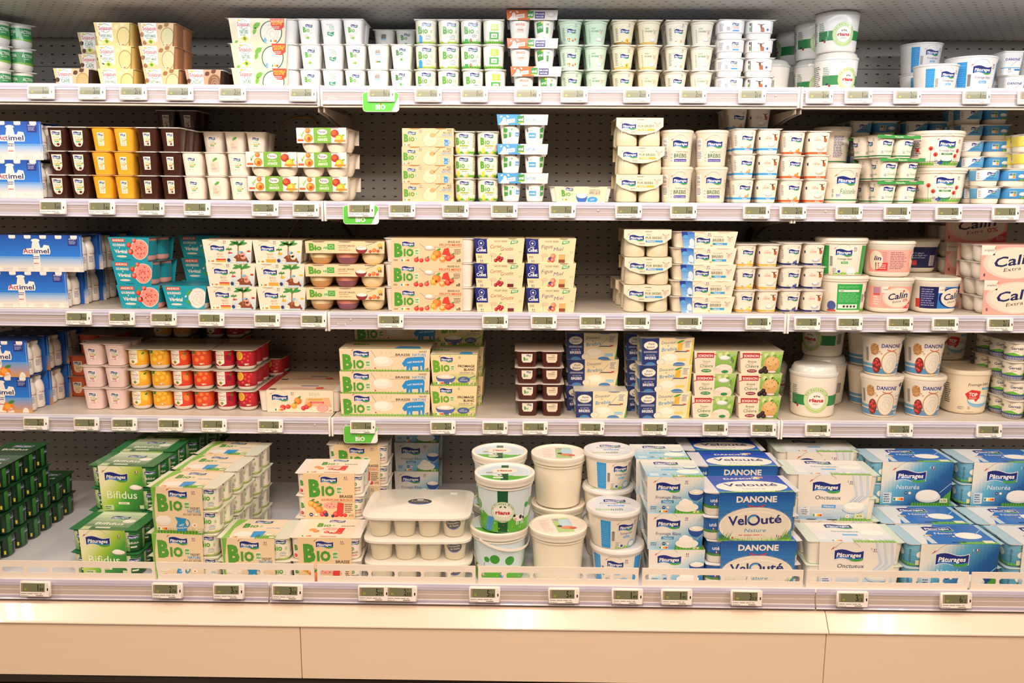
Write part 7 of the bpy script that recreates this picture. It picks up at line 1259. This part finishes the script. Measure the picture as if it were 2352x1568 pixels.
def a_fbb(W, H):
    a = Art()
    st = [(0, 'eee8dc'), (.5, 'e6e6e0'), (.75, '8cc4de'), (1, '2a78b8')]
    for j in range(16):
        for i in range(16):
            t = (i+.5)/16*.55+(1-(j+.5)/16)*.62
            for (ta, ca), (tb, cb) in zip(st, st[1:]):
                if t <= tb: break
            q = min(1, max(0, (t-ta)/(tb-ta))); ca, cb = C(ca), C(cb); a.R(-W/2+W*i/16, H*j/16, -W/2+W*(i+1)/16, H*(j+1)/16, tuple(ca[k]+(cb[k]-ca[k])*q for k in range(4)), 1)
    pat(a, -W*.13, H*.72, W*.42, 3); fr(a, W*.17, H*.86, 6, 3); a.T('Fromage Blanc', -W*.12, H*.40, H*.09, '3a4a7a', 4, -.004, w=W*.46, sh=.12); a.R(-W*.25, H*.28, -W*.02, H*.36, '3f96d0', 3); a.T('Nature', -W*.135, H*.295, H*.05, 'f0f4f6', 4, .01, w=W*.15); bowl(a, W*.37, H*.58, W*.28, H*.30, '27509a', 'efe9dc', 4); grass(a, W*.0, W/2, 0, H*.18, 2, ('3f8a2c', '5fa83c', '7cc04a'), 26)
    a.E(W*.22, H*.17, W*.21, H*.13, 'f0eee4', 6, 20); a.E(W*.2, H*.28, W*.13, H*.10, 'f6f4ec', 7, 18); a.E(W*.18, H*.36, W*.06, H*.05, 'fbf9f2', 8, 12); a.L(W*.38, H*.28, W*.48, H*.42, 1.4, 'b8bcc4', 6); a.R(-W*.45, H*.08, -W*.30, H*.22, 'b8d8ea', 3); a.lines(-W*.44, H*.1, -W*.31, H*.2, 2, '3a5a80', 4); marks(a, -W*.20, H*.16, 9, 4); nutri(a, -W*.28, H*.02, W*.15, 5); a.R(W*.34, H*.01, W*.44, H*.08, 'd8e4a8', 8); a.T('x8', W*.39, H*.02, H*.05, '2f3a24', 9, 0); return a.clip(-W/2, W/2, 0, H)
def a_fbtop(W, d):
    t = Art(); t.G(-W/2, 0, W/2, d, '7cc0e0', 'eae6da', 6); grass(t, -W*.05, W/2, 0, d*.22, 2, n=24); pat(t, -W*.05, d*.80, W*.44, 3, ring=False); t.T('Fromage Blanc', -W*.05, d*.52, 7, '4a6aa0', 3, -.003, w=W*.46); t.R(-W*.2, d*.38, W*.1, d*.46, '5ab0e0', 3); t.E(W*.26, d*.3, W*.2, d*.12, 'f4f2ea', 5, 18); t.E(W*.34, d*.55, W*.13, d*.08, '3a6ab0', 3, 16); t.E(W*.34, d*.58, W*.12, d*.06, 'eee8da', 4, 16); nutri(t, -W*.0, 4, W*.16, 6); t.R(-W*.44, 8, -W*.28, 26, 'c8e0ee', 3); marks(t, -W*.18, 18, 9, 4); return t
cb_ = Art(); cb_.R(-90, 3, 90, 42, 'e6ecf0', 1); [(cb_.lines(dx-14, 10, dx+14, 34, 5, '6a86b8', 3)) for dx in (-50, 0, 50)]
P = pack('cheese_pack', 'cheese pack', 2, 2, 63, 64, 91.7, 'rd', 'ecebe6', layers=2, arts=[cb_], wrap=dict(w1=137, w0=131, art=a_fbb(137, 91.7), top=a_fbtop(137, 128), c='cfe0e6', yf=1.5, lean=3, ic='cdb48c'))
x = S(P, 5, [1553, 1551, 1551], 'white cheese box with a blue bowl, front stack', ya=1927, grp='blue bowl cheese boxes, front'); S(P, 5, None, 'white cheese box with a blue bowl, second stack from the front', ya=2064, xs=[v-8 for v in x], grp='blue bowl cheese boxes, second row'); S(P, 5, [957, 957, 956], 'white cheese box with a blue bowl, far back in the shade', ya=2500, grp='blue bowl cheese boxes at the wall')
def a_vel(W, H):
    a = Art(); a.G(-W/2, 0, W/2, H, '4f9ad4', '164a94', 10); a.G(-W/2, H*.62, W/2, H, '3078c0', '1c4f9c', 5, l=2); a.T('DANONE', 0, H*.80, H*.12, 'ece6da', 4, .035, w=W*.54); a.ring(W*.0, H*.86, W*.18, H*.17, 3, 'cf3a3c', 4, 228, 312, 14); a.E(0, H*.31, W*.50, H*.40, 'ece6d6', 3, 36); a.E(0, H*.34, W*.46, H*.34, 'e3dccb', 4, 36); a.ring(0, H*.33, W*.40, H*.28, 3, 'f0ebdd', 5, 20, 160); a.ring(0, H*.31, W*.50, H*.40, 1.4, '2a5aa8', 5)
    a.T('Vel', -W*.24, H*.33, H*.19, '2a3478', 7, .022, w=W*.25, rot=3); a.ring(-W*.025, H*.43, W*.085, H*.115, 5, '2a3478', 7, n=24); a.ring(-W*.025, H*.43, W*.075, H*.10, 3, '4aa8e0', 8, 60, 200, 12); a.T('uté', W*.215, H*.36, H*.17, '2a3478', 7, .022, w=W*.28, rot=3); a.T('Nature', W*.0, H*.18, H*.075, '4a98c8', 6, 0, w=W*.29, sh=.25); a.lines(-W*.22, H*.10, W*.22, H*.135, 1, 'd8605a', 6); grass(a, -W/2, W/2, 0, H*.12, 3, ('5f9f3c', '86bc54', 'a8d070'), 46)
    for i in range(6): a.P([(-W*.48+i*4, H*.02), (-W*.46+i*4, H*.02), (-W*.44+i*5, H*(.18+.03*(i % 2)))], '4a8f34', 6); a.P([(W*.47-i*4, H*.02), (W*.45-i*4, H*.02), (W*.48-i*2, H*(.22+.03*(i % 2)))], '6a9f34', 6)
    a.T('1', W*.30, H*.06, H*.06, '2a3478', 7, .02); fr(a, W*.32, H*.065, 6, 7); a.E(-W*.30, H*.07, 2.6, 2, 'c83a2c', 7, 8); a.lines(-W*.48, H*.05, -W*.40, H*.13, 3, '3a5a3a', 7); return a.clip(-W/2, W/2, 0, H)
def a_veltop(W, d):
    t = Art(); t.G(-W/2, 0, W/2, d, '2f6fd0', '1c3fae', 5); t.T('DANONE', -W*.04, d*.78, 10, 'e9e6e4', 3, .035, w=W*.5); t.E(0, d*.34, W*.48, d*.34, 'eeeae2', 3, 32); t.T('Velouté', 0, d*.36, 20, '2a3478', 5, .02, w=W*.72); t.T('Nature', 0, d*.18, 8, '5aa8d8', 5, 0, w=W*.3); grass(t, -W/2, W/2, 0, d*.10, 4, ('5f9f3c', '86bc54', 'a8d070'), 40); nutri(t, W*.12, d*.86, W*.14, 4); fr(t, W*.26, 6, 6, 6); return t.clip(-W/2, W/2, 0, d)
cv = Art(); cv.R(-90, 26, 90, 56, '2a5fa8', 1); cv.R(-90, 20, 90, 27, '4a8a3a', 1)
for dx in (-58, 0, 58): cv.T('uté', dx-10, 36, 9, 'e4e6ec', 3, .02, w=18); fr(cv, dx-12, 28, 6, 3); cv.R(dx+6, 30, dx+16, 50, '3a6a90', 3); cv.lines(dx+7, 31, dx+15, 48, 4, 'b8cbd8', 4)
lv = Art(); lv.R(-115, 1, 115, 115, '3a62b8', 1)
for i in range(4): 
    for j in range(2): lv.E(-87+i*58, 29+j*58, 22, 20, 'e6e8ea', 2, 20); lv.T('Velouté', -87+i*58, 28+j*58, 6, '2a3478', 3, .01, w=30)
P = pack('yogurt_pack', 'yogurt pack', 4, 2, 57.5, 59, 121.5, 'rd', 'ece6da', layers=2, arts=[cv], shifts=[4, 0, 0, -10], topart=lv, lid='d9dce6', wrap=dict(w1=181, w0=179, art=a_vel(181, 121.5), top=a_veltop(181, 118), c='2a6ab8', dx=9, yf=1.5, lean=2, ic='c8b48c'))
x = S(P, 5, [1731, 1727], 'deep blue sixteen-pack with a cream oval, front pair', ya=1914, rz=[1, 3], grp='deep blue sixteen-packs, front', jit=0); S(P, 5, None, 'deep blue sixteen-pack with a cream oval, second row', ya=2112, xs=[x[0]+10, x[0]+8], rz=0, grp='deep blue sixteen-packs, second row', jit=1); S(P, 5, None, 'deep blue sixteen-pack deep in shade, third row', ya=2250, xs=[x[0]+6, x[0]+2], grp='deep blue sixteen-packs, third row', jit=1)
def a_onc(W, H):
    a = Art(); a.R(-W/2, 0, W/2, H, 'e9e4d8', 1); a.G(W*.0, 0, W/2, H*.35, 'a8cbe4', 'd4dce2', 4, l=2); a.G(-W*.5, 0, W*.0, H*.30, '96bfe0', 'dfe0dc', 4, l=2)
    for i in range(5): a.P([(W*(.22+i*.05), H), (W*(.25+i*.05), H), (W*(.34+i*.04), H*.55), (W*(.16+i*.03), H*.25), (W*(.11+i*.03), H*.25), (W*(.30+i*.04), H*.56)], ('c6d4e4', 'dbe2ea')[i % 2], 3)
    pat(a, -W*.11, H*.73, W*.38, 5); a.T('1', W*.18, H*.84, 6, '4a4a5a', 5, .01); fr(a, W*.21, H*.84, 6, 5); a.T('Onctueux', -W*.08, H*.46, H*.085, '2f3a6a', 5, 0, w=W*.36, sh=.15); a.R(-W*.16, H*.27, W*.04, H*.34, '5a9fd8', 5); a.T('Nature', -W*.06, H*.285, H*.045, 'f0f4f6', 6, .01, w=W*.14); a.R(-W*.46, H*.10, -W*.33, H*.30, 'dde4ea', 4); a.T('LAIT', -W*.395, H*.26, H*.025, '4a5a70', 5, 0); a.lines(-W*.45, H*.11, -W*.34, H*.24, 3, '4a5a70', 5); nutri(a, -W*.28, H*.08, W*.13, 5)
    grass(a, W*.12, W/2, 0, H*.11, 4, ('5a9a44', '7cb85a', '96cc70'), 26); a.E(W*.30, H*.30, W*.16, H*.10, 'dfe2de', 5, 22); a.E(W*.30, H*.33, W*.14, H*.08, 'eef0ea', 6, 20); a.ring(W*.30, H*.27, W*.17, H*.12, 1, '4a6a9a', 6, 190, 330); a.E(W*.22, H*.09, 6, 5, 'f2ede0', 8, 8); a.E(W*.22, H*.09, 2, 2, 'e8842c', 9, 6); a.R(W*.32, H*.05, W*.46, H*.16, 'd4dcb0', 8); a.T('x16', W*.39, H*.08, H*.055, '2f3a34', 9, .005); cupholes(a, (-W*.3, 0), 2.6, 30, '3a3a40', 8)
    return a.clip(-W/2, W/2, 0, H)
def a_onctop(W, d):
    t = Art(); t.G(-W/2, 0, W/2, d, 'd0dcec', 'ece8de', 5); pat(t, -W*.08, d*.82, W*.36, 4, ring=False); t.T('Onctueux', -W*.05, d*.52, 9, '4a5a9a', 4, 0, w=W*.36); t.R(-W*.12, d*.34, W*.08, d*.42, '6ab8ec', 4); t.E(W*.30, d*.5, W*.15, d*.14, 'eef0ea', 4, 20); grass(t, -W*.05, W/2, 0, d*.22, 3, ('5f9f3c', '86bc54', 'a8d070'), 36); t.E(W*.2, d*.14, 7, 6, 'f4efe4', 6, 8); nutri(t, -W*.32, 6, W*.13, 5); t.R(-W*.48, 14, -W*.36, d*.4, 'e0e6ea', 4); return t
tlg = Art()
for i in range(4):
    tlg.P([(-115+i*58, 2), (-60+i*58, 2), (-60+i*58, 30), (-115+i*58, 50)], '8cc870', 1); tlg.P([(-115+i*58, 50), (-60+i*58, 30), (-60+i*58, 114), (-115+i*58, 114)], '86c4e0', 1); tlg.E(-87+i*58, 78, 20, 16, 'e9f0f0', 2, 16)
P = pack('yogurt_pack', 'yogurt pack', 4, 2, 58, 59, 121.5, 'sq', 'ece8da', layers=2, topart=tlg, lid='cfe0d4', wrap=dict(w1=184, w0=172, art=a_onc(184, 121.5), top=a_onctop(184, 118), c='e4e0d6', dx=4, yf=1.5, lean=4, ic='c8c0b0'))
S(P, 5, [1963], 'pale creamy sixteen-pack nearest the fence', ya=1910, jit=0, rz=-1); S(P, 5, [1913, 1911], 'pale creamy sixteen-pack in the second row', ya=2046, rz=-2, grp='pale creamy sixteen-packs, second row', jit=0); S(P, 5, [1880, 1878], 'pale creamy sixteen-pack in shade, third row', ya=2240, grp='pale creamy sixteen-packs, third row', jit=0)
def a_nat(W, H):
    a = Art(); st = [(0, 'ece6d6'), (.30, 'dfe2dc'), (.52, '5fb0d4'), (.9, '1c5a9c'), (1.3, '123a74')]
    for j in range(20):
        for i in range(20):
            t = (i+.5)/20*.85+(1-(j+.5)/20)*.55
            for (ta, ca), (tb, cb) in zip(st, st[1:]):
                if t <= tb: break
            q = min(1, max(0, (t-ta)/(tb-ta))); ca, cb = C(ca), C(cb); a.R(-W/2+W*i/20, H*j/20, -W/2+W*(i+1)/20, H*(j+1)/20, tuple(ca[k]+(cb[k]-ca[k])*q for k in range(4)), 1)
    pat(a, -W*.09, H*.68, W*.42, 3); a.T('1', W*.17, H*.85, 7, 'e6eef4', 4, .01); fr(a, W*.20, H*.86, 7, 4); a.T('Naturéa', -W*.12, H*.38, H*.10, 'dfeaf0', 5, .004, w=W*.33, sh=.15); marks(a, -W*.14, H*.29, 9, 5); a.R(-W*.46, H*.05, -W*.34, H*.30, 'c8dae6', 4); a.lines(-W*.45, H*.07, -W*.35, H*.28, 4, '34506c', 5); nutri(a, -W*.31, H*.12, W*.14, 5)
    grass(a, -W*.06, W/2, 0, H*.13, 3, ('2f7a24', '4f9a34', '6fb444'), 44); a.P([(W*.30, H*.02), (W/2, H*.02), (W/2, H*.36), (W*.40, H*.2)], '4a9434', 4); a.E(W*.18, H*.20, W*.18, H*.13, 'd4d8d4', 6, 22); a.E(W*.17, H*.24, W*.165, H*.13, 'efeee6', 7, 22); a.L(W*.34, H*.30, W*.49, H*.52, 2, '8cc0dc', 7); a.R(W*.35, H*.07, W*.46, H*.17, 'd0dcb0', 8); a.T('x16', W*.405, H*.095, H*.055, '2a3a2a', 9, .005)
    return a.clip(-W/2, W/2, 0, H)
def a_nattop(W, d):
    t = Art(); t.G(-W/2, 0, W*.5, d, '2f74c8', '2f6ab8', 3); t.P([(-W/2, 0), (-W/2, d), (-W*.05, d), (-W*.3, d*.5), (-W*.42, 0)], 'd9e0e4', 2); pat(t, -W*.06, d*.78, W*.38, 4, ring=False); t.T('Naturéa', W*.0, d*.5, 12, 'e4eef4', 4, .004, w=W*.34, sh=.15); t.E(W*.24, d*.42, W*.17, d*.17, 'eef0ea', 5, 20); t.L(W*.36, d*.5, W*.49, d*.72, 2, 'a8cce4', 5); grass(t, W*.0, W/2, 0, d*.22, 3, ('4f9a34', '6fb444', '8cc85a'), 34); t.R(W*.33, 5, W*.46, 20, 'dce4c0', 6); t.R(-W*.08, 9, W*.1, 13, '1c2a50', 5); t.R(-W*.36, 4, -W*.28, d*.4, 'c4d8e4', 4); nutri(t, -W*.34, d*.42, W*.1, 5); marks(t, -W*.02, d*.38, 9, 5); return t
cna = Art(); cna.G(-90, 3, 90, 56, '3f8cb0', '7ab8d4', 4)
for dx in (-58, 0, 58): cna.E(8+dx, 32, 13, 9, 'eeeee6', 3, 18); grass(cna, -28+dx, 28+dx, 3, 12, 3, n=26); cna.R(-6+dx, 6, 4+dx, 18, 'd8d8b0', 6); cna.lines(-22+dx, 12, -16+dx, 46, 8, '3a4a58', 4); pat(cna, 10+dx, 50, 16, 4, ring=False)
P = pack('yogurt_pack', 'yogurt pack', 4, 2, 58, 59, 121.5, 'rd', '5aa4c8', layers=2, arts=[cna], shifts=[0, 0, 0, 12], topart=tlg, lid='a8cbdc', wrap=dict(w1=188, w0=186, art=a_nat(188, 121.5), top=a_nattop(188, 118), c='4f98c4', dx=10, yf=1.5, lean=2, ic='c8b48c'))
S(P, 5, [2191], 'blue white sixteen-pack nearest the fence, left one of the front two', ya=1903, jit=0, rz=1); S(P, 5, [2424], 'blue white sixteen-pack nearest the fence, cut by the right edge', ya=1903, jit=0)
S(P, 5, [2127], 'blue white sixteen-pack lying low in the second row, left one', ya=2030, jit=0); S(P, 5, [2344], 'blue white sixteen-pack lying low in the second row, right one', ya=2030, jit=0)
S(P, 5, [2097, 2096], 'blue white sixteen-pack in the raised third row, left column', ya=2156, grp='raised blue white sixteen-packs, left', jit=0); S(P, 5, [2306, 2305], 'blue white sixteen-pack in the raised third row, right column', ya=2156, grp='raised blue white sixteen-packs, right', jit=0)
S(P, 5, [2072], 'blue white sixteen-pack in the dark fourth row, left of the spoon packs', ya=2290, jit=0)
# clear trays of drained cheese
def tray():
    P = Proto('cheese_tray', 'cheese tray'); P.h = 59; W, D = 262, 200
    b = MB(); b.quadmesh([sell(W/2-10, D/2-10, 7, .3, 40), sell(W/2-8, D/2-8, 7, 3, 40), sell(W/2-3, D/2-3, 7, 48, 40), sell(W/2, D/2, 7, 50, 40)], 'f0ece0'); P.part('tray', b.build('tray'), 'clear', (0, D/2, 0))
    a = Art(); a.E(0, 34, 20, 14, '23242c', 2, 22); a.R(-6, 42, 6, 48, 'f2efe6', 3); a.T('Faisselle', 0, 35, 5, 'e9e6dc', 3, .01, w=30, rot=6); a.T('de Vache', 2, 28, 5, 'e9e6dc', 3, .01, w=24, rot=6); a.ring(0, 34, 20, 14, 2.4, '3a72c8', 3, 190, 330, 14)
    for i in range(4):
        for j in range(3):
            p = [(0, .37), (.04, .40), (.9, .475), (.95, .48)]; bb = MB(); key = ('tr', i == 3 and j == 0)
            if key not in _cup:
                lathe(bb, [(z*46, r*60) for z, r in p], 2, 'f1e9cf', N=24)
                if key[1]: bb.art(a, wrapper([(z*46, r*60) for z, r in p], 2, shift=0), 4)
                _cup[key] = (bb.build('cheese_cup'), None)
            P.part('cheese_cup', _cup[key][0], 'plastic', ((i-1.5)*60, 38+j*60, 1.5))
    b = MB(); b.quadmesh([sell(W/2+1, D/2+1, 7, 48, 40), sell(W/2+2, D/2+2, 7, 49, 40), sell(W/2+2, D/2+2, 7, 54, 40), sell(W/2-3, D/2-3, 7, 56, 40), sell(W/2-8, D/2-8, 7, 56, 40), sell(W/2-12, D/2-12, 7, 58.6, 40)], 'f4f2e8', cap1='f4f2e8')
    t = Art(); t.E(0, 0, 30, 20, '23242c', 2, 24); t.R(-8, 8, 8, 15, 'f2efe6', 3); t.T('Faisselle', 0, 0, 7, 'e9e6dc', 3, .01, w=42); t.ring(0, 0, 30, 20, 4, '3a72c8', 3, 200, 340, 14); t.R(72, 52, 90, 66, 'fbfaf6', 2); b.art(t, topfn(58.6), None, .1)
    P.part('lid', b.build('tray_lid'), 'clear2', (0, D/2, 0)); return P
P = tray(); S(P, 5, [958, 957, 954], 'clear lidded tray of small drained cheeses', ya=1912, grp='clear cheese trays', jit=1.0)
# buckets with handles
def bucket(h, D, c, art, shift, lidart, rim='f4eee2', hand=None):
    P = Proto('cheese_bucket', 'bucket'); P.h = h; R_ = D/2
    pr = [(0, .385*D), (1.5, .40*D), (h*.80, .452*D), (h*.985-2, .462*D)]; b = MB(); lathe(b, pr, 2, c, N=48, cap1=False)
    if art: b.art(art, wrapper(pr, 2, shift=shift), 4)
    P.part('bucket_body', b.build('bucket'), 'tub', (0, R_, 0))
    b = MB(); lathe(b, [(h*.80, .462*D), (h*.805, .47*D), (h*.83, .47*D), (h*.83, .455*D)], 2, rim, N=48, cap0=False, cap1=False); lathe(b, [(h*.86, .475*D), (h*.865, .493*D), (h*.93, .497*D), (h*.935, .5*D), (h-1.5, .5*D), (h-.1, .485*D), (h-.1, .455*D), (h-4.5, .445*D)], 2, rim, N=48, cap1=True)
    b.art(lidart, topfn(h-4.5), None, .1)
    P.part('lid', b.build('bucket_lid'), 'tub', (0, R_, 0))
    if hand is None: return P
    b = MB(); n = 18; R2 = .51*D
    ring = []
    for i in range(n+1):
        t = PI*(1+i/n); x_ = R2*math.cos(t); y_ = R2*math.sin(t); z_ = h*.86-26*math.sin(PI*i/n); ring.append([(x_, y_, z_-3), (x_, y_, z_+3), (x_*.985, y_*.985, z_+3), (x_*.985, y_*.985, z_-3)])
    b.quadmesh(ring, rim, cap0=rim, cap1=rim); P.part('handle', b.build('handle'), 'tub', (0, R_, 0), rot=hand); return P
def a_cow(D, H):
    a = Art(); a.R(-D*1.5, 2, D*1.5, H*.80, 'd4e6ee', 1); pts = [(-D*1.5, 2)]+[(x_*D/12, H*.30+9*math.sin(x_*.9)) for x_ in range(-18, 19)]+[(D*1.5, 2)]; a.P(pts, '5fb83c', 2)
    a.R(-17, 3, 9, H*.80, '1f5a34', 4); a.E(-4, H*.40, 31, 27, 'dfe9d0', 5, 30); a.ring(-4, H*.40, 31, 27, 1, '9cc070', 6, n=30); a.E(-4, H*.41, 24, 15, 'f4f3ea', 6, 26); a.T('rians', -4, H*.36, 9, 'c82c30', 7, .04, w=38); leafp(a, -9, H*.50, 8, 4, '2f7a44', 8, 30); leafp(a, 2, H*.50, 8, 4, '2f7a44', 8, -30)
    for i, ch in enumerate('Le Fromage Blanc'):
        t = math.radians(160-i*140/15)
        if ch != ' ': a.T(ch, -4+27*math.cos(t), H*.40+22.5*math.sin(t)-2, 4.6, '4a6a4a', 7, 0, rot=math.degrees(t)-90)
    a.T('Ferme et doux', -4, H*.22, 4.4, '3a6a3a', 7, 0, w=30)
    def cw(x, y, k):
        a.E(x, y, 15*k, 9*k, 'f4f2ec', 5, 16); a.E(x+4*k, y+2*k, 5*k, 5*k, '1c1c20', 6, 10); a.E(x+13*k, y-1*k, 3.4*k, 4*k, '1c1c20', 6, 8); a.E(x-12*k, y+3*k, 7*k, 7*k, 'f4f2ec', 6, 12); a.E(x-15*k, y+7*k, 4*k, 3*k, '1c1c20', 7, 8); a.E(x-12*k, y-2*k, 4.6*k, 3.4*k, 'e8a8a0', 7, 10)
        for dx in (-8, -3, 7, 12): a.R(x+(dx-1.2)*k, y-17*k, x+(dx+1.2)*k, y-5*k, 'f4f2ec', 5)
        a.ring(x+20*k, y+12*k, 5*k, 10*k, .8*k, '1c1c20', 5, 100, 260, 8)
    cw(42, H*.27, 1); cw(-95, H*.2, .6); cw(-70, H*.34, .35); cw(110, H*.22, .4)
    a.P([(-60, 3), (-38, 3), (-26, H*.3), (-44, H*.3)], '4a9ad8', 3); a.P([(96, 3), (112, 3), (124, H*.3), (108, H*.3)], '4a9ad8', 3)
    for x_, y_, q in ((66, .48, 8), (-84, .46, 14), (-110, .52, 17), (88, .5, 13), (128, .46, 13), (-150, .5, 14), (-128, .44, 10)): a.E(x_, H*y_, q, q*.9, '3f9a34', 3, 14)
    for i in range(30): x_ = -170+i*12; a.E(x_, H*(.06+.16*((i*7) % 5)/5), 1.6, 1.4, ('f0f0d8', 'e8d44a', 'd8483a')[i % 3], 4, 6)
    a.E(-105, H*.66, 6, 5, 'f0a84a', 3, 12); leafp(a, -66, H*.62, 14, 6, 'ecdfc8', 3, 20); leafp(a, 50, H*.66, 12, 5, 'ecdfc8', 3, 20); return a
def a_cowlid(D):
    t = Art(); R_ = D*.44; t.E(0, 0, R_, R_, 'cfe2ee', 1, 40); t.E(0, -R_*.28, R_*.95, R_*.68, '62b444', 2, 32, 180, 360); t.R(-9, -R_*.8, 9, R_*.86, '1f5a34', 3); t.E(0, R_*.22, R_*.46, R_*.34, 'e9eedc', 4, 26); t.T('rians', 0, R_*.16, 9, 'c82c30', 6, .04, w=36); t.R(-R_*.7, -R_*.1, -R_*.4, R_*.12, 'f2f0ea', 4); t.bars(-R_*.68, -R_*.08, -R_*.42, R_*.1, '3a3a3a', 5); t.E(-R_*.25, -R_*.28, 12, 7, 'f4f2ec', 5, 12); t.E(-R_*.2, -R_*.26, 4, 3, '1c1c20', 6, 8); t.R(-R_*.4, -R_*.6, -R_*.05, -R_*.45, 'f2f0ea', 4); t.R(R_*.3, -R_*.35, R_*.75, -R_*.22, 'dfe6e0', 4); return t
AC = a_cow(155, 136)
P = bucket(136, 147, 'cfe2e8', AC, 0, a_cowlid(155)); Pq = bucket(136, 147, 'cfe2e8', AC, -98, a_cowlid(155), hand=.9)
S(Pq, 5, [1145], 'Cow printed cheese bucket with its handle hanging, lower front one', ya=1905, jit=0); P.place(x_at(1158, 1900, SURF[5]+200), 1898, SURF[5]+136.4, 0, 'cow printed cheese bucket with a dark green stripe, upper front one')
S(P, 5, [1143, 1146], 'cow printed cheese bucket behind the front pair', ya=2066, grp='cow printed buckets in the rear', jit=0)
def a_wlid(D):
    t = Art(); R_ = D*.44; t.E(0, 0, R_, R_, 'efe6dc', 1, 40); t.R(-R_*.12, -R_*.62, R_*.5, R_*.72, 'a8cc84', 2); t.R(R_*.1, -R_*.1, R_*.55, R_*.6, 'b4d8e8', 3); t.E(R_*.3, -R_*.2, 17, 10, 'd8825c', 4, 10); t.E(R_*.5, -R_*.28, 10, 8, 'c84a3c', 4, 8); t.E(R_*.05, -R_*.05, 7, 6, '2a2a2c', 5, 8)
    for i in range(9): t.lines(-R_*.62, -R_*.5+i*9, -R_*.2, -R_*.5+i*9+4, 1, 'cf8a80', 2)
    t.bars(-R_*.1, R_*.45, R_*.12, R_*.7, '4a4440', 4); t.ring(0, 0, R_*.9, R_*.9, 1.5, 'c8dcc8', 3, 20, 120); return t
P = bucket(136, 144, 'f1e8d4', None, 0, a_wlid(150), 'f1ead9')
S(P, 5, [1296], 'plain creamy white bucket nearest the fence', ya=1902, jit=0, rz=10); S(P, 5, [1284, 1285], 'plain creamy white bucket in the rear pair', ya=2062, grp='plain white buckets in the rear', jit=0, rz=0)
def a_fbround(D, H): return a_fb(D, H)
lt = Art(); R_ = 58; lt.E(0, 0, R_, R_, 'dfe2e8', 1, 36); pat(lt, 4, 22, 54, 3, ring=False); lt.T('Fromage blanc', 4, 2, 9, '5a5a8a', 3, -.002, w=74, sh=.12); lt.R(-16, -14, 24, -5, '4fa4e4', 3); lt.T('Nature', 4, -12.5, 5, 'f2f4f8', 4, .01, w=28); lt.E(18, -34, 32, 13, 'cfd8e4', 3, 22); grass(lt, -48, 20, -40, 16, 2, ('a8c48c', 'bcd49c', 'c8dcae'), 26)
P = tub('cheese_tub', 'cheese tub', 95, 136, [(0, .37), (.02, .385), (.06, .40), (.86, .462), (.89, .482), (.97, .49)], 2, 'f2ebdc', a_fb(136, 88), 'solid', hb=90, shift=26, lidart=lt, rimc='e2e2e0'); Pz = tub('cheese_tub', 'cheese tub', 95, 136, [(0, .37), (.02, .385), (.06, .40), (.86, .462), (.89, .482), (.97, .49)], 2, 'f2ebdc', a_fb(136, 88), 'solid', hb=90, shift=-14, lidart=lt, rimc='e2e2e0')
S(Pz, 5, [1424], 'round fromage blanc tub with the blue print, lower front one', ya=1905, jit=0); P.place(x_at(1416, 1903, SURF[5]+150), 1901, SURF[5]+95.4, 0, 'round fromage blanc tub with the blue panel on its left, upper front one')
S(P, 5, [1402, 1402, 1405], 'round fromage blanc tub behind the front pair', ya=2052, grp='round blue printed tubs in the rear', jit=0)
